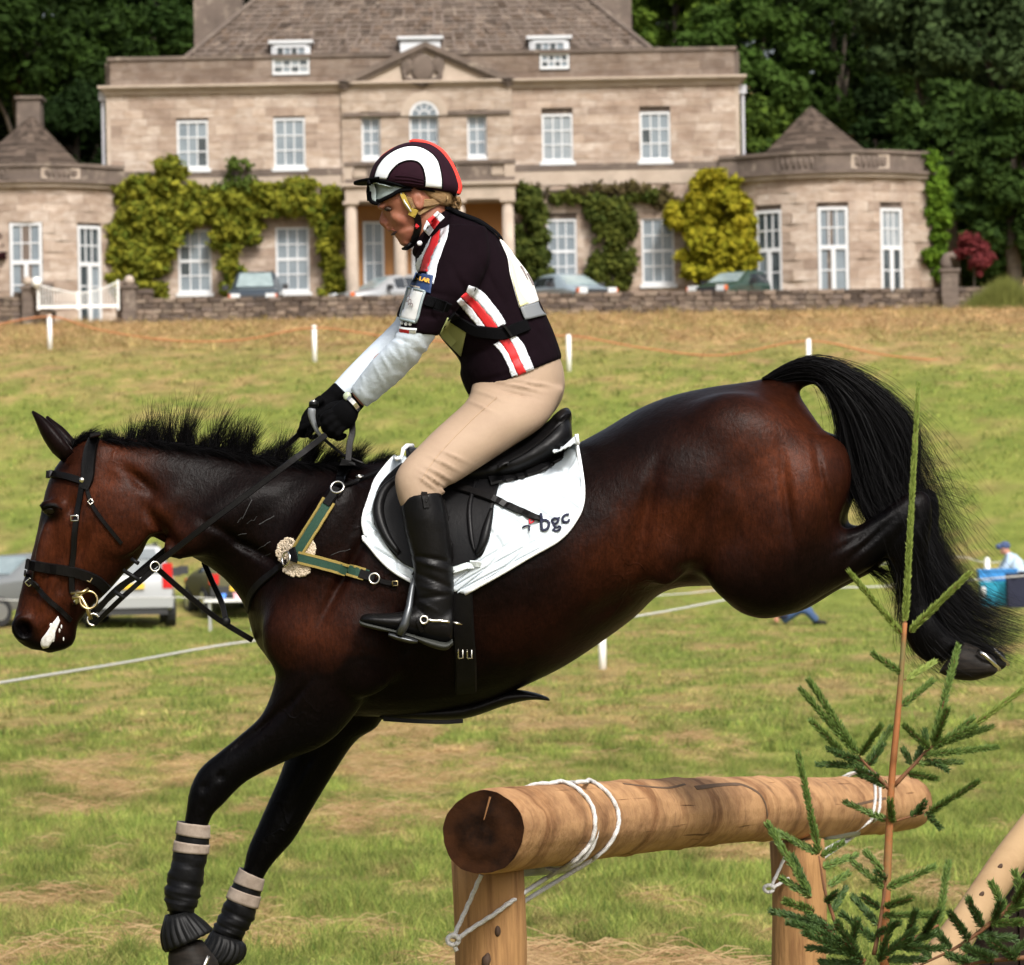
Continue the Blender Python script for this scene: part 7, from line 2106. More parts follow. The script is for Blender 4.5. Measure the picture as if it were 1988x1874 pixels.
# stirrup: iron seen edge on, with its leather hanging from the flap
stt = thing('stirrup', 'dark stirrup iron and leather holding the near boot', 'stirrup', tuple(P(790, 1180, HD - .33)))
IRON = M('dark_stirrup_iron', (.09, .095, .10), .35, metal=.8)
MB().tube([P(806, 1118, HD - .30), P(800, 1140, HD - .315), P(794, 1180, HD - .355), P(786, 1212, HD - .365), P(776, 1232, HD - .36)], [.007, .008, .010, .013, .012], 9).build('iron_branch', IRON, stt, True)
MB().tube([P(806, 1118, HD - .29), P(802, 1140, HD - .28), P(798, 1180, HD - .25), P(794, 1212, HD - .245), P(784, 1232, HD - .25)], [.007, .008, .009, .010, .010], 9).build('iron_branch', IRON, stt, True)
MB().add(*loft_data([(756, 1226, 754, 1236, -.306, .055), (775, 1230, 773, 1244, -.306, .06), (800, 1236, 798, 1250, -.306, .06), (812, 1241, 811, 1249, -.306, .05)], HD, k=16)).build('tread', IRON, stt, True)
free_strap('stirrup_leather', [(865, 1000, HD - .285), (850, 1050, HD - .29), (825, 1090, HD - .295), (806, 1120, HD - .298)], .024, .005, LEATHER, stt, 12)

# --- gloves: palm, four bent fingers and a thumb closing on the rein
def hand(nm, palm, knuck, thumb, D, cuffs):
    sol = [loft_data(palm, D, k=20)]
    for (pts, r0) in knuck:
        A = crom(pts, 8); sol.append(tube_data([P(a, b, c) for a, b, c in A], np.interp(np.linspace(0, 1, 8), [0, .5, 1], [r0, r0 * .95, r0 * .75]), 10))
        e = A[-1]; sol.append(ell_data(P(*e), r0 * .78, r0 * .78, r0 * .78, nu=6, nv=8))
    A = crom(thumb, 8); sol.append(tube_data([P(a, b, c) for a, b, c in A], np.interp(np.linspace(0, 1, 8), [0, .4, 1], [.013, .0115, .008]), 10))
    sol.append(ell_data(P(*A[-1]), .009, .009, .009, nu=6, nv=8))
    sol.append(loft_data(cuffs, D, k=20))
    return put(nm, sol, .0038, 3, GLOVE)
n0 = HD - .10
hand('glove', [(674, 772, 697, 797, -.02, .028), (660, 778, 694, 812, -.025, .030), (646, 790, 684, 828, -.025, .027), (638, 802, 668, 838, -.02, .020)],
     [([(650, 798, n0 - .03), (632, 806, n0 - .03), (626, 818, n0 - .012), (638, 826, n0 + .012), (650, 820, n0 + .020)], .0105),
      ([(654, 808, n0 - .034), (635, 820, n0 - .034), (629, 832, n0 - .014), (640, 838, n0 + .012), (653, 832, n0 + .020)], .0112),
      ([(662, 818, n0 - .034), (645, 833, n0 - .034), (639, 843, n0 - .014), (650, 847, n0 + .010), (661, 840, n0 + .018)], .0106),
      ([(672, 824, n0 - .030), (658, 841, n0 - .031), (652, 850, n0 - .014), (662, 851, n0 + .008), (670, 846, n0 + .015)], .0092)],
     [(662, 786, n0 + .006), (646, 788, n0 + .004), (632, 796, n0 - .002), (622, 806, n0 - .004)], n0, [(690, 758, 708, 788, -.02, .028), (680, 764, 702, 795, -.02, .030), (672, 773, 697, 800, -.022, .029)])
f0 = HD + .05
hand('glove', [(636, 756, 664, 780, 0, .028), (622, 768, 655, 796, 0, .030), (610, 784, 640, 812, 0, .027), (602, 800, 626, 824, 0, .020)],
     [([(614, 786, f0 - .02), (598, 800, f0 - .022), (590, 816, f0 - .008), (598, 826, f0 + .012), (608, 820, f0 + .02)], .0105),
      ([(618, 796, f0 - .026), (600, 812, f0 - .028), (586, 826, f0 - .012), (594, 838, f0 + .010), (606, 832, f0 + .018)], .0112),
      ([(624, 804, f0 - .028), (604, 820, f0 - .030), (582, 836, f0 - .016), (588, 846, f0 + .006), (600, 842, f0 + .014)], .0106),
      ([(632, 810, f0 - .026), (614, 828, f0 - .028), (600, 842, f0 - .014), (606, 850, f0 + .006), (614, 846, f0 + .012)], .0092)],
     [(626, 774, f0 - .03), (614, 782, f0 - .036), (606, 796, f0 - .04), (604, 808, f0 - .038)], f0, [(650, 742, 676, 768, 0, .030), (642, 750, 668, 776, 0, .031), (634, 758, 662, 782, 0, .029)])
# wrist watch
wt = thing('wrist_watch', 'steel wrist watch on the rider near wrist', 'watch', tuple(P(682, 775, HD - .14)))
WB = [bvh_of(slv.data)] + [bvh_of(o.data) for o in rider.children if o.name.startswith('glove')]
strap('watch_strap', [(668, 768), (678, 774), (688, 784), (695, 795)], .014, .003, WB, STEEL, wt, .004, 10, D=11.86)
V, Fc = ell_data(cast(677, 772, WB, .006, 11.86)[0], .012, .006, .012, nu=8, nv=12); MB().add(V, Fc).build('dial', M('watch_dial', (.35, .40, .28), .2), wt, True)
# crop: knobbed handle held upright, shaft down behind the hand
cr = thing('riding_crop', 'short riding crop with a silver topped curved grip held in the hands', 'riding crop', tuple(P(609, 800, HD - .06)))
MB().tube([P(a, b, HD - .075) for a, b in crom([(606, 793), (605, 806), (609, 822), (616, 838), (628, 852)], 12)], [.010, .011, .011, .010, .009, .008, .007, .006, .006, .005, .005, .005], 10).build('grip', M('grey_grip', (.16, .17, .18), .4), cr, True)
MB().tube([P(609, 789, HD - .075), P(609, 780, HD - .075)], [.014, .013], 14).build('knob', RUBBER, cr, True)
V, Fc = ell_data(P(608.5, 779.5, HD - .075), .009, .009, .004, nu=6, nv=12); MB().add(V, Fc).build('knob_cap', STEEL, cr, True)
MB().tube([P(628, 852, HD - .075), P(668, 885, HD - .11), P(705, 900, HD - .16)], [.005, .004, .0035], 8).build('shaft', LEATHER, cr, True)
# ================================================================ log jump
WOOD = M('peeled_log', (.44, .25, .118), .75, (.235, .12, .056), 9, .40, .72, (1.4, .5, 1.4), bump=.8, bs=38, bstretch=(1, 1, 1), spec=.2, dist=.006, c3=(.16, .085, .045), ns3=5.5, lo3=.60, hi3=.76)
ENDG = M('dark_end_grain', (.030, .011, .004), .85, (.006, .0028, .0015), 9, .35, .65, bump=.5, bs=40, dist=.006, spec=.06)
POSTW = M('fence_post_wood', (.31, .17, .068), .8, (.17, .085, .034), 14, .42, .68, (3, 3, .22), bump=.6, bs=26, bstretch=(3, 3, .5), dist=.008, spec=.2)
DEN = M('dark_knot', (.05, .025, .012), .8)
def log_mat():
    """peeled pine: growth rings seen through the skin as bands round the log, drying checks along it"""
    nt = WOOD.node_tree; b = nt.nodes['Principled BSDF']
    a = nt.nodes.new('ShaderNodeAttribute'); a.attribute_name = 'along'
    sep = nt.nodes.new('ShaderNodeSeparateColor'); nt.links.new(a.outputs['Color'], sep.inputs[0])
    nz = _noise(nt, 3.5, 3, .6)
    mm = nt.nodes.new('ShaderNodeMath'); mm.operation = 'MULTIPLY_ADD'; nt.links.new(nz, mm.inputs[0]); mm.inputs[1].default_value = .55; nt.links.new(sep.outputs[0], mm.inputs[2])
    cb = nt.nodes.new('ShaderNodeCombineXYZ'); nt.links.new(mm.outputs[0], cb.inputs[0])
    n2 = nt.nodes.new('ShaderNodeTexNoise'); n2.noise_dimensions = '3D'; n2.inputs['Scale'].default_value = 3.1; n2.inputs['Detail'].default_value = 5; n2.inputs['Roughness'].default_value = .7
    nt.links.new(cb.outputs[0], n2.inputs['Vector'])
    f = _ramp(nt, n2.outputs['Fac'], .48, .66)
    cur = b.inputs['Base Color'].links[0].from_socket
    c = _mix(nt, f, cur, (.42, .31, .25), 'MULTIPLY')
    cb2 = nt.nodes.new('ShaderNodeCombineXYZ')
    m3 = nt.nodes.new('ShaderNodeMath'); m3.operation = 'MULTIPLY'; nt.links.new(sep.outputs[0], m3.inputs[0]); m3.inputs[1].default_value = .5
    m4 = nt.nodes.new('ShaderNodeMath'); m4.operation = 'MULTIPLY'; nt.links.new(sep.outputs[1], m4.inputs[0]); m4.inputs[1].default_value = 16
    nt.links.new(m3.outputs[0], cb2.inputs[0]); nt.links.new(m4.outputs[0], cb2.inputs[1])
    n3 = nt.nodes.new('ShaderNodeTexNoise'); n3.inputs['Scale'].default_value = 2.2; n3.inputs['Detail'].default_value = 2; nt.links.new(cb2.outputs[0], n3.inputs['Vector'])
    f3 = _ramp(nt, n3.outputs['Fac'], .655, .70)
    nt.links.new(_mix(nt, f3, c, (.35, .26, .2), 'MULTIPLY'), b.inputs['Base Color'])
log_mat()
LA, LB_ = P(932, 1616, 10.4), P(1752, 1553, 17.2)
jump = thing('log_jump', 'cross country jump of one thick peeled log lashed on two round posts', 'log jump', tuple(gpt(945, 10.8)))
ax = (LB_ - LA).normalized(); LN = (LB_ - LA).length
u_ = ax.cross(Vector((0, 0, 1))).normalized(); v_ = u_.cross(ax).normalized()
nl, kl = 150, 56
rr_ = random.Random(2); V, Cc = [], []
for i in range(nl + 1):
    s = i / nl; c = LA.lerp(LB_, s) + v_ * (.012 * math.sin(s * 5)) + u_ * (.01 * math.sin(s * 7 + 1))
    R = .1035 + .006 * s
    for k in (.11, .23, .34, .42, .55, .63, .78, .9): R += .0045 * math.exp(-((s - k) / .007) ** 2)
    for j in range(kl):
        a = 2 * math.pi * j / kl
        w = R * (1 + .022 * math.sin(2 * a + 3 * s) + .014 * math.sin(5 * a + 11 * s + math.sin(s * 13)) + .006 * math.sin(17 * a + 2 * s) + .008 * (vnoise(np.array([a * 3.0]), np.array([s * 60.0]), 3)[0] - .5))
        if i == 0: w *= .965
        V.append(c + u_ * (math.cos(a) * w) + v_ * (math.sin(a) * w)); Cc.append((s * LN, a / 6.283, 0))
Fc = [(i * kl + j, (i + 1) * kl + j, (i + 1) * kl + (j + 1) % kl, i * kl + (j + 1) % kl) for i in range(nl) for j in range(kl)]
lo = npmesh('log', V, Fc, WOOD, jump, True, Cc, 'along')
LGB = [bvh_of(lo.data)]
# sawn ends
for i0, e in ((0, LA), (nl, LB_)):
    ringv = V[i0 * kl:(i0 + 1) * kl]; vv, ff = [], []
    c = sum(ringv, Vector()) / kl; sgn = -1 if i0 == 0 else 1
    for q in range(9):
        t = q / 8
        for j in range(kl):
            p = c.lerp(ringv[j], t); vv.append(p + ax * sgn * (.004 * math.sin(t * 40) * (t < .97) + .004))
    for q in range(8):
        for j in range(kl): ff.append((q * kl + j, q * kl + (j + 1) % kl, q * kl + kl + (j + 1) % kl, q * kl + kl + j))
    npmesh('end_face', vv, ff, ENDG, lo, True)
MB().tube([LA - ax * .010 + v_ * .030 + u_ * .012, LA - ax * .010 + v_ * .085 + u_ * .028], [.0012, .0028], 5).build('end_crack', M('pale_split', (.20, .09, .03), .8), lo, False)
for i in range(5):
    s, a = rr_.uniform(.05, .9), rr_.uniform(2.6, 4.6)
    c = LA.lerp(LB_, s) + u_ * (math.cos(a) * .106) + v_ * (math.sin(a) * .106)
    VV, FF = ell_data(c, .012, .012, .009, nu=6, nv=9); MB().add(VV, FF).build('knot', DEN, lo, True)
for a_, b_ in (([(1350, 1530), (1400, 1524), (1440, 1524), (1472, 1540), (1485, 1560), (1490, 1585)], .016), ([(1650, 1566), (1690, 1556), (1720, 1550)], .010), ([(1210, 1522), (1290, 1530), (1330, 1523)], .008)):
    strap('bark_scar', a_, b_, .001, LGB, M('bark_scar', (.10, .055, .028), .9), lo, .0003, 24)
def jpost(px, D, rad, ytop):
    c = P(px, ytop, D); g_ = float(gz(c.x, D)); V, Fc = [], []
    pts = [(c.x + .004 * math.sin(k), D, g_ - .2 + (c.z - g_ + .2) * k / 10) for k in range(11)]
    return MB().tube(pts, rad, 26).build('post', POSTW, jump, True)
p1 = jpost(947, 10.75, .0895, 1660); p2 = jpost(1548, 14.7, .093, 1632)
for px, py, D in ((966, 1808, 10.663),):
    VV, FF = ell_data(P(px, py, D), .008, .008, .014, nu=6, nv=8); MB().add(VV, FF).build('knot', DEN, p1, True)
MB().tube([P(942, 1880, 10.655), P(945, 1862, 10.66), P(948, 1850, 10.665)], [.008, .012, .004], 7).build('knot', DEN, p1, True)
GALV = M('galvanised_pipe', (.26, .27, .25), .5, metal=.4)
MB().tube([P(1000, 1690, 10.95), P(1065, 1686, 11.4), P(1110, 1683, 11.7)], .017, 12).build('support_pipe', GALV, jump, True)
MB().tube([P(1600, 1622, 15.2), P(1640, 1618, 15.5), P(1662, 1616, 15.7)], .017, 12).build('support_pipe', GALV, jump, True)
def rope(pts, r=.0062, nm='lashing_rope', off=.0065, n=60, seg=None):
    A = crom(pts, n); Q = []
    for a, b in A[:, :2]:
        h = cast(a, b, LGB, off, 11)
        Q.append(h)
    return A, Q
def rope_mesh(nm, Q, r, parent):
    """three strand twist: a tube with a winding ridge"""
    Q = [Vector(q) for q in Q]
    d_ = np.r_[0, np.cumsum([(Q[i + 1] - Q[i]).length for i in range(len(Q) - 1)])]
    m_ = max(24, int(d_[-1] / .006)); s = np.linspace(0, d_[-1], m_)
    X = np.stack([np.interp(s, d_, [q[k] for q in Q]) for k in range(3)], 1)
    T = np.gradient(X, axis=0); T /= np.linalg.norm(T, axis=1)[:, None]
    N = np.cross(T[0], [0, 0, 1.0] if abs(T[0][2]) < .9 else [0, 1.0, 0]); N /= np.linalg.norm(N); VV = []; kk = 9
    for i in range(m_):
        N = N - T[i] * N.dot(T[i]); N /= np.linalg.norm(N); B = np.cross(T[i], N)
        for j in range(kk):
            a = 2 * math.pi * j / kk; rad = r * (1 + .16 * math.cos(3 * (a - s[i] / .030 * 2.09)))
            VV.append(X[i] + rad * (math.cos(a) * N + math.sin(a) * B))
    FF = [(i * kk + j, i * kk + (j + 1) % kk, i * kk + kk + (j + 1) % kk, i * kk + kk + j) for i in range(m_ - 1) for j in range(kk)]
    return npmesh(nm, VV, FF, ROPE, parent, True)
KN = P(880, 1824, 10.62)
def loop(on, D_off, nm='lashing_rope', wrap=True):
    """on: points lying on the log, D_off: free run (px,py,D) down to the knot"""
    Q = [cast(a, b, LGB, .006, 11.2)[0] for a, b in crom(on, 40)]
    Q = [q for q in Q if abs((q - LA - ax * (q - LA).dot(ax)).length - .112) < .03]      # keep what truly lies on the log
    t_ = min(1, max(0, (Q[2] - LA).dot(ax) / LN)); c_ = LA.lerp(LB_, t_)
    a1 = math.atan2((Q[2] - c_).dot(v_), (Q[2] - c_).dot(u_))
    R_ = .1035 + .006 * t_ + .008
    pre = [c_ + u_ * (math.cos(a) * R_) + v_ * (math.sin(a) * R_) for a in np.linspace(4.2, a1 + .12, 16)]
    return rope_mesh(nm, pre + Q[3:] + [P(*q) for q in D_off], .0058, jump)
loop([(1070, 1526), (1092, 1522), (1119, 1535), (1144, 1564), (1151, 1597), (1144, 1633), (1119, 1662), (1095, 1680)], [(1060, 1705, 11.2), (1018, 1733, 10.745), (990, 1752, 10.668), (957, 1777, 10.645), (920, 1800, 10.642), (889, 1822, 10.62)])
loop([(1112, 1524), (1126, 1518), (1148, 1521), (1177, 1543), (1195, 1575), (1195, 1607), (1177, 1640), (1150, 1664)], [(1105, 1697, 11.35), (1060, 1724, 11.15), (1018, 1750, 10.95), (1000, 1762, 10.85)])
rope_mesh('lashing_rope', [P(879, 1822, 10.62), P(905, 1765, 10.64), P(934, 1699, 10.63)], .0055, jump)
rope_mesh('lashing_rope', [LA.lerp(LB_, .115) + u_ * (math.cos(a) * .112) + v_ * (math.sin(a) * .112) for a in np.linspace(1.2, -1.8, 24)], .0058, jump)
mb = MB()
for i in range(5):
    a = i * 1.3; mb.tube([KN + Vector((.014 * math.cos(a + k), .010 * math.sin(2 * k + a) - .012, .012 * math.sin(a + k))) for k in np.linspace(0, 4.5, 9)], .0058, 7)
mb.tube([KN + Vector((.0, -.01, -.01)), KN + Vector((.008, -.012, -.028))], .006, 7)
mb.build('knot_tie', ROPE, jump, True)
# far lashing
loop([(1698, 1490), (1703, 1510), (1706, 1540), (1704, 1570), (1697, 1590)], [(1670, 1615, 16.0), (1590, 1672, 14.75), (1500, 1724, 14.55)])
loop([(1690, 1491), (1695, 1515), (1697, 1545), (1692, 1580), (1688, 1592)], [(1640, 1628, 15.6), (1585, 1660, 14.70)])
rope_mesh('lashing_rope', [P(1497, 1722, 14.55), P(1512, 1690, 14.57), P(1528, 1655, 14.57)], .0055, jump)
K2 = P(1492, 1725, 14.55); mb = MB()
for i in range(4):
    a = i * 1.6; mb.tube([K2 + Vector((.016 * math.cos(a + k), .010 * math.sin(2 * k + a) - .012, .012 * math.sin(a + k))) for k in np.linspace(0, 4.2, 8)], .006, 7)
mb.build('knot_tie', ROPE, jump, True)

# ================================================================ leaning rail and dark jump wing at the lower right
PALEW = M('pale_peeled_pole', (.32, .215, .115), .75, (.24, .15, .075), 5, .4, .7, bump=.35, bs=22, dist=.006, spec=.25)
rl = thing('leaning_pole', 'pale peeled pole leaning up out of the lower right corner', 'pole', tuple(gpt(1850, 10.9)))
a, b = P(1832, 1850, 10.9), P(2070, 1520, 11.5)
pts = [a.lerp(b, t) + Vector((.003 * math.sin(9 * t), 0, 0)) for t in np.linspace(-.9, 1, 30)]
po_ = MB().tube([q for q in pts if q.z > float(gz(q.x, q.y)) - .1], .0445, 26).build('pole', PALEW, rl, True)
POB = [bvh_of(po_.data)]
for px, py in ((1905, 1738), (1941, 1684)):
    c, n_ = cast(px, py, POB, .0005)
    VV, FF = ell_data(c, .006, .003, .011, Matrix.Rotation(math.radians(35), 3, 'Y'), 6, 9); MB().add(VV, FF).build('knot', DEN, po_, True)
TAR = M('tarred_board', (.010, .006, .0045), .85, (.02, .011, .007), 8, stretch=(1, 1, 6), bump=.5, bs=40, spec=.15)
wg = thing('jump_wing', 'dark tarred boards of a jump wing below the leaning pole', 'jump wing', tuple(gpt(1960, 11.3)))
g0 = float(gz(P(1960, 1850, 11.3).x, 11.3))
for i in range(7):
    t0 = P(1868 + i * 27, 1880 - i * 40, 11.28 + .02 * (i % 2))
    x0, x1 = P(1868 + i * 27, 1850, 11.3).x, P(1868 + i * 27 + 26, 1850, 11.3).x
    zt = P(0, 0, 11.3).z
    za_1 = P(1868 + i * 27, 1862 - i * 38, 11.3).z; zb_1 = P(1895 + i * 27, 1824 - i * 38, 11.3).z
    y = 11.25 + .012 * (i % 2)
    MB().add([(x0, y, g0 - .1), (x1, y, g0 - .1), (x1, y, zb_1), (x0, y, za_1), (x0, y + .03, g0 - .1), (x1, y + .03, g0 - .1), (x1, y + .03, zb_1), (x0, y + .03, za_1)],
             [(0, 1, 2, 3), (5, 4, 7, 6), (4, 0, 3, 7), (1, 5, 6, 2), (3, 2, 6, 7), (4, 5, 1, 0)]).build('board', TAR, wg, False)

# ================================================================ spruce saplings
NEED = M('spruce_needles', (1, 1, 1), .55, attr='tint', spec=.35, transl=.2)
TWIG = M('spruce_twig', (.16, .06, .02), .8, (.10, .045, .018), 30, bump=.5, bs=80)
def zs(x, y): return 1391.6 + .4484 * x, 1033.8 + .4484 * y
def needles(A, B, n, ln, colA, colB, seed, spread=62, fat=1.0):
    """needles spiralling round a shoot from A to B, brushed forward"""
    r = np.random.default_rng(seed); A, B = np.array(A), np.array(B); d_ = B - A; L = np.linalg.norm(d_); d_ /= L
    t = np.sort(r.random(n)); u = np.cross(d_, [0, 1.0, 0.1]); u /= np.linalg.norm(u); v = np.cross(d_, u)
    ph = r.random(n) * 6.283
    rad = np.cos(ph)[:, None] * u + np.sin(ph)[:, None] * v
    an = np.radians(spread) * (.55 + .6 * r.random(n)) * (1 - .35 * t)
    dr = np.cos(an)[:, None] * d_ + np.sin(an)[:, None] * rad
    p = A + d_ * (t * L)[:, None] + rad * .002
    l = ln * (.7 + .5 * r.random(n)) * np.where(t > .93, .8, 1)
    e = p + dr * l[:, None] + np.array([0, 0, .0015])
    w = np.cross(dr, r.normal(size=(n, 3))); w /= np.linalg.norm(w, axis=1)[:, None]; w *= .0011 * fat
    m1 = p + dr * (l * .55)[:, None]
    V = np.stack([p - w * .7, p + w * .7, m1 + w, e, m1 - w], 1).reshape(-1, 3)
    i = np.arange(n) * 5
    T = np.concatenate([np.stack([i, i + 1, i + 2], 1), np.stack([i, i + 2, i + 4], 1), np.stack([i + 4, i + 2, i + 3], 1)])
    q = r.random((n, 1)); c = np.array(colA) * q + np.array(colB) * (1 - q)
    return V, T, np.repeat(c, 5, axis=0)
YOUNG = ((.30, .36, .085), (.19, .26, .05)); MIDC = ((.17, .25, .055), (.09, .155, .035)); OLDC = ((.09, .15, .038), (.045, .09, .024))
class Sap:
    def __init__(s, t): s.t = t; s.V, s.T, s.C, s.n = [], [], [], 0; s.seed = 1
    def shoot(s, a, b, Da, Db, young=1, dens=1.0, ln=.014):
        A, B = P(*a, Da), P(*b, Db); L = (B - A).length
        cs = (OLDC, MIDC, YOUNG)[young]
        s.seed += 1
        V, T, C = needles(A, B, int(L * 2600 * dens), ln, cs[0], cs[1], s.seed)
        nd = npmesh('needles', V, T, NEED, None, False, C); return A, B, nd
def sap_branch(t, stem, shoots, D, r0=.010, r1=.004, wood=TWIG):
    A = crom(stem, 12) if len(stem) > 2 else polyres(stem, 12)
    Q = [P(a, b, D) for a, b in A]
    mb = MB(); mb.tube(Q, np.linspace(r0 * .62, r1 * .6, 12), 8)
    br = None; data = []
    for sh in shoots:
        a, b, y, ln = sh[:4]; dd = sh[4] if len(sh) > 4 else random.uniform(-.10, .10)
        A0, B0 = P(*a, D), P(*b, D + dd); L = (B0 - A0).length
        mb.tube([A0, B0], [.0022, .0012], 6)
        cs = (OLDC, MIDC, YOUNG)[y]; needles_seed[0] += 1
        data.append(needles(A0, B0, max(60, int(L * 4600)), ln, cs[0], cs[1], needles_seed[0], 40 if y == 2 else 52, 1.15))
    br = mb.build('branch', wood, t, True)
    V = np.vstack([d_[0] for d_ in data]); off = np.cumsum([0] + [len(d_[0]) for d_ in data[:-1]])
    T = np.vstack([d_[1] + o_ for d_, o_ in zip(data, off)]); C = np.vstack([d_[2] for d_ in data])
    nd = npmesh('needles', V, T, NEED, br, False, C); nd['kind'] = 'stuff'
    return br
needles_seed = [500]
SD = 10.0
sp_ = thing('spruce_sapling', 'young green spruce sapling standing in front of the log end and hind hooves', 'spruce sapling', tuple(gpt(1720, SD)))
stem = [(1717, 2500), (1717, 1874), (1721, 1733), (1726, 1617), (1732, 1505), (1742, 1400), (1750, 1303), (1757, 1209)]
A = crom(stem, 26)
MB().tube([P(a, b, SD) for a, b in A], np.linspace(.0118, .0055, 26), 10).build('trunk', M('spruce_stem', (.30, .10, .025), .75, (.22, .085, .025), 20, bump=.4, bs=60, c3=(.13, .11, .035), ns3=6), sp_, True)
_d = [needles(P(a, b, SD), P(c, d_, SD), 420, .012, *MIDC, 900 + i, 50, 1.1) for i, (a, b, c, d_) in enumerate(((1721, 1740, 1725, 1630), (1719, 1800, 1721, 1740), (1725, 1640, 1729, 1560), (1717, 1874, 1719, 1800)))]
_o = np.cumsum([0] + [len(q[0]) for q in _d[:-1]])
npmesh('needles', np.vstack([q[0] for q in _d]), np.vstack([q[1] + o_ for q, o_ in zip(_d, _o)]), NEED, sp_, False, np.vstack([q[2] for q in _d]))['kind'] = 'stuff'
Z = lambda *L: [zs(*q) for q in L]
def S(a, b, y=1, ln=.013, dd=None): return (zs(*a), zs(*b), y, ln) if dd is None else (zs(*a), zs(*b), y, ln, dd)
sap_branch(sp_, [(1757, 1212), (1758, 1190)], [((1757, 1209), (1783, 746), 2, .011, 0), ((1758, 1200), (1775, 880), 2, .012, 0.0)], SD, .006, .003)
sap_branch(sp_, Z((800, 440), (780, 415)), [S((800, 440), (575, 172), 2, .013, -.05), S((790, 425), (610, 215), 2, .012, .0)], SD, .005, .002)
sap_branch(sp_, Z((835, 430), (850, 415)), [S((835, 432), (1093, 178), 2, .014, -.05), S((850, 410), (1070, 200), 2, .013, 0)], SD, .005, .002)
sap_branch(sp_, Z((798, 608), (785, 598)), [S((798, 608), (675, 525), 1)], SD, .004, .002)
sap_branch(sp_, Z((812, 640), (828, 630)), [S((815, 640), (945, 560), 2, .012)], SD, .004, .002)
sap_branch(sp_, Z((800, 752), (815, 740)), [S((802, 750), (935, 642), 1)], SD, .004, .002)
sap_branch(sp_, Z((768, 1098), (850, 1010), (935, 925), (1090, 853)), [S((935, 915), (1045, 495), 1, .014), S((945, 905), (1000, 765), 1), S((930, 925), (1120, 840), 1), S((1090, 852), (1345, 668), 2, .013), S((930, 930), (1190, 842), 1), S((890, 965), (1215, 930), 1), S((930, 985), (1000, 1030), 0),
     S((870, 1000), (1060, 995), 1), S((830, 1045), (950, 1066), 1), S((920, 935), (812, 838), 1), S((905, 940), (900, 860), 0), S((840, 1005), (808, 940), 0), S((1000, 895), (1110, 805), 1), S((860, 1000), (890, 920), 0)], SD, .009, .003)
sap_branch(sp_, Z((745, 1108), (680, 1040), (612, 968)), [S((610, 960), (400, 640), 1, .015), S((590, 940), (362, 680), 1, .014), S((540, 950), (408, 815), 1), S((620, 965), (712, 835), 1), S((650, 1000), (755, 845), 1, .013, .08), S((625, 990), (480, 938), 0), S((640, 1010), (435, 1005), 0), S((600, 985), (520, 960), 0), S((700, 1065), (600, 1025), 0), S((740, 1100), (615, 1045), 0), S((660, 1010), (720, 920), 0)], SD, .009, .004)
sap_branch(sp_, Z((765, 1252), (850, 1228), (920, 1212)), [S((920, 1212), (1135, 1078), 1, .013), S((870, 1222), (900, 1170), 0), S((905, 1210), (968, 1282), 0), S((840, 1232), (880, 1190), 0)], SD, .005, .002)
sap_branch(sp_, Z((735, 1245), (720, 1238)), [S((730, 1245), (555, 1168), 1, .012), S((760, 1260), (750, 1160), 1)], SD, .004, .002)
sap_branch(sp_, Z((525, 1722), (470, 1560), (442, 1400)), [S((442, 1390), (352, 955), 1, .013), S((440, 1392), (255, 1295), 1, .014), S((400, 1560), (220, 1262), 1, .015), S((400, 1570), (330, 1400), 0), S((448, 1400), (545, 1345), 1), S((460, 1450), (602, 1398), 1), S((485, 1530), (572, 1475), 1), S((500, 1640), (560, 1540), 0),
     S((410, 1580), (285, 1500), 1, .016), S((420, 1640), (295, 1598), 1, .016), S((510, 1718), (310, 1690), 0, .015), S((480, 1700), (235, 1640), 0, .015), S((470, 1600), (520, 1560), 0)], 9.85, .008, .003)
sap_branch(sp_, Z((680, 1830), (705, 1700), (725, 1560), (735, 1480)), [S((735, 1540), (940, 1448), 1, .015), S((725, 1540), (585, 1425), 1, .014), S((730, 1620), (845, 1585), 1), S((705, 1625), (630, 1578), 0), S((720, 1465), (642, 1380), 1), S((715, 1660), (935, 1655), 1, .013), S((700, 1700), (590, 1580), 0, .015), S((690, 1740), (790, 1690), 0), S((690, 1770), (540, 1650), 0, .015), S((735, 1500), (690, 1470), 0)], 9.9, .009, .004)
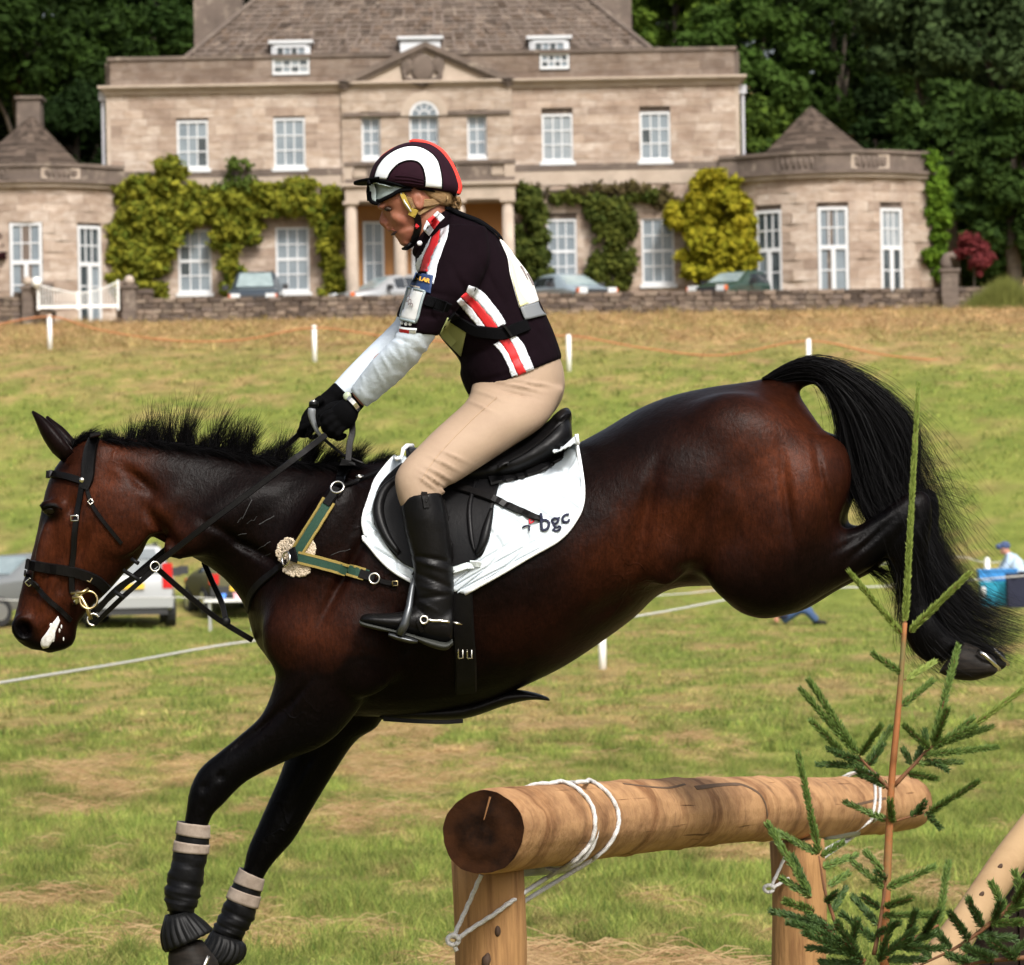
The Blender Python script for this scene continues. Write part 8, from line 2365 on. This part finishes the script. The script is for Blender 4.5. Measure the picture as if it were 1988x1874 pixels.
sap_branch(sp_, Z((640, 1860), (560, 1780), (480, 1720)), [S((640, 1855), (380, 1735), 0, .016), S((600, 1820), (400, 1800), 0, .016), S((560, 1780), (330, 1690), 0, .016), S((620, 1840), (520, 1690), 0, .016), S((580, 1800), (610, 1680), 0, .016), S((640, 1870), (450, 1860), 0, .016), S((520, 1750), (400, 1650), 0, .016)], 9.85, .010, .004)
sap_branch(sp_, Z((700, 1840), (830, 1770), (960, 1700)), [S((700, 1850), (860, 1720), 0, .016), S((760, 1800), (940, 1740), 0, .016), S((820, 1780), (860, 1640), 0, .016), S((800, 1800), (980, 1800), 0, .016), S((740, 1850), (900, 1850), 0, .016), S((700, 1860), (760, 1690), 0, .015), S((900, 1735), (960, 1640), 0, .015)], 9.9, .010, .004)
# the low branch of a second tree growing in from the right
sp2 = thing('spruce_sapling', 'second spruce reaching in low at the bottom right corner below the leaning pole', 'spruce sapling', tuple(gpt(1990, 10.3)))
MB().tube([P(1995, 2450, 10.35), P(2002, 2050, 10.35), P(2020, 1700, 10.35)], [.018, .015, .008], 10).build('trunk', TWIG, sp2, True)
sap_branch(sp2, Z((1340, 1555), (1200, 1680), (1050, 1790), (880, 1874)), [S((1330, 1600), (1290, 1470), 1, .018), S((1290, 1610), (1340, 1520), 1, .018), S((1250, 1640), (1190, 1520), 1, .018), S((1230, 1650), (1330, 1610), 1, .018), S((1180, 1690), (1320, 1690), 1, .018), S((1150, 1710), (1090, 1590), 0, .018),
     S((1120, 1740), (1290, 1760), 0, .018), S((1090, 1760), (1010, 1650), 0, .018), S((1050, 1790), (1200, 1830), 0, .018), S((1010, 1810), (940, 1710), 0, .018), S((980, 1830), (1120, 1860), 0, .018), S((930, 1850), (850, 1760), 0, .018), S((960, 1700), (1002, 1430), 1, .016), S((1200, 1680), (1230, 1600), 0, .018)], 10.35, .012, .004)
sap_branch(sp2, Z((1345, 1840), (1150, 1860), (950, 1900)), [S((1300, 1845), (1180, 1770), 0, .018), S((1200, 1855), (1080, 1800), 0, .018), S((1100, 1870), (1000, 1830), 0, .018), S((1250, 1850), (1330, 1780), 0, .018)], 10.3, .010, .004)
